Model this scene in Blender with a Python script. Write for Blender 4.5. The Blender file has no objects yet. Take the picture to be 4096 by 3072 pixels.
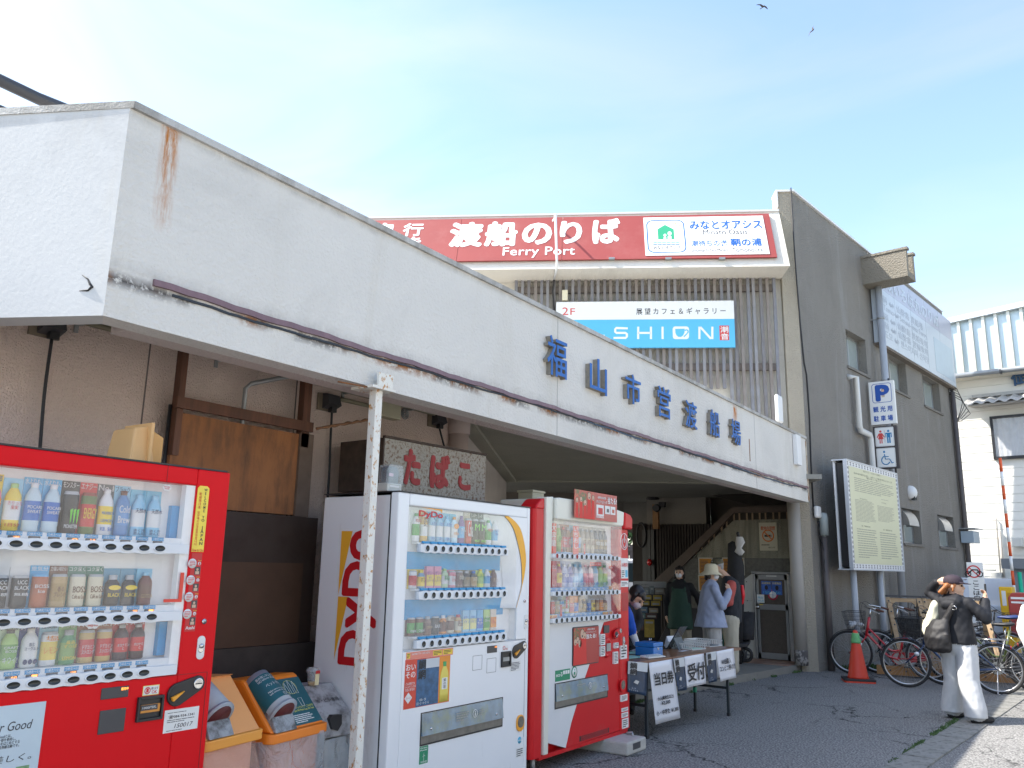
import bpy,bmesh,math,random
import numpy as np
from mathutils import Vector,Matrix,noise
from mathutils.bvhtree import BVHTree
random.seed(7)
SC=bpy.context.scene
COL=SC.collection
R=math.radians
# ---------------------------------------------------------------- camera
CAM_M=np.array([[0.8239202,0.1062052,0.5566650],[0.5663651,-0.1883732,-0.8023379],[0.0196483,0.9763381,-0.2153554]])
EYE=np.array([0.0,0.0,1.5]);FPX=3332.0
cd=bpy.data.cameras.new('camera');cam=bpy.data.objects.new('camera',cd);COL.objects.link(cam)
cd.sensor_width=36;cd.lens=FPX/4096*36;cd.clip_start=0.05;cd.clip_end=3000
m4=Matrix.Identity(4)
for i in range(3):
 for j in range(3):m4[i][j]=CAM_M[i][j]
 m4[i][3]=EYE[i]
cam.matrix_world=m4
SC.camera=cam
# ---------------------------------------------------------------- light
SUNV=Vector((-0.69,-0.47,1.0)).normalized()
SC.view_settings.view_transform='Standard';SC.view_settings.look='None'
SC.view_settings.exposure=1.78;SC.view_settings.gamma=1;SC.view_settings.use_curve_mapping=False
W=bpy.data.worlds.new('World');SC.world=W;W.use_nodes=True
nt=W.node_tree;nt.nodes.clear()
out=nt.nodes.new('ShaderNodeOutputWorld');bg=nt.nodes.new('ShaderNodeBackground');sky=nt.nodes.new('ShaderNodeTexSky')
sky.sky_type='NISHITA';sky.sun_disc=False
sky.sun_elevation=math.asin(SUNV.z);sky.sun_rotation=math.atan2(SUNV.x,SUNV.y)
sky.dust_density=1.3;sky.air_density=1.15;sky.ozone_density=1.6;sky.altitude=5
tc=nt.nodes.new('ShaderNodeTexCoord');mp=nt.nodes.new('ShaderNodeMapping');nz=nt.nodes.new('ShaderNodeTexNoise');rp=nt.nodes.new('ShaderNodeValToRGB');mx=nt.nodes.new('ShaderNodeMix');mx.data_type='RGBA'
mp.inputs['Scale'].default_value=(1.0,2.6,5.0);mp.inputs['Rotation'].default_value=(0.2,0.5,0.4)
nz.inputs['Scale'].default_value=1.3;nz.inputs['Detail'].default_value=7;nz.inputs['Distortion'].default_value=0.6
rp.color_ramp.elements[0].position=0.42;rp.color_ramp.elements[0].color=(0.02,)*3+(1,);rp.color_ramp.elements[1].position=0.78;rp.color_ramp.elements[1].color=(0.42,)*3+(1,)
# thin high cloud: whitens the sky colour, more so where the sky is already bright near the sun
bw=nt.nodes.new('ShaderNodeRGBToBW');vm=nt.nodes.new('ShaderNodeMix');vm.data_type='RGBA';vm.blend_type='MULTIPLY';vm.inputs[0].default_value=1
L=nt.links.new
L(tc.outputs['Generated'],mp.inputs[0]);L(mp.outputs[0],nz.inputs[0]);L(nz.outputs[0],rp.inputs[0])
L(sky.outputs[0],bw.inputs[0]);L(bw.outputs[0],vm.inputs[6]);vm.inputs[7].default_value=(1.36,1.36,1.36,1)
L(rp.outputs[0],mx.inputs[0]);L(sky.outputs[0],mx.inputs[6]);L(vm.outputs[2],mx.inputs[7])
L(mx.outputs[2],bg.inputs[0]);bg.inputs[1].default_value=0.115;L(bg.outputs[0],out.inputs[0])
sd=bpy.data.lights.new('sun','SUN');sd.energy=2.65;sd.angle=R(0.53);sd.color=(1.0,0.945,0.86)
sun=bpy.data.objects.new('sun',sd);COL.objects.link(sun);sun.rotation_euler=SUNV.to_track_quat('Z','Y').to_euler();sun.location=(0,0,30)
# ---------------------------------------------------------------- geometry of the photograph
def pray(u,v):
 d=CAM_M@np.array([u-2048,-(v-1536),-FPX]);return d/np.linalg.norm(d)
def zplane(u,v,z=0.0):
 d=pray(u,v);t=(z-EYE[2])/d[2];return EYE+t*d
class Frame:
 """local frame of an upright front: x to the right along it, y into it, z up"""
 def __init__(s,x,y,rz,z=0.0):
  s.p=np.array([x,y,z]);s.rz=R(rz);c,n=math.cos(s.rz),math.sin(s.rz)
  s.ex=np.array([c,n,0]);s.ey=np.array([-n,c,0])
 def pl(s,u,v,y=0.0):
  d=pray(u,v);q=s.p+s.ey*y
  t=((q-EYE)@s.ey)/(d@s.ey);w=EYE+t*d-s.p
  return(w@s.ex,w[2])
 def w(s,x,y,z):return tuple(s.p+s.ex*x+s.ey*y+np.array([0,0,z]))
def zoom(ox,oy,k=2.212):
 return lambda a,b:(ox+a/k,oy+b/k)
 # ---------------------------------------------------------------- materials
MATS={}
def M(name,col=(.5,.5,.5),rough=.6,metal=0.0,var=0.0,vs=4.0,bump=0.0,bs=60.0,spec=.5,coat=0.0,emit=None,es=1.0,dirt=None,dthr=(.5,.62),ds=6.0,dstretch=(1,1,1),alpha=1.0,trans=0.0,sub=0.0):
 if name in MATS:return MATS[name]
 m=bpy.data.materials.new(name);m.use_nodes=True;t=m.node_tree;N=t.nodes;K=t.links.new
 b=N['Principled BSDF'];MATS[name]=m
 def rgb(c):return(c[0],c[1],c[2],1)
 b.inputs['Base Color'].default_value=rgb(col);b.inputs['Roughness'].default_value=rough;b.inputs['Metallic'].default_value=metal
 b.inputs['Specular IOR Level'].default_value=spec;b.inputs['Coat Weight'].default_value=coat;b.inputs['Coat Roughness'].default_value=.08
 b.inputs['Alpha'].default_value=alpha;b.inputs['Transmission Weight'].default_value=trans
 if sub:b.inputs['Subsurface Weight'].default_value=sub;b.inputs['Subsurface Radius'].default_value=(.02,.008,.004)
 if emit:b.inputs['Emission Color'].default_value=rgb(emit);b.inputs['Emission Strength'].default_value=es
 if var or bump or dirt:tcn=N.new('ShaderNodeTexCoord')
 last=None
 if var:
  n=N.new('ShaderNodeTexNoise');n.inputs['Scale'].default_value=vs;n.inputs['Detail'].default_value=6;n.inputs['Roughness'].default_value=.6
  K(tcn.outputs['Object'],n.inputs[0])
  r=N.new('ShaderNodeMix');r.data_type='RGBA';K(n.outputs[0],r.inputs[0])
  r.inputs[6].default_value=rgb([max(0,c*(1-var*1.6))for c in col]);r.inputs[7].default_value=rgb([min(1,c*(1+var*1.6))for c in col])
  last=r.outputs[2];K(last,b.inputs['Base Color'])
 if dirt:
  mpn=N.new('ShaderNodeMapping');mpn.inputs['Scale'].default_value=dstretch;K(tcn.outputs['Object'],mpn.inputs[0])
  n=N.new('ShaderNodeTexNoise');n.inputs['Scale'].default_value=ds;n.inputs['Detail'].default_value=8;n.inputs['Roughness'].default_value=.68
  K(mpn.outputs[0],n.inputs[0]);cr=N.new('ShaderNodeMapRange');cr.inputs[1].default_value=dthr[0];cr.inputs[2].default_value=dthr[1];K(n.outputs[0],cr.inputs[0])
  r=N.new('ShaderNodeMix');r.data_type='RGBA';K(cr.outputs[0],r.inputs[0])
  if last:K(last,r.inputs[6])
  else:r.inputs[6].default_value=rgb(col)
  r.inputs[7].default_value=rgb(dirt);last=r.outputs[2];K(last,b.inputs['Base Color'])
 if bump:
  n=N.new('ShaderNodeTexNoise');n.inputs['Scale'].default_value=bs;n.inputs['Detail'].default_value=3;K(tcn.outputs['Object'],n.inputs[0])
  bn=N.new('ShaderNodeBump');bn.inputs['Strength'].default_value=bump;bn.inputs['Distance'].default_value=.01;K(n.outputs[0],bn.inputs['Height']);K(bn.outputs[0],b.inputs['Normal'])
 return m
def glassmat(name,dust=.03,tint=(1,1,1),ior=1.45,rough=.02,dcol=(.75,.78,.8)):
 if name in MATS:return MATS[name]
 m=bpy.data.materials.new(name);m.use_nodes=True;t=m.node_tree;N=t.nodes;K=t.links.new;N.clear();MATS[name]=m
 o=N.new('ShaderNodeOutputMaterial');tr=N.new('ShaderNodeBsdfTransparent');tr.inputs[0].default_value=(*tint,1)
 gl=N.new('ShaderNodeBsdfGlossy');gl.inputs['Roughness'].default_value=rough;df=N.new('ShaderNodeBsdfDiffuse');df.inputs[0].default_value=(*dcol,1)
 fr=N.new('ShaderNodeFresnel');ge=N.new('ShaderNodeNewGeometry');im=N.new('ShaderNodeMapRange');im.inputs[3].default_value=ior;im.inputs[4].default_value=1/ior;K(ge.outputs['Backfacing'],im.inputs[0]);K(im.outputs[0],fr.inputs[0]);a=N.new('ShaderNodeMixShader');a.inputs[0].default_value=dust;b=N.new('ShaderNodeMixShader')
 K(tr.outputs[0],a.inputs[1]);K(df.outputs[0],a.inputs[2]);K(fr.outputs[0],b.inputs[0]);K(a.outputs[0],b.inputs[1]);K(gl.outputs[0],b.inputs[2]);K(b.outputs[0],o.inputs[0])
 tcn=N.new('ShaderNodeTexCoord');n=N.new('ShaderNodeTexNoise');n.inputs['Scale'].default_value=2.2;n.inputs['Detail'].default_value=4;n.inputs['Distortion'].default_value=1.6
 mr=N.new('ShaderNodeMapRange');mr.inputs[1].default_value=.35;mr.inputs[2].default_value=.7;mr.inputs[3].default_value=dust*.4;mr.inputs[4].default_value=dust*2.0
 K(tcn.outputs['Object'],n.inputs[0]);K(n.outputs[0],mr.inputs[0]);K(mr.outputs[0],a.inputs[0])
 return m
 # ---------------------------------------------------------------- mesh builder
class G:
 def __init__(s):s.v=[];s.f=[];s.mi=[];s.sm=[]
 def add(s,vs,fs,m=0,smooth=False):
  o=len(s.v);s.v+=[tuple(p)for p in vs]
  for f in fs:s.f.append(tuple(i+o for i in f));s.mi.append(m);s.sm.append(smooth)
  return s
 def box(s,x0,x1,y0,y1,z0,z1,m=0):
  vs=[(x0,y0,z0),(x1,y0,z0),(x1,y1,z0),(x0,y1,z0),(x0,y0,z1),(x1,y0,z1),(x1,y1,z1),(x0,y1,z1)]
  return s.add(vs,[(0,3,2,1),(4,5,6,7),(0,1,5,4),(1,2,6,5),(2,3,7,6),(3,0,4,7)],m)
 def hexa(s,p,m=0):
  """8 corners: bottom ring 0-3, top ring 4-7"""
  return s.add(p,[(0,3,2,1),(4,5,6,7),(0,1,5,4),(1,2,6,5),(2,3,7,6),(3,0,4,7)],m)
 def quad(s,a,b,c,d,m=0):return s.add([a,b,c,d],[(0,1,2,3)],m)
 def prism(s,pts,y0,y1,m=0):
  """outline in x,z (counter-clockwise seen from -y) carried from y0 to y1"""
  n=len(pts);vs=[(p[0],y0,p[1])for p in pts]+[(p[0],y1,p[1])for p in pts]
  fs=[tuple(range(n)),tuple(range(2*n-1,n-1,-1))]+[(i,i+n,(i+1)%n+n,(i+1)%n)for i in range(n)]
  return s.add(vs,fs,m)
 def prismz(s,pts,z0,z1,m=0):
  n=len(pts);vs=[(p[0],p[1],z0)for p in pts]+[(p[0],p[1],z1)for p in pts]
  fs=[tuple(range(n-1,-1,-1)),tuple(range(n,2*n))]+[(i,(i+1)%n,(i+1)%n+n,i+n)for i in range(n)]
  return s.add(vs,fs,m)
 def prismx(s,pts,x0,x1,m=0):
  """outline in y,z carried from x0 to x1"""
  n=len(pts);vs=[(x0,p[0],p[1])for p in pts]+[(x1,p[0],p[1])for p in pts]
  fs=[tuple(range(n-1,-1,-1)),tuple(range(n,2*n))]+[(i,(i+1)%n,(i+1)%n+n,i+n)for i in range(n)]
  return s.add(vs,fs,m)
 def tube(s,pts,r,n=8,m=0,closed=False,caps=True,sx=1.0):
  P=[Vector(p)for p in pts];k=len(P);rs=r if isinstance(r,(list,tuple))else[r]*k
  vs=[];up=None
  for i in range(k):
   a=P[(i-1)%k]if closed or i>0 else P[i];b=P[(i+1)%k]if closed or i<k-1 else P[i]
   t=(b-a).normalized()
   if up is None:
    up=Vector((0,0,1))if abs(t.z)<.9 else Vector((1,0,0))
   x=t.cross(up)
   if x.length<1e-4:x=t.orthogonal()
   x.normalize();y=x.cross(t).normalized();up=y
   for j in range(n):
    an=2*math.pi*j/n;vs.append(P[i]+x*(math.cos(an)*rs[i]*sx)+y*(math.sin(an)*rs[i]))
  fs=[]
  for i in range(k if closed else k-1):
   for j in range(n):
    a=i*n+j;b=i*n+(j+1)%n;c=((i+1)%k)*n
    fs.append((a,c+j,c+(j+1)%n,b))
  if not closed and caps:fs+=[tuple(range(n)),tuple(range((k-1)*n+n-1,(k-1)*n-1,-1))]
  return s.add(vs,fs,m,True)
 def lathe(s,prof,c=(0,0,0),n=16,m=0,sy=1.0,mats=None,axis='z'):
  vs=[]
  for r,z in prof:
   for j in range(n):
    a=2*math.pi*j/n;p=(r*math.cos(a),r*math.sin(a)*sy,z)
    if axis=='y':p=(p[0],z,p[1])
    if axis=='x':p=(z,p[0],p[1])
    vs.append((c[0]+p[0],c[1]+p[1],c[2]+p[2]))
  for i in range(len(prof)-1):
   s.add([],[],0)
  o=len(s.v);s.v+=vs
  for i in range(len(prof)-1):
   for j in range(n):
    a=o+i*n+j;b=o+i*n+(j+1)%n
    s.f.append((a,b,b+n,a+n));s.mi.append(mats[i]if mats else m);s.sm.append(True)
  for k,q in((0,prof[0]),(len(prof)-1,prof[-1])):
   if q[0]>1e-5 and abs(prof[0][1]-prof[-1][1])>1e-6:
    f=[o+k*n+j for j in range(n)]
    s.f.append(tuple(f if k else f[::-1]));s.mi.append((mats[min(k,len(mats)-1)]if mats else m));s.sm.append(False)
  return s
 def ball(s,c,r,n=10,m=0):
  if not isinstance(r,(tuple,list)):r=(r,r,r)
  k=n//2+1;vs=[]
  for i in range(k+1):
   th=math.pi*i/k
   for j in range(n):
    a=2*math.pi*j/n;vs.append((c[0]+r[0]*math.sin(th)*math.cos(a),c[1]+r[1]*math.sin(th)*math.sin(a),c[2]-r[2]*math.cos(th)))
  fs=[(i*n+j,i*n+(j+1)%n,(i+1)*n+(j+1)%n,(i+1)*n+j)for i in range(k)for j in range(n)]
  return s.add(vs,fs,m,True)
 def loft(s,rings,n=20,m=0,caps=True):
  """rings: (centre, rx, ry, yaw) or (centre, rx, ry, Matrix)"""
  vs=[]
  for c,rx,ry,ya in rings:
   Mx=ya if isinstance(ya,Matrix)else Matrix.Rotation(ya,3,'Z')
   for j in range(n):
    a=2*math.pi*j/n;vs.append(tuple(Vector(c)+Mx@Vector((rx*math.cos(a),ry*math.sin(a),0))))
  k=len(rings);fs=[(i*n+j,i*n+(j+1)%n,(i+1)*n+(j+1)%n,(i+1)*n+j)for i in range(k-1)for j in range(n)]
  if caps:fs+=[tuple(range(n-1,-1,-1)),tuple(range((k-1)*n,k*n))]
  return s.add(vs,fs,m,True)
 def mesh(s,name,mats):
  me=bpy.data.meshes.new(name);me.from_pydata(s.v,[],s.f)
  for mt in mats:me.materials.append(mt)
  me.polygons.foreach_set('material_index',s.mi);me.polygons.foreach_set('use_smooth',s.sm);me.validate();me.update();return me
 def obj(s,name,mats,parent=None,label=None,bevel=0,cat=None,kind=None,group=None,smooth=None):
  if not isinstance(mats,(list,tuple)):mats=[mats]
  me=s.mesh(name,mats);o=bpy.data.objects.new(name,me);COL.objects.link(o)
  if parent:o.parent=parent
  if bevel:
   bm=o.modifiers.new('bevel','BEVEL');bm.width=bevel;bm.segments=2;bm.limit_method='ANGLE';bm.angle_limit=R(50)
  tag(o,label,cat,group,kind)
  return o
def tag(o,label=None,cat=None,group=None,kind=None):
 if label:o['label']=label
 if cat:o['category']=cat
 if group:o['group']=group
 if kind:o['kind']=kind
 return o
def thing(name,label,cat,F=None,loc=(0,0,0),rz=0,group=None,kind=None):
 o=bpy.data.objects.new(name,None);COL.objects.link(o);o.empty_display_size=.1
 if F is not None:o.location=tuple(F.p);o.rotation_euler=(0,0,F.rz)
 else:o.location=loc;o.rotation_euler=(0,0,rz)
 return tag(o,label,cat,group,kind)
def link_copy(o,parent=None):
 c=o.copy();COL.objects.link(c);c.parent=parent
 for ch in list(o.children):link_copy(ch,c)
 return c
 # ---------------------------------------------------------------- lettering
TXT={}
def glyphs(s,bold=0.0,ext=0.0,align='LEFT',lsp=1.0,csp=1.0):
 key=(s,bold,ext,align,lsp,csp)
 if key in TXT:return TXT[key]
 c=bpy.data.curves.new('t','FONT');c.body=s;c.offset=bold;c.extrude=ext;c.resolution_u=3;c.align_x=align;c.space_line=lsp;c.space_character=csp
 o=bpy.data.objects.new('t',c);COL.objects.link(o)
 bpy.context.view_layer.update()
 me=bpy.data.meshes.new_from_object(o.evaluated_get(bpy.context.evaluated_depsgraph_get()))
 bpy.data.objects.remove(o);bpy.data.curves.remove(c)
 a=np.zeros(len(me.vertices)*3);me.vertices.foreach_get('co',a);a=a.reshape(-1,3)
 fs=[tuple(p.vertices)for p in me.polygons];bpy.data.meshes.remove(me)
 TXT[key]=(a,fs);return TXT[key]
def text(parent,s,x0,x1,z0,z1,y,mat,bold=0.0,thick=0.0015,name='lettering',keep=False,label=None,shear=0.0,side=None,align='CENTER',lsp=1.0,csp=1.0,back=False,slant=None,mesh_only=False,rotate=False):
 """flat lettering fitted into a rectangle of the front's x,z plane at depth y"""
 many=bold>=.018
 a,fs=glyphs(s,0 if many else bold,1.0,align,lsp,csp)
 if len(a)==0:return None
 mn=a.min(0);mxx=a.max(0);d=np.maximum(mxx-mn,1e-6)
 p=(a-mn)/d
 if rotate:p=np.stack([1-p[:,1],p[:,0],p[:,2]],1);d=np.array([d[1],d[0],d[2]])
 sx,sz=(x1-x0),(z1-z0)
 if keep:
  k=min(sx/d[0],sz/d[1]);nx,nz_=d[0]*k,d[1]*k;x0+=(sx-nx)/2;z0+=(sz-nz_)/2;sx,sz=nx,nz_
 X=x0+p[:,0]*sx+shear*(p[:,1]-.5)*sz;Z=z0+p[:,1]*sz;Y=y-p[:,2]*thick
 if slant is not None:Y=Y+slant(Z)
 g=G()
 if many:
  nl=s.count('\n')+1;em=max(sz/nl/.9,1e-4);ex=sx/max(len(x)for x in s.split('\n'));bx,bz=bold*min(em,ex*1.2),bold*min(em,ex*1.2);cxm,czm=(x0+x0+sx)/2,z0+sz/2
  kx,kz=(sx-2*bx)/sx,(sz-2*bz)/sz;X=cxm+(X-cxm)*kx;Z=czm+(Z-czm)*kz
  for q in range(9):
   an=q*math.pi/4;dx,dz=(0,0)if q==8 else(math.cos(an)*bx,math.sin(an)*bz)
   Yq=Y if slant is None else y-p[:,2]*thick+slant(Z+dz)
   v=np.stack([X+dx,Yq-q*(5e-4 if em>.15 else 1e-4),Z+dz],1);o=len(g.v);g.v+=[tuple(r_)for r_ in v];g.f+=[tuple(i+o for i in f)for f in fs]
 else:
  v=np.stack([X,Y,Z],1);g.v=[tuple(q)for q in v];g.f=list(fs)
 g.mi=[0]*len(g.f);g.sm=[False]*len(g.f)
 if mesh_only:return g
 o=g.obj(name,[mat],parent,label=label);return o
def vert(s):return '\n'.join(s)
def bars(g,x0,x1,z0,z1,n,y,t=.001,m=0,fill=.45,jag=.15,rnd=None):
 """rows of print too small to read, as thin raised strips"""
 rnd=rnd or random;h=(z1-z0)/n
 for i in range(n):
  zz=z1-(i+.5)*h;xe=x1-(x1-x0)*(rnd.random()*jag+(.35 if i==n-1 else 0));x=x0
  while x<xe:
   w=(x1-x0)*rnd.uniform(.06,.2);g.box(x,min(x+w,xe),y-t,y,zz-h*fill/2,zz+h*fill/2,m);x+=w+(x1-x0)*.015
   # ================================================================ THE SETTING
Z0=lambda a,b:(a,b)
zA=zoom(3000,700);zB=zoom(3096,1500);zC=zoom(2200,700);zD=zoom(1400,700);zE=zoom(1200,1300,1.7015);zF=zoom(0,1100,1.7015)
zG=zoom(2100,1300,1.8433);zH=zoom(3500,1100,3.7114);zI=zoom(3296,1900,2.765);zJ=zoom(3096,2322);zK=zoom(2400,2322);zL=zoom(2450,1950,2.949);zM_=zoom(2500,2250,3.6867);zN=zoom(3400,2200,3.178)
Fc=Frame(-3.68,0,90)
Ff=Frame(-3.78,14.04,29.5)
Fw=Frame(-3.78,14.04,82.6)
# ---- ground
def asphalt(name,c1=(.155,.148,.137),c2=(.20,.19,.178),lane=False):
 m=bpy.data.materials.new(name);m.use_nodes=True;t=m.node_tree;N=t.nodes;K=t.links.new;b=N['Principled BSDF'];b.inputs['Roughness'].default_value=.86;b.inputs['Specular IOR Level'].default_value=.3
 tcn=N.new('ShaderNodeTexCoord')
 def noi(sc,det=4,rough=.6,dist=0):
  n=N.new('ShaderNodeTexNoise');n.inputs['Scale'].default_value=sc;n.inputs['Detail'].default_value=det;n.inputs['Roughness'].default_value=rough;n.inputs['Distortion'].default_value=dist;K(tcn.outputs['Object'],n.inputs[0]);return n
 def mr(s,a,b_,lo=0,hi=1):
  n=N.new('ShaderNodeMapRange');n.inputs[1].default_value=a;n.inputs[2].default_value=b_;n.inputs[3].default_value=lo;n.inputs[4].default_value=hi;K(s,n.inputs[0]);return n.outputs[0]
 def mix(f,a,b_):
  n=N.new('ShaderNodeMix');n.data_type='RGBA';K(f,n.inputs[0])
  for i,q in((6,a),(7,b_)):
   if isinstance(q,tuple):n.inputs[i].default_value=(*q,1)
   else:K(q,n.inputs[i])
  return n.outputs[2]
 c=mix(mr(noi(.7,6).outputs[0],.35,.65),c1,c2)
 st=mix(mr(noi(60,3,.6).outputs[0],.42,.60),(.035,.036,.038),(.42,.41,.39));n=N.new('ShaderNodeMix');n.data_type='RGBA';n.inputs[0].default_value=.62;K(c,n.inputs[6]);K(st,n.inputs[7]);c=n.outputs[2]
 c=mix(mr(noi(26,3,.7).outputs[0],.54,.66,0,.5),c,(.30,.285,.26));c=mix(mr(noi(17,4,.7).outputs[0],.56,.70,0,.5),c,(.05,.05,.052))
 # oil and damp stains
 c=mix(mr(noi(.9,7,.62,.5).outputs[0],.63,.72,0,.55),c,(.035,.036,.038))
 # cracks: thin cell borders, bent and broken up
 wn=noi(1.5,5,.7);w=N.new('ShaderNodeMix');w.data_type='RGBA';w.blend_type='LINEAR_LIGHT';w.inputs[0].default_value=.28;K(tcn.outputs['Object'],w.inputs[6]);K(wn.outputs[1],w.inputs[7])
 vo=N.new('ShaderNodeTexVoronoi');vo.feature='DISTANCE_TO_EDGE';vo.inputs['Scale'].default_value=1.15;K(w.outputs[2],vo.inputs[0])
 ck=mr(vo.outputs[0],.004,.019,1,0);mk=mr(noi(.55,4,.65).outputs[0],.47,.57);mu=N.new('ShaderNodeMath');mu.operation='MULTIPLY';K(ck,mu.inputs[0]);K(mk,mu.inputs[1])
 c=mix(mu.outputs[0],c,(.012,.012,.012));K(c,b.inputs['Base Color'])
 bn=N.new('ShaderNodeBump');bn.inputs['Strength'].default_value=.55;bn.inputs['Distance'].default_value=.006;K(noi(140,3).outputs[0],bn.inputs['Height'])
 K(bn.outputs[0],b.inputs['Normal']);return m
g=G();g.box(-150,150,-60,200,-.6,0)
g.obj('ground',[asphalt('asphalt')],kind='structure',label='grey cracked asphalt yard')
g=G();g.prismz([(-1.28,-3),(1.5,-3),(1.5,22),(-0.9,22),(-1.14,9.99)],-.05,.004);g.obj('road',[asphalt('worn_road',(.22,.215,.2),(.30,.29,.27))],kind='structure',label='rough worn sunlit roadway beyond the kerb stones')
mconc=M('kerb_concrete',(.24,.235,.215),.85,var=.2,vs=5,bump=.6,bs=70,dirt=(.13,.13,.115),dthr=(.48,.62),ds=20)
kerb=thing('kerb','row of flush concrete kerb stones between asphalt and roadway','kerb',None,(-1.58,7.58,0),R(-3.9),kind='structure')
g=G();g.box(-.005,.275,-.004,.006,-.05,.012)
gk=G();gk.box(0,.27,0,.578,-.05,.014);kme=gk.mesh('kerb_stone',[mconc])
for i in range(-6,24):
 o=bpy.data.objects.new('kerb_stone',kme);COL.objects.link(o);o.parent=kerb;o.location=(random.uniform(-.006,.006),i*.6,random.uniform(-.003,.003));o.rotation_euler=(0,0,random.uniform(-.012,.012))
 # weeds in the joints
g=G()
def tuft(g,x,y,h,n=6,z=0):
 for _ in range(n):
  a=random.uniform(0,6.28);l=random.uniform(.3,1)*h;w=.006+random.random()*.008;cx,cy=x+random.uniform(-.02,.02),y+random.uniform(-.04,.04)
  dx,dy=math.cos(a)*l*.7,math.sin(a)*l*.7
  g.add([(cx-dy/l*w,cy+dx/l*w,z),(cx+dy/l*w,cy-dx/l*w,z),(cx+dx*.6,cy+dy*.6,z+l*.8),(cx+dx,cy+dy,z+l*.55)],[(0,1,2),(1,3,2)])
for i in range(170):
 t=random.random();
 if noise.noise(Vector((t*9,3,0)))>-.05:tuft(g,-1.60+.17*t*1.0+random.uniform(-.015,.015),7.0+3.6*t,.03)
for i in range(230):
 t=random.random();p=(-4.60+.62*t,9.1+5.1*t)
 if noise.noise(Vector((t*14,1,0)))>.12:tuft(g,p[0]+.02,p[1],.05)
for i in range(90):tuft(g,-3.35+random.uniform(-.2,.25),15.0+random.uniform(-.3,.5),.09)
g.obj('weeds',[M('weed_green',(.06,.115,.03),.7)],kind='stuff',label='green weeds growing along the step and the kerb')
# ---- lobby floor: a low concrete step, tiles further in
mstep=M('step_concrete',(.20,.19,.165),.85,var=.18,vs=2.5,bump=.4,bs=60,dirt=(.14,.13,.12),dthr=(.52,.7),ds=1.6)
g=G();g.prismz([(-4.62,9.08),(-3.99,14.24),(-4.0,20),(-14,20),(-14,6.0),(-5.0,6.0)],-.1,.1);g.obj('lobby_floor',[mstep],kind='structure',label='raised concrete floor of the open lobby')
gt=G();gt.box(0,.095,0,.195,0,.006);tme=[gt.mesh('floor_tile',[M('tile_%d'%i,c,.6,var=.1)])for i,c in enumerate([(.30,.17,.12),(.24,.14,.10),(.34,.22,.16)])]
tl=thing('tile_floor','band of reddish brown floor tiles in front of the low door','floor',None,(-5.8,13.55,.1),0,kind='structure')
for i in range(17):
 for j in range(4):
  o=bpy.data.objects.new('floor_tile',random.choice(tme));COL.objects.link(o);o.parent=tl;o.location=(i*.1,j*.2,0)
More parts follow.
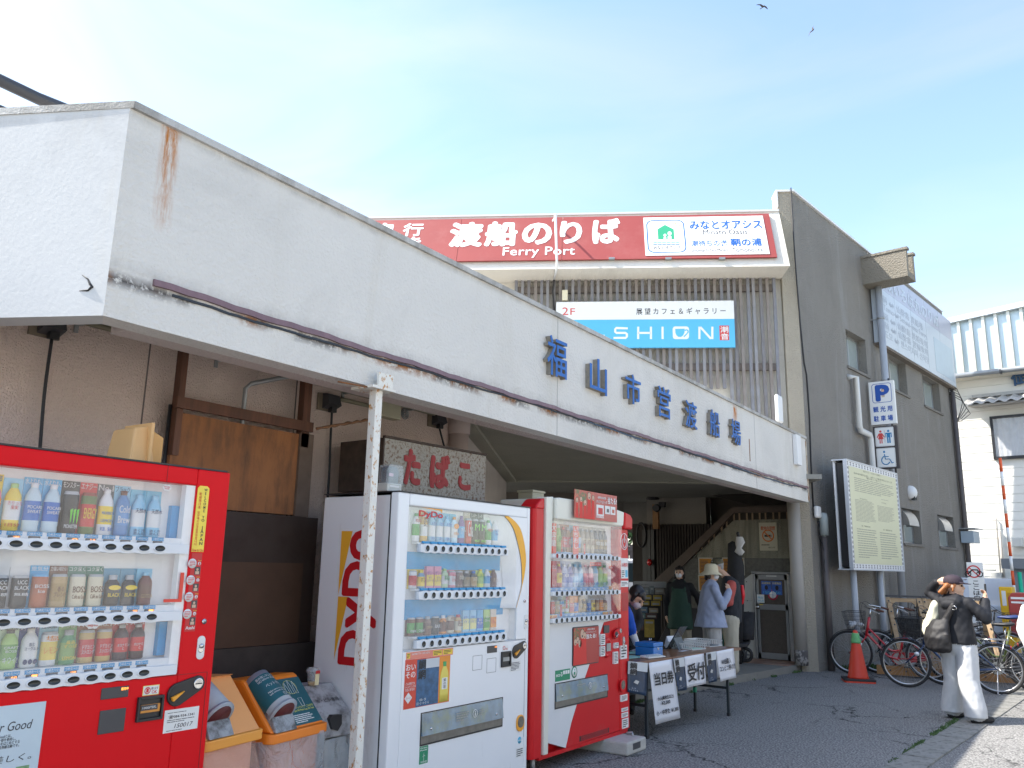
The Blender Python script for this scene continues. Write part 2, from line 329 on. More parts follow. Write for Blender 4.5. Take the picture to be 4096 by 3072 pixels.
  # ---------------------------------------------------------------- plaster
def plaster(name,col,bs=42,bump=.4,warm=(.62,.58,.50),rust=None,amt=(.60,.78),streak=True,band=None,grime=None):
 """rolled stucco with faint vertical run marks; rust: list of (x0,x1,z0,z1) of object space where rust has run"""
 m=bpy.data.materials.new(name);m.use_nodes=True;t=m.node_tree;N=t.nodes;K=t.links.new;b=N['Principled BSDF'];b.inputs['Roughness'].default_value=.9;b.inputs['Specular IOR Level'].default_value=.25
 tcn=N.new('ShaderNodeTexCoord');sep=N.new('ShaderNodeSeparateXYZ');K(tcn.outputs['Object'],sep.inputs[0])
 def noi(sc,det=4,rough=.6,st=None,dist=0):
  n=N.new('ShaderNodeTexNoise');n.inputs['Scale'].default_value=sc;n.inputs['Detail'].default_value=det;n.inputs['Roughness'].default_value=rough;n.inputs['Distortion'].default_value=dist
  if st:mpn=N.new('ShaderNodeMapping');mpn.inputs['Scale'].default_value=st;K(tcn.outputs['Object'],mpn.inputs[0]);K(mpn.outputs[0],n.inputs[0])
  else:K(tcn.outputs['Object'],n.inputs[0])
  return n.outputs[0]
 def mr(s,a,b_,lo=0.0,hi=1.0):
  n=N.new('ShaderNodeMapRange');n.inputs[1].default_value=a;n.inputs[2].default_value=b_;n.inputs[3].default_value=lo;n.inputs[4].default_value=hi;K(s,n.inputs[0]);return n.outputs[0]
 def mul(a,b_,op='MULTIPLY'):
  n=N.new('ShaderNodeMath');n.operation=op
  for i,q in((0,a),(1,b_)):
   if isinstance(q,(int,float)):n.inputs[i].default_value=q
   else:K(q,n.inputs[i])
  return n.outputs[0]
 def mix(f,a,b_):
  n=N.new('ShaderNodeMix');n.data_type='RGBA';K(f,n.inputs[0])
  for i,q in((6,a),(7,b_)):
   if isinstance(q,tuple):n.inputs[i].default_value=(*q,1)
   else:K(q,n.inputs[i])
  return n.outputs[2]
 c=mix(noi(1.3,6),tuple(q*.9 for q in col),tuple(min(1,q*1.08)for q in col))
 if streak:c=mix(mr(noi(1.0,7,.66,(2.3,2.3,.30),1.2),amt[0],amt[1],0,.55),c,warm);c=mix(mr(noi(.55,6,.7,None,1.5),.46,.72,0,.42),c,tuple(q*.66 for q in col))
 if grime:
  for z,rch in grime:
   d=mul(mul(sep.outputs[2],z,'SUBTRACT'),0,'ADD');ab=N.new('ShaderNodeMath');ab.operation='ABSOLUTE';K(d,ab.inputs[0])
   f=mul(mr(ab.outputs[0],0,rch,.34,0),mr(noi(6,7,.7,(1,1,.35)),.36,.66));c=mix(f,c,(.16,.15,.14))
 if band:
  z,rch=band;d=mul(sep.outputs[2],z,'SUBTRACT');ab=N.new('ShaderNodeMath');ab.operation='ABSOLUTE';K(d,ab.inputs[0])
  fr=mr(ab.outputs[0],0,rch,1,0)
  f=mul(mul(fr,mr(noi(3.1,3),.42,.55)),mr(noi(30,6,.7),.38,.5));c=mix(f,c,(.10,.09,.085))
  f=mul(mul(fr,mr(noi(2.1,3,.6,(1,1,.3)),.5,.6)),mr(noi(22,6,.7),.40,.5));c=mix(f,c,(.30,.12,.035))
 for q in(rust or[]):
  x0,x1,z0,z1=q;cx=(x0+x1)/2;hw=(x1-x0)/2
  ab=N.new('ShaderNodeMath');ab.operation='ABSOLUTE';K(mul(sep.outputs[0],cx,'SUBTRACT'),ab.inputs[0])
  f=mul(mr(ab.outputs[0],hw*.35,hw,1,0),mr(sep.outputs[2],z0,z1,.25,1.0));f=mul(f,mul(mr(sep.outputs[2],z0-.02,z0+.06),mr(sep.outputs[2],z1+.05,z1,0,1)))
  f2=mul(f,mr(noi(9,7,.72,(4,4,.55)),.40,.58,0,1.1));c=mix(f2,c,(.46,.17,.03))
 K(c,b.inputs['Base Color'])
 bn=N.new('ShaderNodeBump');bn.inputs['Strength'].default_value=bump;bn.inputs['Distance'].default_value=.012
 hh=mul(mr(noi(bs,3,.55),.35,.7),mul(noi(bs*3,2),.35),'ADD');K(hh,bn.inputs['Height']);K(bn.outputs[0],b.inputs['Normal'])
 return m
mfas=plaster('fascia_paint',(.70,.675,.625),rust=[(Fc.pl(628,620)[0],Fc.pl(722,620)[0],Fc.pl(640,930)[1],3.66),(10.3,10.5,3.25,3.58)],amt=(.53,.74),band=(2.795,.05),grime=[(3.64,.035),(2.86,.07)])
mret=plaster('return_paint',(.62,.62,.605),bs=40,bump=.05,grime=[(3.63,.04)])
mpink=plaster('pink_wall_paint',(.76,.61,.53),bs=75,bump=.9,warm=(.25,.2,.18))
mcoat=plaster('upper_wall_paint',(.72,.68,.60),bs=40,warm=(.45,.36,.25),bump=.5)
mgrey=plaster('grey_wall_paint',(.265,.247,.22),bs=40,bump=1.1,warm=(.33,.32,.30),amt=(.52,.66))
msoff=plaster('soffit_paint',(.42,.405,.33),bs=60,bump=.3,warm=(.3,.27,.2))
mtrim=M('plum_trim',(.20,.12,.13),.55,var=.2,vs=20)
mwhm=M('white_metal',(.78,.78,.77),.45,var=.03)
mblk=M('black_rubber',(.02,.02,.022),.6)
malu=M('aluminium',(.45,.46,.47),.38,.8,var=.08)
mgal=M('galvanised_steel',(.36,.37,.37),.5,.6,var=.15,vs=14)
mrustw=M('rusty_white_steel',(.78,.76,.69),.6,dirt=(.50,.24,.06),dthr=(.55,.61),ds=34,dstretch=(1,1,.6),bump=.4,bs=80)
# ---------------------------------------------------------------- entrance canopy
can=thing('entrance_canopy','long white rendered entrance canopy with rust streaks and blue raised characters','canopy',Fc)
zt=lambda x:3.67-.05*(x-1.965)/11.7
X0,X1=1.965,13.62
TH=.14
# mitred near corner: the return goes off at 63 degrees
cr,sr=math.sin(R(63)),math.cos(R(63))
def ret(t,y=0.0):
 return(X0-sr*t+cr*y,cr*t+sr*y)
g=G()
mi=math.tan(R((180-63)/2-28.5));
inn=(X0+TH*.56,TH)
g.hexa([(X0,0,2.605),(X1,0,2.605),(X1,TH,2.605),(inn[0],TH,2.605),(X0,0,zt(X0)),(X1,0,zt(X1)),(X1,TH,zt(X1)),(inn[0],TH,zt(X0))])
g.obj('fascia',[mfas],can)
a,b=ret(3.2),ret(3.2,TH)
g=G();g.hexa([(a[0],a[1],2.605),(X0,0,2.605),(inn[0],inn[1],2.605),(b[0],b[1],2.605),(a[0],a[1],zt(X0)),(X0,0,zt(X0)),(inn[0],inn[1],zt(X0)),(b[0],b[1],zt(X0))])
g.obj('fascia',[mret],can,label='short return of the fascia turning away at the near corner')
mcop=plaster('coping_paint',(.55,.54,.51),bs=80,warm=(.2,.18,.15),amt=(.42,.6))
g=G();e=.022
g.hexa([(X0+.01,-e,zt(X0)-.002),(X1+.02,-e,zt(X1)-.002),(X1+.02,TH+e,zt(X1)-.002),(inn[0],TH+e,zt(X0)-.002),(X0+.01,-e,zt(X0)+.036),(X1+.02,-e,zt(X1)+.036),(X1+.02,TH+e,zt(X1)+.036),(inn[0],TH+e,zt(X0)+.036)])
g.obj('coping',[mcop],can)
a,b=ret(3.2,-e),ret(3.2,TH+e)
g=G();g.hexa([(a[0],a[1],zt(X0)-.002),(X0+.008,-e,zt(X0)-.002),(inn[0]-.002,TH+e,zt(X0)-.002),(b[0],b[1],zt(X0)-.002),(a[0],a[1],zt(X0)+.036),(X0+.008,-e,zt(X0)+.036),(inn[0]-.002,TH+e,zt(X0)+.036),(b[0],b[1],zt(X0)+.036)])
g.obj('coping',[mcop],can)
g=G();pts=[]
for i in range(120):
 x=2.19+(X1-2.19)*i/119;pts.append((x,0,2.833+.004*math.sin(i*.7)+.003*math.sin(i*2.3)))
for i in range(119):
 a,b=pts[i],pts[i+1];h=.017
 g.hexa([(a[0],-.018,a[2]-h),(b[0],-.018,b[2]-h),(b[0],.002,b[2]-h),(a[0],.002,a[2]-h),(a[0],-.012,a[2]+h),(b[0],-.012,b[2]+h),(b[0],.002,b[2]+h),(a[0],.002,a[2]+h)])
g.obj('metal_trim',[mtrim],can)
g=G();rr=random.Random(3);zz=2.80;pts=[]
for i in range(200):
 x=2.3+(X1-2.4)*i/199;zz+=rr.uniform(-.004,.004);zz=min(2.812,max(2.79,zz));pts.append((x,-.004,zz))
g.tube(pts,.008,5);g.obj('cable',[M('weathered_black_cable',(.035,.045,.06),.6)],can)
g=G();pts=[(x,-.006,z+.012-.02*max(0,math.sin((x-6)*1.3)))for x,_,z in pts if x>6];g.tube(pts,.006,5);g.obj('cable',[M('blue_grey_cable',(.06,.12,.20),.5)],can)
for x in(5.99,11.15):
 g=G();g.box(x-.004,x+.004,-.002,.01,2.606,zt(x));g.obj('joint',[M('joint_shadow_grey',(.40,.39,.36),.9)],can)  # plain grey joint line across the fascia
 # little crack on the return
g=G();cp=[(560,0),(600,30),(612,60),(628,80),(600,105),(540,108)]
Fr_=Frame(*[Fc.w(X0,0,0)[i]for i in(0,1)],27.0)
pp=[Fr_.pl(*zF(a,b))for a,b in cp]
crk=thing('plaster_crack','small curved crack in the white canopy return','crack',Fr_)
g.tube([(p[0],-.0,p[1])for p in pp],[.002,.004,.006,.009,.006,.002],5);g.obj('crack',[mblk],crk)
# underside: edge beam, ceiling
g=G();g.box(X0+.2,X1,TH,TH+.14,2.606,2.9);g.obj('edge_beam',[plaster('beam_paint',(.58,.50,.46),bs=50,bump=.5)],can)
xw=1.07
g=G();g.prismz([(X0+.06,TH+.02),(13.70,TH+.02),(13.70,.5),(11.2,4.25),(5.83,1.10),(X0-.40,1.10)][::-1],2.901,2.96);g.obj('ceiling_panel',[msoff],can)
g=G();g.prismz([(X0+.1,TH+.01),(13.6,TH+.01),(14.2,9.5),(-6,9.5),(.45,2.9)],3.16,3.26);g.obj('roof',[mcop],can)  # unseen roof slab, put in to keep light out below
Fd=Frame(-4.75,5.85,120.0)
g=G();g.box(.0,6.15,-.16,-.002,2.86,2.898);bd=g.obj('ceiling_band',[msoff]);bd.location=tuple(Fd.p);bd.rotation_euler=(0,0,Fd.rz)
bd.parent=can;bd.matrix_parent_inverse=(Matrix.Translation(Vector(Fc.p))@Matrix.Rotation(Fc.rz,4,'Z')).inverted()
# corner flashing strip at the far end, white conduit on the fascia
g=G();g.box(X1-.004,X1+.03,-.012,.1,2.63,3.58);g.obj('end_strip',[M('rust_streaked_strip',(.55,.48,.38),.7,dirt=(.28,.13,.05),dthr=(.45,.6),ds=18,dstretch=(1,1,.3))],can)
q0=Fc.pl(*zG(1985,815));q1=Fc.pl(*zG(2010,1040));g=G();g.box(q0[0]-.12,q0[0]+.1,-.07,-.004,q1[1],q0[1]);g.obj('junction_box',[mwhm],can,bevel=.004)
for zz in(2.9,3.25):
 g=G();g.box(10.9,10.92,-.004,.004,zz-.3 if zz>3 else 2.9,zz);g.obj('rust_streak',[M('rust',(.22,.09,.03),.8,var=.3,vs=30)],can)
 # ---- raised blue characters
mblue=M('faded_blue_letter',(.008,.12,.42),.5,var=.2,vs=14);mside=M('letter_side_grey',(.26,.235,.195),.8,var=.3,vs=20)
chars=[('福',110,272,85,392),('山',428,568,245,513),('市',695,820,360,592),('営',935,1042,452,692),('渡',1142,1238,558,768),('船',1325,1406,625,828),('場',1485,1562,697,887)]
for ch,xa,xb,ya,yb in chars:
 p0=Fc.pl(*zG(xa,(ya+yb)/2));p1=Fc.pl(*zG(xb,(ya+yb)/2));xm=(p0[0]+p1[0])/2
 pt=Fc.pl(*zG((xa+xb)/2,ya))[1];pb=Fc.pl(*zG((xa+xb)/2,yb))[1]
 w=.46*(1.12 if ch=='福' else 1);w=(p1[0]-p0[0])*.90
 hgt=pt-pb;zc=(pt+pb)/2;x0_=p1[0]-w
 g=text(None,ch,x0_,p1[0],zc-hgt*.47,zc+hgt*.47,-.050,None,bold=.006,thick=.004,mesh_only=True)
 n=len(g.f)
 g2=text(None,ch,x0_+.006,p1[0]-.006,zc-hgt*.46,zc+hgt*.46,-.001,None,bold=.0,thick=.049,mesh_only=True)
 g.add(g2 .v,g2 .f,1);g.obj('sign_letter',[mblue,mside],can)
 # ---------------------------------------------------------------- canopy back wall, corner pipe
wall=thing('back_wall','rough pink rendered wall behind the vending machines','wall',Frame(-4.75,0,90))
g=G();g.box(-2.5,5.85,0,.2,0,2.899);g.obj('wall_face',[mpink],wall)
for x in(2.86,4.05):
 g=G();g.box(x-.005,x+.005,-.002,.02,0,2.89);g.obj('joint',[M('dark_joint',(.14,.11,.10),.9)],wall)
wd=thing('angled_wall','pale rendered wall turning back from the corner beside the tobacco sign','wall',Fd)
g=G();g.box(0,6.15,0,.2,0,2.899);g.obj('wall_face',[plaster('pale_wall_paint',(.60,.545,.50),bs=60,bump=.5)],wd)
g=G();g.tube([(-4.70,5.93,.0),(-4.70,5.93,2.9)],.095,16)
g.lathe([(.108,2.68),(.108,2.86)],(-4.70,5.93,0),16)
cp_=g.obj('corner_pipe',[M('peeling_pink_pipe',(.52,.42,.38),.6,dirt=(.28,.27,.26),dthr=(.68,.72),ds=14)]);tag(cp_,'thick pink drainpipe at the corner behind the tobacco sign','pipe')
# ---------------------------------------------------------------- terminal building (upper storey and long side wall)
ter=thing('ferry_terminal','two storey ferry terminal with grey side wall and cream upper front','building',Ff)
YP0,YP1=-.58,-.02
zb=Ff.pl(*zC(1860,808),YP0)[1];ztp=Ff.pl(*zC(1950,326),YP1)[1]
slant=lambda z:YP0+(np.clip(z,zb,ztp)-zb)/(ztp-zb)*(YP1-YP0)
def plS(u,v,off=0.0):
 y=-.3
 for _ in range(12):
  x,z=Ff.pl(u,v,y);y=float(slant(z))+off
 return x,z
XL=-12.5
g=G();g.prismx([(YP0,zb),(.25,zb),(.25,ztp),(YP1,ztp)],XL,-.245);g.obj('parapet',[mcoat],ter)
g=G();g.box(XL,-.25,YP1-.03,.3,ztp+.001,ztp+.035);g.obj('coping',[mwhm],ter)
g=G();g.box(XL,-.25,.12,.32,2.99,zb-.002);g.obj('upper_wall',[mcoat],ter)
# wing: end of the side wall
pa=[Vector(Fw.w(0,0,0)),Vector(Ff.w(-.25,0,0)),Vector(Ff.w(-.25,.6,0)),Vector(Fw.w(.0,.0,0))+Vector((-.05,.7,0))]
def ffl(p):w=np.array(p)[:2]-Ff.p[:2];return(float(w@Ff.ex[:2]),float(w@Ff.ey[:2]))
zw=8.114
w1=ffl(Fw.w(1.0,0,0));w1b=ffl(Fw.w(1.0,.30,0));w9=ffl(Fw.w(9.08,0,0));w9b=ffl(Fw.w(9.08,.30,0))
g=G();g.prismz([(-.25,0),(0,0),(ffl(Fw.w(.3,0,0))[0]-.003,ffl(Fw.w(.3,0,0))[1]),(-.25,.3)],0,zw);g.obj('wing_end',[plaster('wing_paint',(.40,.36,.29),bs=40,bump=1.0,warm=(.3,.27,.2))],ter)
g=G();g.prismz([(-.28,-.03),(.03,-.03),(w9[0]+.03,w9[1]),(w9b[0],w9b[1]),(-.28,.32)],zw,zw+.035);g.obj('coping',[mwhm],ter)
g=G();g.box(-.275,-.252,-.025,.3,ztp+.1,zw);g.obj('coping_edge',[mwhm],ter)
# long side wall with window openings
def wallgrid(g,x0,x1,z0,z1,holes,y,th,m=0):
 xs=sorted({x0,x1,*[h[0]for h in holes],*[h[1]for h in holes]});zs=sorted({z0,z1,*[h[2]for h in holes],*[h[3]for h in holes]})
 for i in range(len(xs)-1):
  for j in range(len(zs)-1):
   cx,cz=(xs[i]+xs[i+1])/2,(zs[j]+zs[j+1])/2
   if any(h[0]<cx<h[1]and h[2]<cz<h[3]for h in holes):continue
   g.quad((xs[i],y,zs[j]),(xs[i+1],y,zs[j]),(xs[i+1],y,zs[j+1]),(xs[i],y,zs[j+1]),m)
   g.quad((xs[i+1],y+th,zs[j]),(xs[i],y+th,zs[j]),(xs[i],y+th,zs[j+1]),(xs[i+1],y+th,zs[j+1]),m)
 for h in holes:
  a,b,c,d=h
  g.quad((a,y,c),(b,y,c),(b,y+th,c),(a,y+th,c),m);g.quad((a,y,d),(a,y+th,d),(b,y+th,d),(b,y,d),m)
  g.quad((a,y,c),(a,y+th,c),(a,y+th,d),(a,y,d),m);g.quad((b,y,c),(b,y,d),(b,y+th,d),(b,y+th,c),m)
 g.quad((x0,y,z1),(x1,y,z1),(x1,y+th,z1),(x0,y+th,z1),m);g.quad((x1,y,z0),(x1,y+th,z0),(x1,y+th,z1),(x1,y,z1),m);g.quad((x0,y,z0),(x0,y,z1),(x0,y+th,z1),(x0,y+th,z0),m)
holes=[(2.16,3.22,5.355,6.09),(4.55,5.68,5.355,6.09),(6.85,8.17,5.34,6.07),(4.62,5.8,2.15,2.86),(7.07,8.34,2.155,2.865)]
tw=bpy.data.objects.new('side_wall',None)
g=G();wallgrid(g,0.003,9.08,0,8.10,holes,0,.3)
def rel(o,F,root_F):
 o.location=(0,0,0);M0=(Matrix.Translation(Vector(root_F.p))@Matrix.Rotation(root_F.rz,4,'Z'));M1=(Matrix.Translation(Vector(F.p))@Matrix.Rotation(F.rz,4,'Z'));o.matrix_local=M0 .inverted()@M1
sw=g.obj('side_wall',[mgrey],ter);rel(sw,Fw,Ff)
mglz=glassmat('window_glass',.25,(.55,.6,.6),dcol=(.35,.37,.36));mdark=M('room_dark',(.05,.055,.05),.9)
msill=plaster('sill_paint',(.20,.185,.165),bs=60,bump=.3)
for k,(a,b,c,d)in enumerate(holes):
 g=G();fw_=.05
 for q in((a,b,c,c+fw_),(a,b,d-fw_,d),(a,a+fw_,c+fw_,d-fw_),(b-fw_,b,c+fw_,d-fw_)):g.box(q[0],q[1],.16,.2,q[2],q[3])
 g.box((a+b)/2-.02,(a+b)/2+.02,.165,.19,c+fw_,d-fw_)
 wn=g.obj('window',[malu],ter);rel(wn,Fw,Ff)
 g=G();g.box(a+fw_,b-fw_,.175,.181,c+fw_,d-fw_);g.obj('pane',[M('frosted_pane',(.30,.34,.33),.25,var=.12,vs=3)],wn)
 g=G();g.box(a-.06,b+.08,-.035,.155,c-.05,c-.003);g.obj('sill',[msill],wn)
 g=G();g.box(a,b,.21,.3,c,d);g.obj('blind',[mdark],wn)  # dark slab behind the pane stands in for the unlit room
 if c<3:
  g=G();nn=9;top=d-.02;hb=d-.36
  arc=[(.0-.0,top)]+[(-.26*math.sin(t*math.pi/2/nn),hb+(top-hb)*math.cos(t*math.pi/2/nn))for t in range(1,nn+1)]
  aw=.62;x_=a+.02
  vs=[(x_,.13+p[0],p[1])for p in arc]+[(x_+aw,.13+p[0],p[1])for p in arc]
  k_=len(arc);g.add(vs,[(i,i+1,i+1+k_,i+k_)for i in range(k_-1)],0,True)
  g.add([(x_,.13,top),*[(x_,.13+p[0],p[1])for p in arc],(x_,.13,hb)],[tuple(range(k_+2))],0)
  g.add([(x_+aw,.13,top),*[(x_+aw,.13+p[0],p[1])for p in arc],(x_+aw,.13,hb)],[tuple(range(k_+1,-1,-1))],0)
  g.obj('vent_hood',[M('steel_hood',(.5,.5,.5),.3,.9)],wn)
  # unseen roof deck put in for its shadow, with the floor slab
g=G();g.prismz([(XL,.2),(-.3,.2),(w9b[0],w9b[1]),(w9b[0]-9,w9b[1])],7.3,7.4);g.obj('roof',[mcop],ter)
g=G();g.prismz([(XL,.34),(-.26,.34),(w9b[0],w9b[1]-.1),(w9b[0]-9,w9b[1])],3.06,3.15);g.obj('floor_slab',[mcop],ter)
# roof drain box on the side wall
Fbx=Frame(*Fw.w(3.29,0,0)[:2],-7.4)
o1=Fbx.pl(3624,1016)[0];zt1=Fbx.pl(*zA(1000,740))[1];zb1=Fbx.pl(*zA(1025,965))[1]
box_=thing('roof_drain_box','grey rendered rainwater box jutting from the side wall','drain box',Fbx)
mbox=plaster('drain_box_paint',(.27,.245,.20),bs=34,bump=1.2,streak=False)
g=G();dd=.50;zs=zt1-zb1
g.box(0,o1,0,dd,zb1,zb1+.12);g.box(0,o1,0,.1,zb1+.12,zt1);g.box(0,o1,dd-.1,dd,zb1+.12,zt1);g.obj('box',[mbox],box_)
for y_ in(-.02,dd-.12):
 g=G();g.box(-.0,o1+.03,y_,y_+.14,zt1+.001,zt1+.05);g.obj('rim',[mbox],box_)
 # downpipes
mpipe=M('pvc_pipe',(.40,.42,.45),.45,var=.08,vs=3);mpipew=M('white_pvc_pipe',(.62,.62,.60),.45,var=.06,vs=3);mdkp=M('dark_pipe',(.10,.085,.08),.5,var=.1)
def downpipe(label,pts,r,mat,clamps=(),group=None):
 t=thing('downpipe',label,'pipe',Fw,group=group)
 g=G();g.tube(pts,r,12);g.obj('pipe',[mat],t)
 for z in clamps:
  x=pts[0][0]if z>pts[-1][2]else pts[-1][0]
  for i in range(len(pts)-1):
   if min(pts[i][2],pts[i+1][2])<=z<=max(pts[i][2],pts[i+1][2]):x=pts[i][0]
  g=G();g.lathe([(r+.008,z-.02),(r+.008,z+.02)],(x,pts[0][1],0),12);g.box(x-.01,x+.01,pts[0][1],0,z-.01,z+.01);g.obj('clamp',[mgal],t)
 return t
pA=Fw.pl(*zA(1150,1200),-.2);xa_=pA[0]
downpipe('thick grey downpipe running from the drain box to the ground',[(xa_,-.2,zb1-.0),(xa_,-.2,0.0)],.068,mpipe,(6.6,5.3,3.4,1.9))
g=G();g.lathe([(.085,zb1-.22),(.085,zb1)],(xa_,-.2,0),14)
b0=Fw.pl(*zB(725,20),-.1);b1=Fw.pl(*zB(750,470),-.1);b2=Fw.pl(*zB(855,545),-.1)
downpipe('white downpipe with two elbows stepping sideways beside the signs',[(b0[0]-.18,-.02,b0[1]-.02),(b0[0],-.1,b0[1]),(b0[0],-.1,b1[1]+.05),(b0[0]+.05,-.1,b1[1]-.03),(b2[0]-.05,-.1,b2[1]+.03),(b2[0],-.1,b2[1]-.05),(b2[0],-.1,0)],.055,mpipew,(1.6,))
d0=Fw.pl(*zB(440,1430),-.08)
t=thing('aerial_mast','dark conduit with grey weatherproof cap and white aerial on the grey wall','conduit',Fw)
g=G();g.tube([(d0[0],-.08,0),(d0[0],-.08,d0[1])],.055,12);g.obj('conduit',[mdkp],t)
g=G();g.lathe([(.075,d0[1]+.02),(.075,d0[1]+.3),(.06,d0[1]+.38),(.0,d0[1]+.39)],(d0[0],-.09,0),14);g.lathe([(.03,d0[1]-.02),(.03,d0[1]+.02)],(d0[0],-.09,0));g.obj('cap',[M('cap_grey',(.32,.36,.36),.5)],t)
g=G();a_=Fw.pl(*zB(380,1160),-.06);b_=Fw.pl(*zB(380,1265),-.06);g.box(a_[0]-.09,a_[0]+.09,-.1,-.03,b_[1],a_[1]);g.obj('aerial',[mwhm],t,bevel=.03)
g=G()
for k in range(3):
 pts=[]
 for i in range(15):
  f=i/14;pts.append((a_[0]+(d0[0]-a_[0])*f+.05*math.sin(f*9+k*2),-.05-.02*k,b_[1]-.05-(.9+.25*k)*f+.9*f*f*(1 if k<2 else.6)))
 g.tube(pts,.006,4)
g.obj('wire',[mblk],t)
cab=[(zA(357,110)),zA(385,600),zA(410,950),zA(440,1300),zA(475,1659),zB(285,0),zB(310,350),zB(325,800),zB(345,1180)]
t=thing('wall_cable','thin black cable clipped down the corner of the grey wall','cable',Fw)
g=G();g.tube([(Fw.pl(*q,-.015)[0]+.02,-.015,Fw.pl(*q,-.015)[1])for q in cab],.012,5);g.obj('cable',[mblk],t)
# security camera dome
c0=Fw.pl(*zB(1245,1040),-.1);t=thing('vent_cap','small round white vent cap on the grey wall right of the notice board','vent cap',Fw)
g=G();g.ball((c0[0],-.02,c0[1]),(.13,.13,.15),14);g.obj('shell',[mwhm],t);g=G();g.box(c0[0]-.06,c0[0]+.09,-.11,-.04,c0[1]-.155,c0[1]-.06);g.obj('opening',[mdark],t)
# meter box at the far corner and dark pipes there
c0=Fw.pl(*zB(1645,1380),-.12);c1=Fw.pl(*zB(1740,1490),-.12)
t=thing('meter_box','pale blue grey meter box on the far corner of the grey wall','meter box',Fw)
g=G();g.box(8.75,9.3,-.3,-.02,c1[1],c0[1]+.02);g.obj('case',[M('meter_box_grey',(.38,.45,.50),.5,var=.05)],t,bevel=.01)
g=G();g.box(8.7,9.4,-.36,0,c0[1]+.06,c0[1]+.09);g.obj('cover',[malu],t)
t=thing('corner_pipes','bundle of dark pipes and cables on the far corner of the grey wall','pipe',Fw)
g=G();g.tube([(9.0,-.08,0),(9.0,-.08,6.0)],.06,10);g.tube([(9.16,-.03,0),(9.16,-.03,6.1)],.045,10);g.obj('pipe',[mdkp],t)
g=G()
for k in range(5):
 g.tube([(8.85+.02*k,-.02,6.15-.05*k),(9.12+.02*k,-.16-.02*k,6.1-.08*k),(9.2+.035*k,-.24-.03*k,5.75-.07*k),(9.14+.02*k,-.18,5.5-.05*k),(9.05,-.1,5.25)],.009,5)
g.obj('cable',[mblk],t)
# ---- faded billboard, the sky's reflection painted into its pale blues
bc=[Fw.pl(*zH(105,235),-.14),Fw.pl(*zH(1115,1630),-.14),Fw.pl(*zH(990,600),-.14),Fw.pl(*zH(190,1070),-.14)]
bx0,bx1=bc[0][0]-.35,9.2;bz0=bc[1][1]+.03;bz1=bc[2][1]+.02
t=thing('faded_billboard','large sun faded ferry billboard high on the grey wall','billboard',Fw)
mfb=[M('faded_white',(.52,.57,.62),.35,var=.03),M('faded_lilac',(.44,.45,.52),.35,var=.03),M('faded_blue',(.44,.53,.60),.35,var=.06),M('faded_print',(.40,.44,.50),.4)]
nb=5;zt_=bz1-(bz1-bz0)*.30
for i in range(nb):
 xa,xb=bx0+(bx1-bx0)*i/nb+.004,bx0+(bx1-bx0)*(i+1)/nb-.004
 g=G();g.box(xa,xb,-.14,-.02,bz0,zt_-.002,0);g.box(xa,xb,-.14,-.02,zt_,bz1,1);g.obj('panel',[mfb[0],mfb[1]],t)
bw_=bx1-bx0
g=G();g.box(bx0+.70*bw_,bx1-.15,-.143,-.1405,bz0+.12,zt_-.25);g.obj('picture',[mfb[2]],t)
text(t,'平成いろは丸のりば',bx0+.02*bw_,bx0+.80*bw_,zt_+.06,bz1-.12,-.141,mfb[0],bold=.02)
for i,s_ in enumerate(['鞆 ⇔ 仙酔島 渡船場','Tomo⇔Sensui-jima Ferry','鞆 ⇔ 仙酔島 渡船乗場','鞆 ⇔ 仙酔島 渡輪乘場','도모 ⇔ 센스이지마 선착장']):
 z_=zt_-.1-(zt_-bz0-.2)*(i+1)/5.3;text(t,s_,bx0+.06*bw_,bx0+(.60 if i else.55)*bw_,z_,z_+.17,-.141,mfb[3],bold=.004)
g=G();g.box(bx0,bx1,-.13,-.0,bz0-.05,bz0-.003);g.obj('bracket',[M('bracket_brown',(.16,.13,.10),.8,var=.3)],t)
# ---------------------------------------------------------------- ferry sign on the leaning parapet
fs=thing('ferry_sign','long brick red ferry port sign with white rounded characters','sign',Ff)
p_tr=plS(*zC(1950,340),-.07);p_br=plS(*zC(2000,725),-.07);z1s=p_tr[1];z0s=p_br[1];xr=(p_tr[0]+p_br[0])/2;xl=XL+.8
OFF=-.07
g=G();seg=[xl,-9.7,plS(*zD(975,500),OFF)[0],plS(*zD(1880,500),OFF)[0],xr]
mred=M('brick_red_panel',(.29,.050,.045),.6,var=.08,vs=1.6,dirt=(.34,.10,.09),dthr=(.5,.8),ds=1.5,bump=.12,bs=160)
for i in range(4):
 a,b=seg[i]+.003,seg[i+1]-.003
 g=G();y0,y1=float(slant(z0s))+OFF,float(slant(z1s))+OFF;d_=.055
 g.hexa([(a,y0,z0s),(b,y0,z0s),(b,y0+d_,z0s),(a,y0+d_,z0s),(a,y1,z1s),(b,y1,z1s),(b,y1+d_,z1s),(a,y1+d_,z1s)]);g.obj('panel',[mred],fs)
mwt=M('sign_white',(.80,.80,.78),.5);mbt=M('sign_blue',(.02,.12,.42),.5);mgt=M('sign_green',(.03,.33,.17),.5);mor=M('sign_orange',(.75,.25,.05),.5);mlb=M('sign_lightblue',(.08,.42,.62),.5);mkt=M('sign_black',(.03,.03,.035),.5)
sl0=lambda Z:slant(Z)
def fst(s_,pts,mat,bold=.02,off=OFF-.001,nm='lettering',**k):
 ps=[plS(*p,off)for p in pts];xs=[p[0]for p in ps];zs=[p[1]for p in ps]
 return text(fs,s_,min(xs),max(xs),min(zs),max(zs),off,mat,bold=bold,slant=sl0,name=nm,**k)
fst('渡',[zD(897,418),zD(1165,636)],mwt,.045);fst('船',[zD(1205,412),zD(1475,630)],mwt,.045);fst('の',[zD(1528,425),zD(1785,615)],mwt,.05)
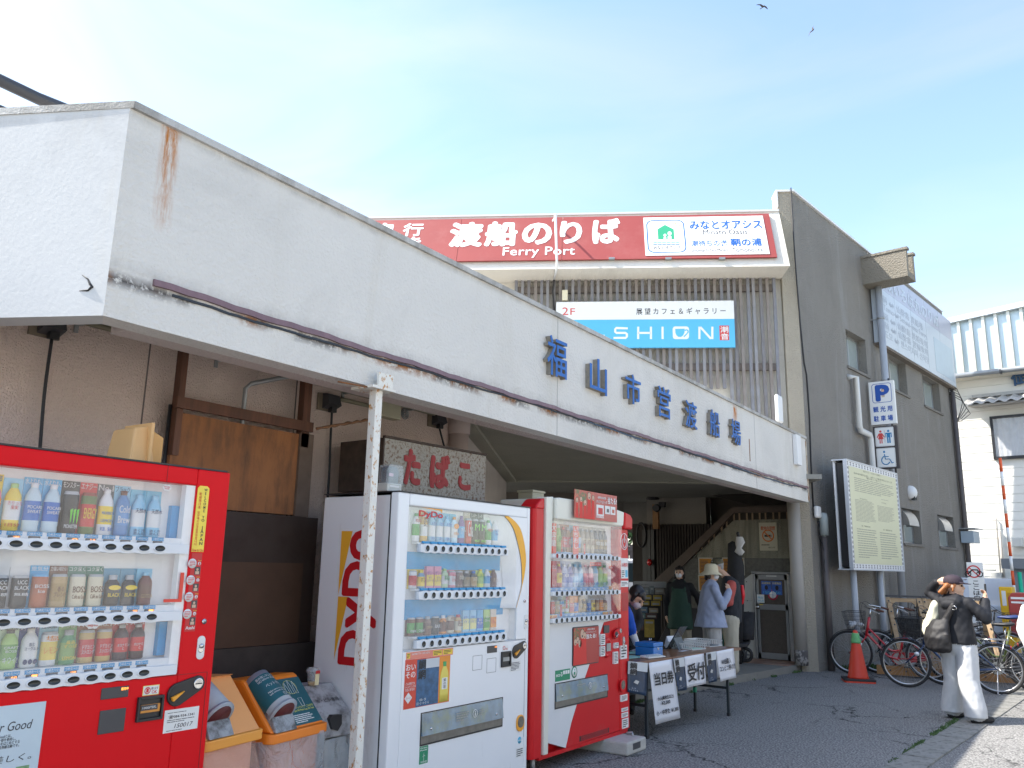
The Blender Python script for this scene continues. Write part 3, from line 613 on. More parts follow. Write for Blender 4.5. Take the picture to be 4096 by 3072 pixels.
fst('り',[zC(90,408),zC(285,608)],mwt,.05);fst('ば',[zC(372,385),zC(627,607)],mwt,.045)
fst('Ferry Port',[zD(1355,640),zD(1990,728)],mwt,.022,csp=1.05)
fst('行',[zD(480,428),zD(640,540)],mwt,.03);fst('き',[zD(485,548),zD(618,655)],mwt,.03);fst('島',[zD(215,425),zD(390,610)],mwt,.04)
fst('仙酔',[zD(-230,440),zD(170,620)],mwt,.04)
fst('For Sensuijima Is.',[zD(-40,655),zD(722,745)],mwt,.015)
# oasis panel
def fsq(name,u0,v0,u1,v1,mat,off,parent=None,th=.004):
 a=plS(*zC(u0,v0),off);b=plS(*zC(u1,v1),off);x0,x1=sorted((a[0],b[0]));z0_,z1_=sorted((a[1],b[1]))
 ya,yb=float(slant(z0_))+off,float(slant(z1_))+off
 g=G();g.hexa([(x0,ya,z0_),(x1,ya,z0_),(x1,ya+th,z0_),(x0,ya+th,z0_),(x0,yb,z1_),(x1,yb,z1_),(x1,yb+th,z1_),(x0,yb+th,z1_)]);return g.obj(name,[mat],fs)
fsq('oasis_panel',826,378,1945,698,mwt,OFF-.012,th=.011)
o2=OFF-.013
def rrect(x0,x1,z0,z1,r,n=6):
 P=[]
 for cx,cz,a0 in((x1-r,z0+r,-90),(x1-r,z1-r,0),(x0+r,z1-r,90),(x0+r,z0+r,180)):
  for i in range(n+1):a=R(a0+90*i/n);P.append((cx+r*math.cos(a),cz+r*math.sin(a)))
 return P
def slg(g):
 g.v=[(x,float(slant(z))+y,z)for x,y,z in g.v];return g
a=plS(*zC(848,400),o2);b=plS(*zC(1213,685),o2);x0,x1,z0_,z1_=a[0],b[0],b[1],a[1]
o_=rrect(x0,x1,z0_,z1_,.12);i_=rrect(x0+.022,x1-.022,z0_+.022,z1_-.022,.10)
g=G();n=len(o_);g.add([(p[0],o2,p[1])for p in o_+i_],[(i,(i+1)%n,(i+1)%n+n,i+n)for i in range(n)]);slg(g);g.obj('logo_border',[mbt],fs)
def fpoly(name,pts,mat,off=o2):
 P=[plS(*zC(*p),off)for p in pts];P=[(p[0],off,p[1])for p in P]
 g=G();g.add(P,[tuple(range(len(P)))]);slg(g);return g.obj(name,[mat],fs)
fpoly('logo_house',[(957,570),(950,480),(1016,440),(1095,480),(1102,568)],mgt)
for cx,cy,r_ in((1017,533,13),(1058,517,18)):
 fpoly('logo_figure',[(cx+r_*math.cos(R(t_)),cy+r_*math.sin(R(t_)))for t_ in range(0,360,30)],mwt,o2-.002)
 fpoly('logo_figure',[(cx-r_*.9,569),(cx-r_*.9,cy+r_+6),(cx,cy+r_+1),(cx+r_*.9,cy+r_+6),(cx+r_*.9,569)],mwt,o2-.002)
for k,mt in((0,mlb),(18,mbt)):
 up_=[(910+i*20,588+k+7*(i%2))for i in range(13)];fpoly('logo_wave',up_+[(x_,y_+8)for x_,y_ in up_[::-1]],mt)
for cx,cy in((1100,427),(1135,447)):fpoly('logo_bird',[(cx-33,cy-5),(cx-14,cy-3),(cx,cy+3),(cx+14,cy-3),(cx+33,cy-4),(cx+14,cy+5),(cx,cy+8),(cx-14,cy+4)],mor)
fst('みなとオアシス',[zC(915,628),zC(1155,655)],mkt,.01,o2)
fst('みなとオアシス',[zC(1230,405),zC(1880,472)],mbt,.02,o2);fst('Minato Oasis',[zC(1350,485),zC(1748,522)],mkt,.0,o2)
fpoly('divider',[(1215,552),(1215,549),(1893,543),(1893,546)],mkt)
fst('潮待ちの港',[zC(1248,580),zC(1573,628)],mbt,.012,o2);fst('鞆の浦',[zC(1592,562),zC(1878,625)],mbt,.022,o2)
fst('Shiomachi No Minato',[zC(1250,652),zC(1587,676)],mkt,0,o2);fst('Tomonoura',[zC(1608,645),zC(1885,677)],mkt,0,o2)
for u in(545,1045,1518):
 a=plS(*zC(u,742),-.02);g=G();g.box(a[0]-.05,a[0]+.05,float(slant(a[1]))-.1,float(slant(a[1])),a[1]-.03,a[1]);g.obj('bracket',[mgal],fs)
 # white bent pole in front of the sign
t=thing('service_pole','thin white bent conduit pole in front of the ferry sign','pole',Ff)
pz=[Ff.pl(*zC(22,340),-.62),Ff.pl(*zC(40,320),-.75),Ff.pl(*zC(48,345),-.75),Ff.pl(*zC(62,800),-.75),Ff.pl(*zC(38,910),-.2)];ys=[-.3,-.45,-.75,-.75,-.15]
g=G();g.tube([(p[0],y_,p[1])for p,y_ in zip(pz,ys)],.022,8);g.obj('pole',[mwhm],t)
g=G();p5=Ff.pl(*zC(38,1240),-.05);g.tube([(pz[4][0],-.15,pz[4][1]),(pz[4][0]-.03,-.07,pz[4][1]-.2),(p5[0],-.05,p5[1])],.016,6);g.obj('cable',[mblk],t)
# ---------------------------------------------------------------- timber slat screen
scr=thing('slat_screen','weathered grey timber slat screen on the upper front','screen',Ff)
YS=-.02
msl=[M('slat_%d'%i,c,.8,var=.25,vs=7,dirt=(.20,.155,.125),dthr=(.48,.78),ds=3,dstretch=(6,6,.6))for i,c in enumerate([(.20,.205,.23),(.25,.25,.265),(.18,.175,.185),(.23,.205,.19)])]
xr0=Ff.pl(*zC(1975,900),YS)[0];xl0=Ff.pl(*zD(1470,1000),YS)[0];zt0=Ff.pl(*zC(1400,870),YS)[1];zshort=Ff.pl(*zG(1430,467),YS)[1];zlong=3.3
nsl=int(round((xr0-xl0)/.1127));SL={}
for i in range(nsl+1):
 x=xl0+(xr0-xl0)*i/nsl;lo=zshort if i<nsl-7 else zlong
 k=(i%4,lo)
 if k not in SL:g=G();g.box(-.026,.026,0,.05,lo,zt0);SL[k]=g.mesh('slat',[msl[i%4]])
 o=bpy.data.objects.new('slat',SL[k]);COL.objects.link(o);o.parent=scr;o.location=(x+random.uniform(-.004,.004),YS+random.uniform(-.004,.004),random.uniform(-.012,.004));o.rotation_euler=(0,R(random.uniform(-.12,.12)),0)
for v_,pz_ in((1000,zC),(307,zG)):
 z_=Ff.pl(*pz_(1400,v_),YS+.05)[1];g=G();g.box(xl0-.03,xr0+.03,YS+.051,YS+.11,z_-.06,z_+.06);g.obj('rail',[M('rail_brown',(.20,.17,.15),.85,var=.3,vs=12)],scr)
 # ---------------------------------------------------------------- cafe sign
cs=thing('cafe_sign','light blue and white cafe sign fixed on the timber slats','sign',Ff)
YC=-.13
ca=Ff.pl(*zC(55,1124),YC);cb=Ff.pl(*zC(1641,1524),YC);cm=Ff.pl(*zC(900,1277),YC)[1]
mcb=M('sky_blue_panel',(.10,.47,.74),.35,var=.03)
xs_,xe_=ca[0],cb[0];ze=cb[1];zs_=ca[1]
g=G();g.box(xs_,xe_,YC,YC+.05,ze,cm-.001);g.obj('lower_panel',[mcb],cs)
g=G();g.box(xs_,xe_,YC,YC+.05,cm,zs_);g.obj('upper_panel',[mwt],cs)
def cst(s_,z_,u0,v0,u1,v1,mat,bold=.01,**k):
 a=Ff.pl(*z_(u0,v0),YC);b=Ff.pl(*z_(u1,v1),YC);return text(cs,s_,a[0],b[0],b[1],a[1],YC-.0005,mat,bold=bold,**k)
mrt=M('sign_red',(.62,.06,.05),.5)
cst('2',zC,110,1172,162,1238,mrt,.0);cst('F',zC,180,1180,222,1237,mrt,.0)
cst('展 望 カ フ ェ ＆ ギ ャ ラ リ ー',zC,762,1178,1555,1232,mkt,.006)
cst('シオン',zC,180,1402,485,1447,mwt,.01)
def cpoly(pts,holes_=(),name='lettering',mat=mwt,off=.001):
 P=[Ff.pl(*zC(*p),YC)for p in pts];g=G();g.add([(p[0],YC-off,p[1])for p in P],[tuple(range(len(P)))]);return g.obj(name,[mat],cs)
def cstroke(pts,w,mat=mwt,off=.001,closed=False,name='lettering'):
 """wide line drawn on the sign from pixel points"""
 P=[Vector((Ff.pl(*zC(*p),YC)[0],Ff.pl(*zC(*p),YC)[1]))for p in pts];g=G();n=len(P)
 Lp,Rp=[],[]
 for i in range(n):
  a=P[(i-1)%n]if(closed or i)else P[i];b=P[(i+1)%n]if(closed or i<n-1)else P[i];t_=(b-a).normalized();q=Vector((-t_.y,t_.x))*w/2
  if(closed or 0<i<n-1):
   u1=(P[i]-P[i-1]).normalized();u2=(P[(i+1)%n]-P[i]).normalized();c_=max(.5,math.cos(u1 .angle(u2)/2));q/=c_
  Lp.append(P[i]+q);Rp.append(P[i]-q)
 vs=[(p.x,YC-off,p.y)for p in Lp+Rp];g.add(vs,[(i,(i+1)%n,(i+1)%n+n,i+n)for i in range(n if closed else n-1)]);return g.obj(name,[mat],cs)
cstroke([(688,1357),(585,1354),(577,1364),(577,1388),(587,1397),(668,1397),(680,1406),(680,1430),(670,1441),(562,1441)],.036)
cstroke([(780,1342),(780,1452)],.036);cstroke([(893,1342),(893,1452)],.036);cstroke([(780,1397),(893,1397)],.036);cstroke([(996,1342),(996,1452)],.036)
cstroke([(1322,1452),(1322,1342)],.036);cstroke([(1330,1345),(1424,1449)],.036);cstroke([(1436,1452),(1436,1342)],.036)
cpoly([(1085,1360),(1095,1343),(1110,1340),(1205,1340),(1222,1345),(1230,1360),(1230,1430),(1222,1447),(1205,1452),(1105,1452),(1092,1446),(1087,1430)])
cpoly([(1108,1362),(1192,1360),(1190,1395),(1178,1420),(1160,1433),(1135,1432),(1118,1418),(1109,1395)],mat=mcb,off=.002,name='cup_shape')
cstroke([(1192,1378),(1205,1370),(1220,1374),(1222,1390),(1208,1408),(1184,1432)],.02,mcb,.0025,name='cup_shape')
cpoly([(1498,1332),(1583,1332),(1586,1462),(1502,1462)],mat=mrt,name='seal');cst('潮',zC,1506,1340,1578,1395,mwt,.012,thick=.004);cst('音',zC,1510,1402,1582,1456,mwt,.012,thick=.004)
# small sensor left of the sign and white router on the canopy top
p=Ff.pl(*zC(132,1055),-.1);t=thing('slat_sensor','small cream lamp unit on the slats above the cafe sign','lamp',Ff);g=G();g.box(p[0]-.05,p[0]+.05,-.14,-.05,p[1]-.12,p[1]+.07);g.obj('body',[M('cream_plastic',(.72,.66,.48),.5)],t,bevel=.01)
p=Fc.pl(*zG(1863,720),.1);t=thing('wireless_unit','white rounded wireless unit standing on the canopy edge','router',Fc);g=G();g.box(p[0]-.12,p[0]+.12,.04,.1,p[1],p[1]+.42);g.obj('shell',[mwhm],t,bevel=.028)
# ---------------------------------------------------------------- unseen pavement and houses behind the camera, added for warm bounce light
g=G();g.prismz([(1.51,-40),(60,-40),(60,60),(1.51,60)],-.05,.006);g.obj('quay_pavement',[M('pale_concrete',(.36,.35,.32),.9,var=.12,vs=.8)],kind='structure',label='pale concrete quay pavement on the sunny side')
for i,(y0,y1,h,c)in enumerate([(-13,-4.5,6.4,(.62,.59,.52)),(-4,3.5,5.6,(.66,.65,.62)),(4.2,11.5,6.8,(.58,.52,.44)),(12.2,20,5.9,(.64,.62,.58))]):
 t=thing('street_house',['cream house facing the canopy, southern end','white house facing the vending machines','sand coloured house facing the lobby','off white house facing the bicycles'][i],'house',None,(11.5,y0,0),0)
 m_=plaster('street_wall_%d'%i,c,bs=20,bump=.2);hs=[(y-y0,y-y0+1.3,z,z+1.2)for z in(1.0,h-2.4)for y in np.arange(y0+.9,y1-1.8,2.4)]
 g=G();wallgrid(g,0,y1-y0,0,h,hs,0,.25);g.v=[(y,(y1-y0)-x if False else x,z)for x,y,z in g.v];g.obj('wall',[m_],t)
 g=G();g.box(-.5,5.0,-.3,y1-y0+.3,h+.001,h+.16);g.obj('roof',[mdkp],t);g=G();g.box(.26,4.6,0,y1-y0,0,h);g.obj('inner_walls',[m_],t)
 for a,b,c_,d in hs:g=G();g.box(.14,.16,a,b,c_,d);w=g.obj('window',[M('street_glass',(.05,.07,.08),.08,coat=1)],t);g=G();g.box(.10,.18,(a+b)/2-.03,(a+b)/2+.03,c_,d);g.obj('sash',[malu],w)
 # ================================================================ VENDING MACHINES
VX=-3.58
mredp=M('red_paint',(.70,.004,.010),.42,spec=.18,var=.05,vs=2);mwhp=M('white_paint',(.80,.81,.82),.35,coat=.35,var=.035,vs=1.6,dirt=(.50,.50,.48),dthr=(.62,.85),ds=2.2,dstretch=(4,4,.7))
mcream=M('yellowed_white',(.70,.69,.60),.4,coat=.2,var=.05,vs=2);mbk=M('black_plastic',(.022,.022,.024),.42);mdg=M('dark_grey_panel',(.055,.055,.06),.4)
minn=M('display_white',(.74,.75,.76),.5,emit=(.9,.95,1.0),es=.02);mlitw=M('shelf_white',(.72,.74,.76),.4);mbut=M('button_dark',(.035,.037,.033),.18);mtagb=M('tag_blue',(.03,.28,.55),.5)  # display back glows faintly to brighten the windows
mor2=M('orange_knob',(.85,.36,.03),.35);mchr=M('chrome',(.6,.6,.6),.2,1.0);mstk=M('sticker_white',(.74,.74,.72),.5);myel=M('strip_yellow',(.85,.60,.06),.5)
mgl=glassmat('machine_window',.04,ior=1.5);mgl2=glassmat('dusty_machine_window',.06,ior=1.5)
mled=M('price_light',(.1,.03,.01),.4,emit=(1.0,.30,.05),es=1.2);mgrn=M('sticker_green',(.02,.25,.12),.5);mtx=M('print_dark',(.04,.04,.05),.6);mrd=M('print_red',(.60,.03,.03),.5)
mbl=M('panel_blue',(.03,.30,.62),.45,var=.12,vs=4)
CC={}
def cm_(c,rough=.35):
 k='pack_%02x%02x%02x'%tuple(int(q*255)for q in c)
 return M(k,c,rough,coat=.15)
WHT=(.75,.75,.75);BLK=(.02,.02,.022);RED=(.6,.02,.02);GRN=(.05,.32,.06);YEL=(.85,.62,.04);ORG=(.80,.28,.03);BLU=(.02,.14,.50);LBL=(.10,.42,.72);SKY=(.30,.60,.80);BRN=(.16,.06,.03);TAN=(.50,.34,.15);PNK=(.80,.28,.34);CRM=(.70,.64,.48);TEA=(.42,.17,.05);PUR=(.20,.08,.28);LGR=(.42,.62,.20);SIL=(.45,.46,.48);NVY=(.02,.03,.12);CLR=(.55,.68,.74)
PM={}
def product(parent,x,z,w,h,spec,y=.10):
 """one dummy pack in the window: (kind, body, band, cap, card, words, word colour, head words)"""
 kind,body,band,cap,card,words,wc,head=spec
 key=(round(w,3),round(h,3),kind,body,band,cap,card)
 if key not in PM:
  g=G();r=w*(.43 if kind!='card' else.4);mats=[cm_(body),cm_(band),cm_(cap),cm_(card or WHT)]
  if card:g.box(-w*.49,w*.49,.034,.038,-.001,h,3)
  hh=h*(.94 if card else 1)
  if kind=='bottle':
   pr=[(r*.80,0),(r,.03*hh),(r*.96,.12*hh),(r,.15*hh),(r,.22*hh),(r,.60*hh),(r*.98,.64*hh),(r*.9,.72*hh),(r*.55,.83*hh),(r*.42,.86*hh),(r*.46,.87*hh),(r*.46,.95*hh),(r*.3,.96*hh)]
   ms=[0,0,0,0,1,0,0,0,0,2,2,2]
  elif kind=='can':
   hh=h*(.80 if card else.96);pr=[(r*.82,0),(r,.04*hh),(r,.18*hh),(r,.72*hh),(r,.92*hh),(r*.86,.985*hh),(r*.86,hh)];ms=[0,0,1,0,2,2]
  elif kind=='alu':
   hh=h*(.85 if card else.95);pr=[(r*.9,0),(r,.03*hh),(r,.12*hh),(r,.62*hh),(r*.95,.70*hh),(r*.55,.82*hh),(r*.55,.84*hh),(r*.58,.96*hh),(r*.5,.97*hh)];ms=[0,0,1,0,0,2,2,2]
  else:
   pr=None;g.box(-w*.46,w*.46,.012,.05,0,h,0);g.box(-w*.46,w*.46,.009,.0115,h*.12,h*.62,1)
  if pr:g.lathe(pr,(0,.02,0),14,mats=ms,sy=.62)
  PM[key]=g.mesh('display_pack',mats)
 o=bpy.data.objects.new('display_pack',PM[key]);COL.objects.link(o);o.parent=parent;o.location=(x,y,z)
 yf=.02-w*.43*.62-.002 if kind in('bottle','can','alu')else.008
 rw=w*(.36 if kind!='card' else.42);kz=h*(.94 if card and kind=='bottle' else.8 if card else 1)
 if words:
  for wd_,z0,z1 in words:text(o,wd_,-rw,rw,z0*h,z1*h,yf,cm_(wc),bold=.0,thick=.0008)
 if head:text(o,head,-w*.44,w*.44,h*.87,h*.985,.0338,cm_(WHT if sum(card)<1.4 else NVY),thick=.0008)
 return o
def btn_strip(parent,xs,xe,z,centres,kind='oval',y=-.008,hh=.026,lit=()):
 """wavy button bar: bar, one raised ring and one dark button for every pack"""
 g=G();pts=[];n=60
 tp=[(xs+(xe-xs)*i/n,z+hh*(.80+.20*max([math.exp(-((xs+(xe-xs)*i/n-c)/.026)**2)for c in centres])))for i in range(n+1)]
 bt=[(xs+(xe-xs)*i/n,z-hh*(.80+.20*max([math.exp(-((xs+(xe-xs)*i/n-c)/.026)**2)for c in centres])))for i in range(n+1)]
 for i in range(n):
  a,b,c,d=bt[i],bt[i+1],tp[i+1],tp[i]
  g.hexa([(a[0],y,a[1]),(b[0],y,b[1]),(b[0],y+.03,b[1]),(a[0],y+.03,a[1]),(d[0],y,d[1]),(c[0],y,c[1]),(c[0],y+.03,c[1]),(d[0],y+.03,d[1])])
 g.obj('button_bar',[mlitw],parent)
 key=('btn',kind)
 if key not in PM:
  g=G();sx,sz=((.026,.0135)if kind=='oval' else(.019,.019));n=18
  for q,(r0,yy,m_)in enumerate([(1.18,-.001,0),(1.12,-.005,0),(1.0,-.005,1),(.9,-.003,1),(.02,-.0025,1)]):pass
  rings=[(1.2,0.0),(1.14,-.005),(1.0,-.005),(.94,-.002),(.0,-.001)]
  for rr_,yy in rings:
   for j in range(n):a=2*math.pi*j/n;g.v.append((sx*rr_*math.cos(a),yy,sz*rr_*math.sin(a)))
  for i in range(4):
   for j in range(n):g.f.append((i*n+j,i*n+(j+1)%n,(i+1)*n+(j+1)%n,(i+1)*n+j));g.mi.append(0 if i<2 else 1);g.sm.append(True)
  PM[key]=g.mesh('button',[mlitw,mbut])
  PM[key+('lit',)]=PM[key].copy();PM[key+('lit',)].materials[1]=M('lit_button',(.35,.03,.02),.3)
 for i,c in enumerate(centres):
  o=bpy.data.objects.new('button',PM[key+(('lit',)if i in lit else())]);COL.objects.link(o);o.parent=parent;o.location=(c,y-.001,z)
def hollow_front(g,x0,x1,z0,z1,wx0,wx1,wz0,wz1,y0,y1,m=0):
 g.box(x0,wx0,y0,y1,z0,z1,m);g.box(wx1,x1,y0,y1,z0,z1,m);g.box(wx0,wx1,y0,y1,wz1,z1,m);g.box(wx0,wx1,y0,y1,z0,wz0,m)
def coin_unit(parent,cx,cz,s,mat,knob):
 """rounded coin plate with return lever, lever dish and coin slot"""
 g=G();P=[]
 for(x,z,r,a0,a1)in((cx-.035*s,cz-.014*s,.048*s,110,290),(cx+.062*s,cz+.022*s,.034*s,-70,110)):
  for i in range(10):a=R(a0+(a1-a0)*i/9);P.append((x+r*math.cos(a),z+r*math.sin(a)))
 g.prism(P,-.012,.0);g.obj('coin_plate',[mat],parent,bevel=.003)
 g=G();g.lathe([(.036*s,-.0135),(.034*s,-.0125),(.0,-.0125)],(cx-.035*s,0,cz-.014*s),20,axis='y');g.obj('lever_dish',[mbk],parent)
 a=R(28);L_=.036*s;g=G();c_=(cx-.04*s,cz-.017*s);dx,dz=math.cos(a),math.sin(a)
 g.prism([(c_[0]-dx*L_*.8+dz*.010*s,c_[1]-dz*L_*.8-dx*.010*s),(c_[0]+dx*L_,c_[1]+dz*L_),(c_[0]-dx*L_*.8-dz*.010*s,c_[1]-dz*L_*.8+dx*.010*s)],-.028,-.0138);g.obj('lever',[knob],parent,bevel=.002)
 g=G();g.lathe([(.024*s,-.012),(.024*s,-.017),(.019*s,-.017),(.0,-.016)],(cx+.062*s,0,cz+.022*s),18,axis='y');g.obj('coin_ring',[mchr],parent)
 g=G();g.box(cx+.046*s,cx+.078*s,-.0185,-.0171,cz+.020*s,cz+.0245*s);g.obj('coin_slot',[mbk],parent)
def lock_unit(parent,cx,cz,w=.022,h=.055):
 g=G();g.prism(rrect(cx-w,cx+w,cz-h,cz+h,w*.95),-.006,0);g.obj('lock_plate',[mstk if w>.02 else malu],parent,bevel=.002)
 g=G();g.lathe([(w*.75,-.0065),(w*.62,-.0075),(w*.5,-.0066)],(cx,0,cz-h*.15),16,axis='y');g.lathe([(w*.55,-.0068),(w*.5,-.014),(.0,-.014)],(cx,0,cz+h*.15),16,axis='y');g.obj('lock_cylinder',[mchr],parent)
def sticker(parent,x0,x1,z0,z1,mat,nbars=0,y=-.0015,bm=None,name='sticker',seed=1,jag=.15):
 g=G();g.box(x0,x1,y,-.0002,z0,z1);o=g.obj(name,[mat],parent)
 if nbars:
  g=G();bars(g,x0+(x1-x0)*.08,x1-(x1-x0)*.08,z0+(z1-z0)*.08,z1-(z1-z0)*.08,nbars,y-.0003,t=.0004,rnd=random.Random(seed),jag=jag);b=g.obj('print',[bm or mtx],parent);b['kind']='stuff'
 return o
def machine_root(name,label,y0):
 F=Frame(VX,y0,90);return thing(name,label,'vending machine',F,group=None),F
class Sh:
 """lets parts be written with world distances along the row"""
 def __init__(s,y0):s.o=y0
 # ---------------------------------------------------------------- 1: red machine in front
Y1=1.30;r1,F1=machine_root('vending_machine','bright red drinks vending machine nearest the camera with welcome strip',Y1)
X=lambda q:q-Y1
w_=2.671-Y1
g=G();g.box(0.0,w_,.09,.74,.1,1.93);g.obj('cabinet',[mredp],r1,bevel=.006)
g=G();hollow_front(g,0,w_,.12,1.942,X(1.36),X(2.484),.987,1.862,0,.089);g.obj('front_frame',[mredp],r1,bevel=.007)
g=G();g.box(.01,w_-.02,-.0,.7,1.9425,1.95);g.obj('top_edge',[mbk],r1)
g=G();g.box(X(2.3165),X(2.3185),-.0012,-.0001,1.862,1.942);g.box(X(1.36),X(2.640),-.0012,-.0001,.982,.984);g.box(X(2.640),X(2.6425),-.0012,-.0001,.3,.984);g.obj('seam',[M('dark_red_seam',(.15,.01,.01),.6)],r1)
g=G();g.box(X(1.36),X(2.484),.0885,.095,.987,1.862);g.obj('display_back',[minn],r1)
g=G();g.box(X(2.40),X(2.467),.060,.088,1.60,1.76);g.box(X(2.40),X(2.467),.06,.088,1.07,1.22);g.obj('blue_side_panel',[mbl],r1)
g=G();g.box(X(1.362),X(2.482),.006,.009,.989,1.860);g.obj('window',[mgl],r1)
g=G();g.box(X(2.435),X(2.4835),.012,.05,.99,1.86);g.obj('display_side',[minn],r1)
rows1=[(1.606,[('bottle',TEA,(.55,.2,.04),WHT,(.1,.5,.65),[('茶',.25,.45)],WHT,'00ml'),('bottle',TEA,(.55,.2,.04),WHT,(.1,.5,.65),[('ミネ\nラル',.45,.6),('麦茶',.25,.42)],WHT,'600ml'),('bottle',PNK,YEL,WHT,YEL,[('ピングレ\nソルティ',.42,.60),('600ml',.12,.22)],RED,'熱中症対策'),('bottle',YEL,WHT,LGR,SKY,[('きりっと\n果実',.40,.56),('1日分',.08,.15)],RED,None),('bottle',CLR,BLU,WHT,LBL,[('POCARI\nSWEAT',.34,.48)],WHT,'水よりも、'),('bottle',CLR,BLU,WHT,LBL,[('POCARI\nSWEAT',.34,.48)],WHT,'水よりも、'),('can',BLK,BLK,SIL,(.03,.03,.03),[('MONSTER',.10,.17)],WHT,'モンスター'),('can',(.12,.18,.04),RED,(.3,.05,.02),RED,[('ENERGY',.3,.5)],YEL,'エナジー'),('bottle',WHT,YEL,WHT,(.12,.13,.14),[('WILKINSON',.40,.46),('LEMON',.25,.31),('刺激、強め',.08,.16)],BLU,'No.1'),('bottle',(.10,.25,.50),(.12,.3,.6),BRN,SKY,[('Cold\nBrew',.25,.6)],WHT,'ブラック'),('bottle',SKY,WHT,SKY,(.2,.55,.75),[('天然水',.50,.60),('清く冷\n澄んだ',.04,.16)],NVY,None),('bottle',SKY,WHT,SKY,(.2,.55,.75),[('天然水',.50,.60),('清く冷\n澄んだ',.04,.16)],NVY,None)],1.435,.0797,.215,1.555),(1.300,[('can',TAN,YEL,SIL,(.18,.16,.13),[('Wonda',.3,.45)],RED,None),('can',YEL,TAN,SIL,(.2,.18,.15),[('微糖',.3,.5)],RED,None),('can',(.75,.5,.15),TAN,SIL,(.17,.16,.14),[('Wonda',.38,.48)],RED,'上質な休憩'),('can',BLK,BLK,SIL,WHT,[('UCC\nBLACK',.45,.68),('無糖',.3,.38)],WHT,None),('can',BLK,BLK,SIL,WHT,[('UCC\nBLACK',.45,.68),('無糖',.3,.38)],WHT,None),('can',(.45,.12,.05),(.45,.12,.05),LBL,LBL,[('BOSS\nIce',.35,.55)],WHT,'旅気分'),('can',TAN,(.42,.28,.1),SIL,BRN,[('香る\nブレンド',.25,.5)],BRN,'力強い味わい'),('can',CRM,CRM,SIL,(.05,.2,.14),[('BOSS',.35,.5),('Café au Lait',.2,.3)],BRN,'コク深く'),('can',CRM,CRM,SIL,(.05,.2,.14),[('BOSS',.35,.5),('Café au Lait',.2,.3)],BRN,'コク深く'),('alu',BLK,BLK,SIL,(.10,.3,.45),[('BLACK',.24,.34),('●',.42,.55)],YEL,None),('alu',BLK,BLK,SIL,(.10,.3,.45),[('BLACK',.24,.34),('●',.42,.55)],YEL,None),('bottle',(.18,.05,.03),BRN,SKY,(.25,.55,.75),[('COCOA',.2,.3)],TAN,None)],1.430,.0797,.162,1.250),(1.064,[('bottle',LGR,WHT,WHT,LBL,[('すっきり',.3,.5)],GRN,None),('bottle',RED,WHT,WHT,(.5,.7,.8),[('りんご',.3,.5)],RED,None),('bottle',TEA,WHT,WHT,BLU,[('紅茶',.3,.5)],RED,None),('bottle',LGR,(.2,.4,.1),(.1,.1,.1),(.55,.72,.55),[('CRAFT\nBOSS',.38,.52),('キウイ!',.14,.28)],WHT,'クエン酸'),('bottle',WHT,WHT,WHT,(.03,.05,.25),[('飲む\nヨーグルト',.40,.58),('●●●',.08,.2)],NVY,'爽やか!'),('can',WHT,(.8,.6,.1),SIL,SKY,[('塩',.6,.72),('レモン',.3,.45)],ORG,'強炭酸'),('alu',(.1,.32,.12),(.25,.4,.1),SIL,(.2,.45,.15),[('最高\nすっぱ',.4,.58),('LEMON',.12,.2)],YEL,'すっぱ'),('can',(.6,.42,.15),RED,SIL,(.35,.12,.06),[('ドデカミン\nストロング',.22,.45)],WHT,'No.1'),('can',(.6,.42,.15),RED,SIL,(.35,.12,.06),[('ドデカミン\nストロング',.22,.45)],WHT,'No.1'),('bottle',(.07,.03,.03),RED,SIL,(.50,.03,.04),[('オロナミン\nC',.26,.42)],WHT,'元気'),('bottle',(.07,.03,.03),RED,SIL,(.50,.03,.04),[('オロナミン\nC',.26,.42)],WHT,'元気')],1.502,.0797,.162,1.009)]
for zb_,items,xs0,pitch,h_,zb2 in rows1:
 n=len(items);cs_=[X(xs0+i*pitch)for i in range(n)]
 for i,sp in enumerate(items):
  ww=.0785
  if xs0+i*pitch<1.5:continue
  product(r1,cs_[i],zb_,ww,h_*(1.05 if sp[7]else 1),sp,y=.045)
 g=G();g.box(X(1.362),X(2.434),.012,.08,zb_-.012,zb_-.001);g.box(X(1.362),X(2.434),.012,.02,zb2+.02,zb_-.012);g.obj('shelf',[mlitw],r1)
 btn_strip(r1,X(1.38),X(2.466),zb2,[c for c in cs_],'oval',y=-.010)
 for i,c in enumerate(cs_):
  if xs0+i*pitch<1.5:continue
  g=G();g.box(c-.030,c+.030,.0095,.0118,zb2+.034,zb2+.050);g.obj('price_tag',[mtagb],r1)
  text(r1,'つめた〜い',c-.027,c+.027,zb2+.037,zb2+.048,.0094,mstk,thick=.0005)
  g=G();g.box(c-.024,c+.024,.0095,.0115,zb2+.020,zb2+.033);g.obj('price_display',[mdg],r1)
  pr_={(0,3):'190',(0,6):'0',(0,7):'16',(1,10):'70',(1,11):'1',(2,3):'60',(2,4):'1',(2,6):'150'}.get((rows1 .index((zb_,items,xs0,pitch,h_,zb2)),i))
  if pr_:text(r1,pr_,c-.002,c+.02,zb2+.022,zb2+.031,.0094,mled,thick=.0005)
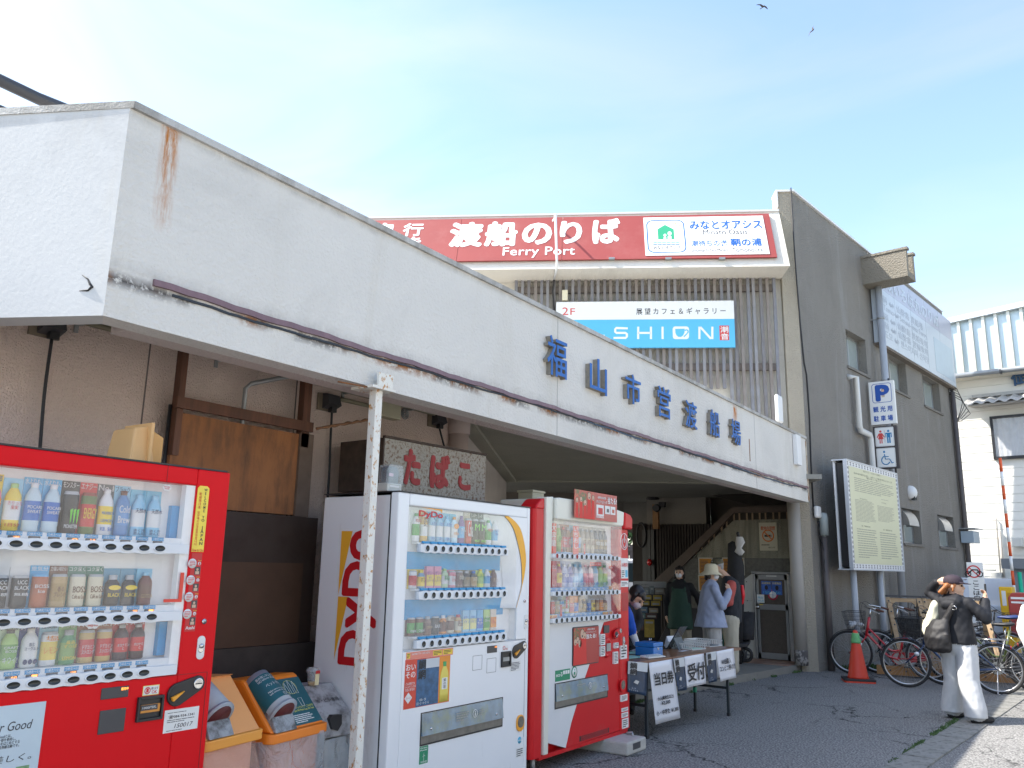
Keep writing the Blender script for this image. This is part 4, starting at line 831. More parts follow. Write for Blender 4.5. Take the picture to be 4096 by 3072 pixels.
  # M claw mark on the black can, recommended strip
g=G();cxm=X(1.435+6*.0797)
for dx_ in(-.014,0,.014):g.add([(cxm+dx_-.005,.0235,1.705),(cxm+dx_+.006,.0235,1.712),(cxm+dx_+.003,.0235,1.66),(cxm+dx_-.001,.0235,1.645),(cxm+dx_-.002,.0235,1.67)],[(0,1,2,3,4)][:1])
g.obj('claw_mark',[M('claw_green',(.15,.65,.02),.4)],r1)
q=X(2.445);sticker(r1,q,q+.018,1.312,1.447,M('sticker_red_orange',(.75,.07,.04),.5),y=.004);text(r1,vert('おすすめ商品!!'),q+.003,q+.015,1.33,1.44,.0035,mstk,thick=.0006)
sticker(r1,X(2.37),q,1.312,1.326,MATS['sticker_red_orange'],y=.004)
def bubble(x,z,w,h,s_):
 g=G();g.prism([(x+w*math.cos(a)*(1+.12*math.cos(a*6)),z+h*math.sin(a)*(1+.15*math.cos(a*6)))for a in[i*math.pi/12 for i in range(24)]],.002,.005);g.obj('bubble_sticker',[mstk],r1);text(r1,s_,x-w*.75,x+w*.75,z-h*.5,z+h*.5,.0015,mrd,thick=.0005)
bubble(X(2.325),1.836,.022,.014,'NATURAL\nWATER');bubble(X(2.045),1.223,.030,.014,'Energy drink')
# welcome strip and how-to-use strip on the right pillar
g=G();g.prism([(X(2.487),1.545),(X(2.553),1.545),(X(2.553),1.852),(X(2.540),1.862),(X(2.500),1.862),(X(2.489),1.85)],-.003,-.0002);g.obj('welcome_strip',[M('welcome_yellow',(.88,.66,.08),.45,var=.12,vs=9)],r1)
text(r1,vert('WELCOME'),X(2.525),X(2.543),1.735,1.850,-.0032,mtx,bold=.012,thick=.0008,lsp=.9);text(r1,vert('TO'),X(2.525),X(2.541),1.690,1.717,-.0032,mtx,bold=.012,thick=.0008,lsp=.9);text(r1,vert('JAPAN'),X(2.525),X(2.543),1.578,1.668,-.0032,mtx,bold=.012,thick=.0008,lsp=.9)
text(r1,vert('欢迎到日本'),X(2.498),X(2.513),1.750,1.830,-.0032,mrd,thick=.0008);text(r1,vert('일본에오신것을환영합니다'),X(2.498),X(2.511),1.575,1.738,-.0032,mrd,thick=.0008)
text(r1,'How to Use',X(2.489),X(2.550),1.5465,1.560,-.0032,mrd,thick=.0008)
sticker(r1,X(2.492),X(2.550),1.175,1.540,M('how_to_red',(.55,.03,.03),.5))
for k in range(4):
 z_=1.49-k*.078
 g=G();g.lathe([(.023,-.002),(.023,-.0028),(0,-.003)],(X(2.499),0,z_),18,axis='y');g.obj('step_disc',[mstk],r1)
 g=G();bars(g,X(2.483),X(2.515),z_-.014,z_+.014,4,-.0032,t=.0004,rnd=random.Random(k));g.obj('print',[mrd],r1,kind='stuff')
 g=G();g.lathe([(.0085,-.002),(.0085,-.0026),(0,-.0028)],(X(2.538),0,z_),14,axis='y');g.obj('step_disc',[mstk],r1);text(r1,str(k+1),X(2.535),X(2.541),z_-.006,z_+.006,-.003,mrd,thick=.0006);text(r1,'Step',X(2.529),X(2.548),z_+.011,z_+.017,-.002,myel,thick=.0006)
 g=G();g.box(X(2.515),X(2.546),-.0022,-.0015,z_-.052,z_-.016,0);g.ball((X(2.53),-.002,z_-.028),(.007,.001,.007),8,1);g.box(X(2.520),X(2.540),-.0028,-.0022,z_-.050,z_-.036,1);g.obj('step_picture',[mdg,M('skin_tone',(.62,.42,.30),.6)],r1)
text(r1,'Asahi',X(2.497),X(2.545),1.185,1.200,-.0018,mstk,bold=.01,thick=.0006)
g=G();g.lathe([(.0125,-.001),(.0125,-.006),(.0,-.0065)],(X(2.595),0,1.218),16,axis='y');g.obj('key_lock',[mchr],r1);g=G();g.box(X(2.589),X(2.601),-.0072,-.0066,1.2165,1.2195);g.obj('key_slot',[mbk],r1)
lock_unit(r1,X(2.590),1.098,.021,.054)
coin_unit(r1,X(2.522),.912,1.08,mbk,mor2)
g=G();g.box(X(2.116),X(2.242),-.004,0,.913,.960);g.obj('credit_display',[mdg],r1,bevel=.002);text(r1,'販売中',X(2.206),X(2.238),.943,.955,-.0045,mled,thick=.0006)
sticker(r1,X(2.312),X(2.392),.908,.950,M('ok_yellow',(.85,.75,.25),.5));sticker(r1,X(2.315),X(2.389),.911,.947,mstk,y=-.0022);text(r1,'使えます',X(2.352),X(2.386),.931,.942,-.0024,mtx,thick=.0005);text(r1,'OK',X(2.356),X(2.382),.914,.928,-.0024,mrd,bold=.01,thick=.0005)
g=G();g.lathe([(.015,-.0023),(.015,-.0027),(.011,-.0027),(.011,-.0023)],(X(2.334),0,.929),18,axis='y');g.box(X(2.328),X(2.340),-.0027,-.0023,.921,.938);g.obj('banknote_mark',[mrd],r1)
g=G();hollow_front(g,X(2.289),X(2.416),.800,.905,X(2.300),X(2.405),.812,.893,-.016,0);g.box(X(2.30),X(2.405),-.004,-.0005,.812,.893);g.obj('note_slot',[mbk],r1,bevel=.003)
g=G();g.box(X(2.306),X(2.40),-.010,-.0045,.836,.870);g.obj('note_guide',[M('note_orange',(.62,.25,.04),.5)],r1);g=G();g.box(X(2.306),X(2.388),-.0105,-.0101,.846,.869);g.obj('note_label',[mdg],r1);text(r1,'1000円札',X(2.313),X(2.382),.852,.863,-.0107,mstk,thick=.0005)
g=G();g.box(X(2.121),X(2.240),-.004,0,.772,.868);g.obj('card_reader',[mdg],r1,bevel=.004)
sticker(r1,X(2.434),X(2.614),.733,.832,mstk);text(r1,'☎084-934-1341',X(2.456),X(2.590),.792,.808,-.0017,mtx,bold=.01,thick=.0005);text(r1,'150017',X(2.492),X(2.585),.750,.768,-.0017,mtx,thick=.0005,shear=.3)
g=G();bars(g,X(2.45),X(2.60),.774,.790,2,-.0016,t=.0004,fill=.35);bars(g,X(2.45),X(2.60),.812,.824,1,-.0016,t=.0004,fill=.2);bars(g,X(2.45),X(2.60),.736,.746,1,-.0016,t=.0004,fill=.25);g.obj('print',[mtx],r1,kind='stuff')
# poster in the lower panel
g=G();g.box(X(1.42),X(1.885),-.004,-.0002,.34,.934);g.obj('poster',[M('poster_pale_blue',(.50,.60,.66),.3,var=.08,vs=3)],r1)
text(r1,'Green Tea for Good',X(1.50),X(1.838),.838,.872,-.0045,mtx,thick=.0006,shear=.2)
text(r1,'Green Tea for Goodとは、\nお茶の売り上げの一部を使用し、\n環境・水・生物多様性をはじめとする\n活動を行う伊藤園の社会貢献活動です。',X(1.62),X(1.80),.775,.826,-.0045,mtx,thick=.0005)
text(r1,'お茶で世界を美しく。',X(1.44),X(1.855),.722,.748,-.0045,mtx,thick=.0005,shear=.2)
for a_,b_,c1 in((1.716,1.765,(.25,.42,.55)),(1.80,1.85,(.18,.32,.16))):
 g=G();g.box(X(a_),X(b_),-.0052,-.0042,.655,.70);g.obj('photo_print',[M('photo_%d'%int(a_*100),c1,.5,var=.5,vs=40)],r1)
 # base
g=G();g.box(.02,w_-.02,.05,.7,.0,.099);g.obj('plinth',[mdg],r1)
g=G();g.prism([(X(1.55),.34),(X(2.35),.34),(X(2.35),.56),(X(1.55),.56)],-.01,0.0);g.obj('delivery_flap',[mbk],r1,bevel=.01)
# ---------------------------------------------------------------- 2: white machine with orange arc
Y2=3.94;r2,F2=machine_root('vending_machine','white drinks vending machine with an orange arc beside its window',Y2)
X=lambda q:q-Y2
w_=5.446-Y2
g=G();g.box(0.01,w_-.01,.075,.685,.06,1.94);g.obj('cabinet',[mwhp],r2,bevel=.008)
g=G();hollow_front(g,0,w_,.07,1.955,X(4.043),X(5.402),.985,1.875,0,.07);g.obj('front_frame',[mwhp],r2,bevel=.009)
g=G();g.box(.0,w_,-.004,.68,1.9555,1.962);g.obj('top_edge',[mbk],r2)
g=G();g.box(-.001,.012,.0702,.0745,.1,1.94);g.obj('door_gap',[mbk],r2)
g=G();g.box(X(4.044),X(5.4),.069,.075,.986,1.874);g.obj('display_back',[minn],r2)
mswoosh=M('display_blue',(.03,.34,.72),.4,var=.35,vs=5)
g=G();g.box(X(4.05),X(5.14),.062,.066,1.478,1.588);g.box(X(4.05),X(5.19),.062,.066,1.165,1.288);g.obj('blue_band',[mswoosh],r2)
# curved right side of the display and the orange arc
arc=[(5.149,1.874),(5.235,1.84),(5.310,1.786),(5.362,1.69),(5.391,1.570),(5.377,1.46),(5.339,1.353),(5.276,1.215)]
def smooth(P,k=4):
 o=[]
 for i in range(len(P)-1):
  p0,p1,p2,p3=P[max(0,i-1)],P[i],P[i+1],P[min(len(P)-1,i+2)]
  for j in range(k):
   t=j/k;o.append(tuple(.5*((2*p1[c])+(-p0[c]+p2[c])*t+(2*p0[c]-5*p1[c]+4*p2[c]-p3[c])*t*t+(-p0[c]+3*p1[c]-3*p2[c]+p3[c])*t**3)for c in range(len(p1))))
 o.append(P[-1]);return o
A_=smooth(arc);g=G();n=len(A_)
inner=[(p[0]-.085*math.sin(math.pi*min(1,.18+i/(n-1)*.98))-.006,p[1]-.004)for i,p in enumerate(A_)]
vs=[(X(p[0]),-.002,p[1])for p in A_]+[(X(p[0]),-.002,p[1])for p in inner];g.add(vs,[(i,i+1,i+1+n,i+n)for i in range(n-1)])
g.obj('orange_arc',[M('arc_orange',(.88,.42,.02),.4,var=.06)],r2)
g=G();P=[(X(p[0])+.003,p[1])for p in A_]+[(X(5.276),.986),(X(5.4),.986),(X(5.4),1.874)];g.prism(P,-.001,.068);g.obj('curved_surround',[mwhp],r2)
g=G();P=[(X(p[0])-.002,p[1])for p in inner];P2=[(a-.12-.06*math.sin(math.pi*i/(n-1)),b)for i,(a,b)in enumerate(P)]
vs=[(a,.004,b)for a,b in P]+[(a,.064,b)for a,b in P2];g.add(vs,[(i,i+1,i+1+n,i+n)for i in range(n-1)],0,True);g.obj('curved_side',[minn],r2)
g=G();g.box(X(4.046),X(5.274),.006,.009,.988,1.872);g.obj('window',[mgl2],r2)
rowsW=[(1.650,4.168,1.612,.205,[('bottle',WHT,GRN,GRN,(.8,.85,.8),[('MITSUYA',.62,.72)],RED,None),('bottle',(.75,.45,.12),WHT,WHT,(.75,.5,.2),[('麦茶',.5,.8)],BRN,None)]+[('bottle',SKY,WHT,LBL,(.12,.45,.68),[('天然水',.55,.68),('清く',.1,.2)],BLU,None)]*3+[('bottle',(.6,.8,.9),WHT,ORG,(.15,.5,.75),[('天然水',.3,.4),('●',.5,.68)],ORG,None),('bottle',PUR,LBL,PUR,None,[('アサイー',.35,.55)],WHT,None),('can',(.6,.03,.03),RED,SIL,(.5,.42,.3),[('Cola',.25,.7)],WHT,'新'),('can',BLK,BLK,SIL,BLK,[('M',.45,.65),('MONSTER',.1,.17)],(.2,.7,.05),'モンスター'),('can',BLK,BLK,SIL,BLK,[('M',.45,.65),('MONSTER',.1,.17)],(.2,.7,.05),'モンスター'),('bottle',WHT,GRN,GRN,(.8,.86,.8),[('MITSUYA',.5,.6)],RED,None),('bottle',WHT,LBL,WHT,SKY,[('カルピス\nWater',.4,.6)],BLU,None)]),(1.357,4.160,1.316,.142,[('can',WHT,RED,SIL,YEL,[('7',.3,.5),('アリナミン',.08,.18)],RED,None),('alu',(.2,.35,.5),YEL,YEL,YEL,[('ボス',.3,.5)],BRN,None),('card',(.75,.3,.45),(.85,.65,.1),SIL,None,[('ゼリー',.6,.8),('ゼリ\nスパーク',.3,.55)],PUR,None),('card',(.75,.3,.45),(.85,.65,.1),SIL,None,[('ゼリー',.6,.8),('ゼリ\nスパーク',.3,.55)],PUR,None),('bottle',(.55,.7,.45),WHT,LGR,(.6,.75,.5),[('梅',.35,.6)],GRN,None),('can',PNK,WHT,SIL,PNK,[('ピーチ\nネクター',.3,.65)],RED,None),('can',(.22,.13,.09),BRN,SIL,(.3,.2,.15),[('微糖',.4,.6)],CRM,None),('alu',(.12,.1,.07),(.3,.25,.15),SIL,(.25,.2,.12),[('BLEND',.4,.5)],TAN,None),('alu',(.1,.1,.08),TAN,BLU,(.3,.25,.18),[('LATTE',.35,.5)],CRM,None),('bottle',(.75,.8,.1),LGR,YEL,(.7,.8,.3),[('お茶',.5,.7)],GRN,None),('bottle',WHT,LBL,WHT,SKY,[('Water',.5,.6)],BLU,None),('bottle',BRN,BRN,(.1,.05,.03),YEL,[('カフェ',.3,.5)],TAN,None)]),(1.064,4.162,1.017,.142,[('can',BRN,GRN,SIL,(.2,.12,.1),[('Original',.15,.3)],WHT,'愛され'),('can',BRN,GRN,SIL,(.2,.12,.1),[('Original',.15,.3)],WHT,'愛され'),('alu',(.25,.12,.06),BRN,SIL,(.2,.1,.06),[('DEMITAS',.3,.4)],TAN,'プレミアム'),('can',BLK,BLK,SIL,(.1,.07,.06),[('BLACK',.3,.45)],WHT,'飽きない'),('alu',ORG,BRN,WHT,WHT,[('M',.4,.6)],BRN,None),('can',CRM,BRN,SIL,WHT,[('AMERICA',.6,.75)],BRN,None),('alu',(.7,.45,.18),CRM,RED,(.5,.3,.15),[('絶品',.3,.6)],BRN,'香ばしい'),('card',SKY,(.8,.75,.3),SIL,None,[('冷やし\nパイン',.4,.75)],BLU,None),('card',SKY,(.8,.75,.3),SIL,None,[('冷やし\nパイン',.4,.75)],BLU,None),('card',LBL,BLU,SIL,None,[('純水\nサイダー',.3,.6)],WHT,None),('card',LGR,GRN,SIL,None,[('メロン\nスカッシュ',.4,.7)],WHT,None),('card',(.7,.6,.5),ORG,SIL,None,[('りんご',.3,.6)],RED,None)])]
for zb_,xs0,zb2,h_,items in rowsW:
 pit=(5.045-xs0)/11
 for i,sp in enumerate(items):product(r2,X(xs0+pit*i),zb_,.0745,h_*(1.12 if sp[7]and h_>.15 else 1.0),sp,y=.03)
 g=G();g.box(X(4.145),X(5.10),.012,.06,zb_-.012,zb_-.001);g.obj('shelf',[mlitw],r2)
 cs_=[X(4.216+.0797*i)for i in range(12)]
 btn_strip(r2,X(4.155),X(5.14),zb2,cs_,'round',y=-.012,hh=.030)
 for c in cs_:
  g=G();g.box(c-.031,c+.031,-.004,.011,zb2+.031,zb2+.045);g.obj('price_tag',[mtagb],r2)
text(r2,'DyDo',X(4.142),X(4.386),1.802,1.853,.0045,mrd,bold=.025,thick=.0008)
g=G();g.add([(X(4.16),.005,1.872),(X(4.38),.005,1.872),(X(4.375),.005,1.845),(X(4.36),.005,1.862)],[(0,1,2,3)]);g.obj('logo_wedge',[mor2],r2)
# the side with its big upright lettering
mlr=M('logo_red',(.55,.01,.015),.45);mlo=M('logo_orange',(.86,.42,.03),.45)
def side_text(s_,z0,z1,ya,yb,mat):
 """letters lying on their side on the -x face: reads upwards"""
 a,fs=glyphs(s_,0,0.0);mn,mx_=a.min(0),a.max(0);p=(a-mn)/np.maximum(mx_-mn,1e-6);g=G()
 for q in range(9):
  an=q*math.pi/4;dz_,dy_=(0,0)if q==8 else(math.cos(an)*.010,math.sin(an)*.014)
  v=[(.010-.0012-q*5e-5,yb-(yb-ya)*(1-t[1])+dy_,z0+(z1-z0)*t[0]+dz_)for t in p]
  o=len(g.v);g.v+=v;g.f+=[tuple(i+o for i in f)for f in fs]
 g.mi=[0]*len(g.f);g.sm=[False]*len(g.f);return g.obj('logo_letter',[mat],r2)
Fs=Frame(VX,Y2,0)
def sp_(u,v):
 x,z=Fs.pl(u,v);return-x,z
zS=zoom(1200,1900);zT=zoom(700,2322)
q=[sp_(*zS(555,495)),sp_(*zS(455,620)),sp_(*zT(1455,735))]
mid=lambda a,b:(a+b)/2
yR,yL=.225,.385
for ch,za,zb_ in(('D',sp_(*zT(1500,735))[1],sp_(*zT(1540,450))[1]),('y',sp_(*zT(1540,410))[1],sp_(*zT(1560,160))[1]),('D',sp_(*zS(460,1060))[1],sp_(*zS(470,775))[1]),('o',sp_(*zS(500,740))[1],sp_(*zS(520,500))[1])):
 big=ch=='D'
 side_text(ch,min(za,zb_),max(za,zb_),.235 if ch!='y' else.165,.452 if big else.405,mlr)
for pts in([(360,495),(458,495),(328,1065)],[(328,1075),(418,1078),(290,1640)]):
 P=[sp_(*zS(*p))for p in pts];g=G();g.add([(.0088,p[0],p[1])for p in P],[(0,1,2)]);g.obj('logo_wedge',[mlo],r2)
 # lower front
g=G();g.box(X(4.05),X(5.41),-.0012,-.0001,.980,.983);g.box(X(5.395),X(5.398),-.0012,-.0001,.3,.982);g.obj('seam',[M('seam_grey',(.25,.26,.28),.6)],r2)
sticker(r2,X(4.072),X(4.536),.932,.975,M('sticker_pink',(.75,.25,.18),.5));text(r2,'Smile STANDアプリサービス終了のお知らせ',X(4.125),X(4.30),.955,.969,-.0017,mstk,thick=.0005)
for a_,b_ in((4.078,4.108),(4.33,4.42),(4.43,4.53)):sticker(r2,X(a_),X(b_),.938,.969,myel,y=-.0018,nbars=3,bm=mtx,seed=int(a_*10))
g=G();g.box(X(4.067),X(4.510),-.0015,-.0002,.642,.931);ps=g.obj('poster',[M('poster_red',(.62,.06,.03),.35,var=.2,vs=6)],r2)
g=G();g.box(X(4.178),X(4.395),-.003,-.0016,.645,.925,0);g.box(X(4.262),X(4.395),-.0034,-.0030,.868,.925,1);g.obj('festival_poster',[M('poster_night_sea',(.03,.09,.18),.35,var=.9,vs=22),M('poster_pale',(.55,.58,.60),.5)],r2)
text(r2,'鯛\n網',X(4.19),X(4.262),.805,.922,-.0036,mbk,bold=.02,thick=.0006);text(r2,'4/26・29\n5/2・3・4・5・6',X(4.185),X(4.30),.655,.690,-.0036,mstk,thick=.0005)
g=G();g.box(X(4.395),X(4.508),-.0022,-.0016,.645,.929);g.obj('tea_ad',[M('poster_orange',(.80,.28,.03),.4,var=.15,vs=5)],r2)
g=G();g.lathe([(.042,.648),(.044,.70),(.044,.79),(.036,.83),(.017,.865),(.017,.895)],(X(4.452),-.0035,0),16,sy=.05,mats=[0,0,0,0,1]);g.obj('tea_bottle',[M('tea_yellow',(.75,.62,.12),.4),cm_(GRN)],r2)
g=G();g.box(X(4.425),X(4.480),-.0065,-.0058,.725,.795);g.obj('tea_label',[mstk],r2);text(r2,'葉\nの\n茶',X(4.438),X(4.467),.73,.79,-.0067,mbk,thick=.0005)
text(r2,'おい\nその',X(4.075),X(4.165),.822,.905,-.0018,mstk,bold=.012,thick=.0006);text(r2,'どんな時代でも\nシャルドリンクは\n生活に寄り添う',X(4.072),X(4.172),.745,.797,-.0018,mstk,thick=.0005)
g=G();g.prism([(X(4.072),.705),(X(4.107),.672),(X(4.142),.705),(X(4.107),.738)],-.0022,-.0016);g.obj('diamond_mark',[mstk],r2);text(r2,'ハート',X(4.085),X(4.13),.697,.713,-.0024,mrd,thick=.0005)
g=G()
for a_,b_,c_,d_ in((4.757,4.864,.812,.907),(4.921,5.031,.781,.877)):
 for q in((a_,b_,c_,c_+.002),(a_,b_,d_-.002,d_),(a_,a_+.002,c_,d_),(b_-.002,b_,c_,d_)):g.box(X(q[0]),X(q[1]),-.001,0,q[2],q[3])
g.obj('panel_outline',[mbk],r2)
g=G();g.box(X(4.919),X(5.037),-.003,0,.913,.961);g.obj('credit_display',[mdg],r2,bevel=.002);text(r2,'11',X(5.01),X(5.03),.945,.956,-.0034,mled,thick=.0005)
coin_unit(r2,X(5.310),.915,1.0,M('bronze_plastic',(.045,.035,.025),.4),mor2)
sticker(r2,X(5.105),X(5.175),.918,.953,mstk);text(r2,'OK',X(5.142),X(5.17),.922,.935,-.0018,mrd,bold=.01,thick=.0005);g=G();g.lathe([(.014,-.0017),(.014,-.0022),(.010,-.0022),(.010,-.0017)],(X(5.125),0,.936),14,axis='y');g.obj('banknote_mark',[mrd],r2)
g=G();hollow_front(g,X(5.088),X(5.205),.806,.912,X(5.100),X(5.193),.818,.900,-.014,0);g.box(X(5.10),X(5.193),-.004,-.0005,.818,.9);g.obj('note_slot',[mbk],r2,bevel=.003)
g=G();g.box(X(5.108),X(5.185),-.009,-.0045,.845,.872);g.obj('note_guide',[mgal],r2)
sticker(r2,X(5.205),X(5.345),.765,.835,mstk,6,seed=5)
g=G();g.lathe([(.0115,-.001),(.0115,-.006),(.0,-.0065)],(X(5.378),0,1.258),14,axis='y');g.obj('key_lock',[mchr],r2);lock_unit(r2,X(5.398),1.108,.0225,.055)
def outlet(root,x0,x1,z0,z1,seed=0):
 g=G();hollow_front(g,x0,x1,z0,z1,x0+.006,x1-.006,z0+.01,z1-.006,-.004,.0);g.obj('outlet_frame',[mbk],root)
 g=G();g.box(x0+.006,x1-.006,-.002,.0,z0+.01,z0+(z1-z0)*.30);g.obj('outlet_lip',[M('worn_steel',(.22,.21,.19),.45,.6,var=.3,vs=20)],root)
 g=G();a_=z0+(z1-z0)*.30;g.hexa([(x0+.006,-.016,a_),(x1-.006,-.016,a_),(x1-.006,-.001,a_),(x0+.006,-.001,a_),(x0+.006,-.003,z1-.008),(x1-.006,-.003,z1-.008),(x1-.006,-.001,z1-.008),(x0+.006,-.001,z1-.008)])
 m=M('flap_film',(.13,.20,.26),.18,coat=.6,var=.7,vs=6,dirt=(.20,.24,.14),dthr=(.5,.7),ds=5);g.obj('outlet_flap',[m],root)
 for q in(x0+.09,x1-.09):g=G();g.ball((q,-.014,a_+.035),(.010,.006,.010),8);g.obj('flap_stud',[mchr],root)
 g=G();xm=(x0+x1)/2+.06;zm=(z0+z1)/2+.03;bars(g,xm-.16,xm-.02,zm-.03,zm+.03,4,-.0135,t=.0004,rnd=random.Random(seed));bars(g,xm+.09,xm+.15,zm-.02,zm+.02,3,-.0135,t=.0004,rnd=random.Random(seed+1));g.obj('print',[mgal],root,kind='stuff')
 g=G();g.lathe([(.026,-.0135),(.026,-.0145),(.022,-.0145),(.022,-.0135)],(xm+.045,0,zm),18,axis='y');g.ball((xm+.045,-.014,zm+.010),(.005,.001,.005),8);g.box(xm+.040,xm+.050,-.0145,-.0135,zm-.014,zm+.004);g.obj('recycle_mark',[mstk],root)
outlet(r2,X(4.235),X(5.122),.408,.604,3)
g=G();g.prism(rrect(X(5.296),X(5.394),.345,.458,.045),-.010,0);g.obj('change_tray',[mor2],r2,bevel=.003);g=G();g.prism(rrect(X(5.306),X(5.384),.372,.448,.034),-.0115,-.0101);g.obj('tray_cover',[M('tray_glass',(.20,.17,.13),.15,coat=.5,var=.5,vs=30)],r2)
sticker(r2,X(4.236),X(4.318),.303,.405,mgrn);text(r2,'Green\nPower',X(4.243),X(4.311),.378,.400,-.0018,mstk,bold=.01,thick=.0005);text(r2,'WIND',X(4.248),X(4.308),.308,.319,-.0018,mstk,thick=.0005)
g=G();g.box(X(4.2765),X(4.2785),-.0022,-.0016,.32,.352)
for t_ in(90,210,330):g.add([(X(4.2775),-.0022,.352),(X(4.2775)+.004*math.cos(R(t_+50)),-.0022,.352+.004*math.sin(R(t_+50))),(X(4.2775)+.02*math.cos(R(t_)),-.0022,.352+.02*math.sin(R(t_)))],[(0,1,2)])
g.obj('wind_turbine_mark',[mstk],r2)
g=G();g.lathe([(.024,-.0012),(.024,-.0018),(0,-.0019)],(X(5.345),0,.285),18,axis='y');g.obj('round_sticker',[mlb],r2);text(r2,'smile',X(5.325),X(5.365),.278,.294,-.0021,mstk,thick=.0005)
sticker(r2,X(5.30),X(5.40),.17,.235,mstk,4,seed=9)
g=G();g.box(.02,w_-.02,.04,.7,.0,.065);g.obj('plinth',[mdg],r2)
# ---------------------------------------------------------------- 3: red machine with curved shoulders
Y3=5.470;r3,F3=machine_root('vending_machine','red and white drinks vending machine with rounded red shoulders and topper poster',Y3)
X=lambda q:q-Y3
mred2=M('red_paint_aged',(.58,.008,.012),.4,coat=.1,spec=.3,var=.06,vs=3,dirt=(.42,.07,.06),dthr=(.6,.85),ds=3)
g=G();g.box(.0,7.075-Y3,.07,.72,.12,1.93);g.obj('cabinet',[mred2],r3,bevel=.008)
def colum(x0,x1,z0,z1,mat,nm,y0=-.02,r=.03):
 g=G();P=[(x0,.068),(x0,y0+r)]+[(x0+r-r*math.cos(R(a)),y0+r-r*math.sin(R(a)))for a in(30,60,90)]+[(x1-r+r*math.sin(R(a)),y0+r-r*math.cos(R(a)))for a in(0,30,60,90)]+[(x1,.068)]
 g.prismz(P,z0,z1);g.obj(nm,[mat],r3)
colum(X(5.474),X(5.628),.13,1.955,mred2,'side_post');
g=G();P=[(.0,1.956),(.05,1.956),(.05,2.045),(.035,2.04),(.012,2.00)]
g.prism([(X(5.50),1.956),(X(5.628),1.956),(X(5.628),2.045),(X(5.58),2.035),(X(5.52),1.99)],-.015,.14);g.obj('shoulder',[mred2],r3,bevel=.01)
g=G();g.prism([(X(5.631),.14),(X(5.69),.14),(X(5.71),1.50),(X(5.735),2.065),(X(5.631),2.055)],-.03,.068);g.obj('white_edge',[mcream],r3,bevel=.006)
g=G();P=[(X(5.74),1.885),(X(6.888),1.885),(X(6.915),1.90),(X(6.93),2.017)]+[(X(6.93)+(X(5.80)-X(6.93))*t,2.017+.045*math.sin(math.pi/2*min(1,t*1.8)))for t in(.12,.25,.4,.6,.8,1.0)]+[(X(5.738),2.055)]
g.prism(P,-.055,.5);g.obj('cornice',[mcream],r3,bevel=.012)
g=G();g.prism([(X(6.918),1.865),(X(7.085),1.865),(X(7.092),1.965),(X(7.05),2.00),(X(6.935),2.02)],-.06,.5);g.obj('shoulder',[mred2],r3,bevel=.016)
colum(X(6.892),X(7.082),.14,1.862,mred2,'side_post',r=.03)
g=G();g.box(X(5.712),X(6.888),.0655,.069,1.075,1.884);g.obj('display_back',[minn],r3)
mwp3=M('white_panel_aged',(.68,.69,.70),.4,coat=.2,var=.03)
g=G();g.prism([(X(5.693),.22),(X(5.99),.135),(X(6.075),.31),(X(6.30),.64),(X(6.62),1.055),(X(6.889),1.074),(X(5.711),1.074)],-.004,.068);g.obj('lower_front',[mwp3],r3)
g=G();g.prism([(X(5.99),.135),(X(6.889),.14),(X(6.889),1.073),(X(6.62),1.054),(X(6.30),.638),(X(6.075),.308)],-.006,.068);g.obj('red_swoosh',[mred2],r3)
g=G();g.box(X(5.6),X(7.05),-.004,.6,.105,.134);g.obj('base_rail',[mred2],r3)
g=G();g.box(X(6.2),X(6.70),-.0075,-.006,.15,.19);g.obj('vent_grille',[mbk],r3)
g=G()
for k in range(5):g.box(X(6.22),X(6.68),-.009,-.0076,.154+.008*k,.157+.008*k)
g.obj('grille_slat',[mred2],r3,kind='stuff')
g=G();pts_=[]
g.hexa([(X(5.713),-.030,1.078),(X(6.887),-.030,1.078),(X(6.887),-.027,1.078),(X(5.713),-.027,1.078),(X(5.713),-.048,1.884),(X(6.887),-.048,1.884),(X(6.887),-.045,1.884),(X(5.713),-.045,1.884)]);g.obj('window',[mgl2],r3)
def P3(kind,body,band,cap,card,words,wc):return(kind,body,band,cap,card,words,wc,None)
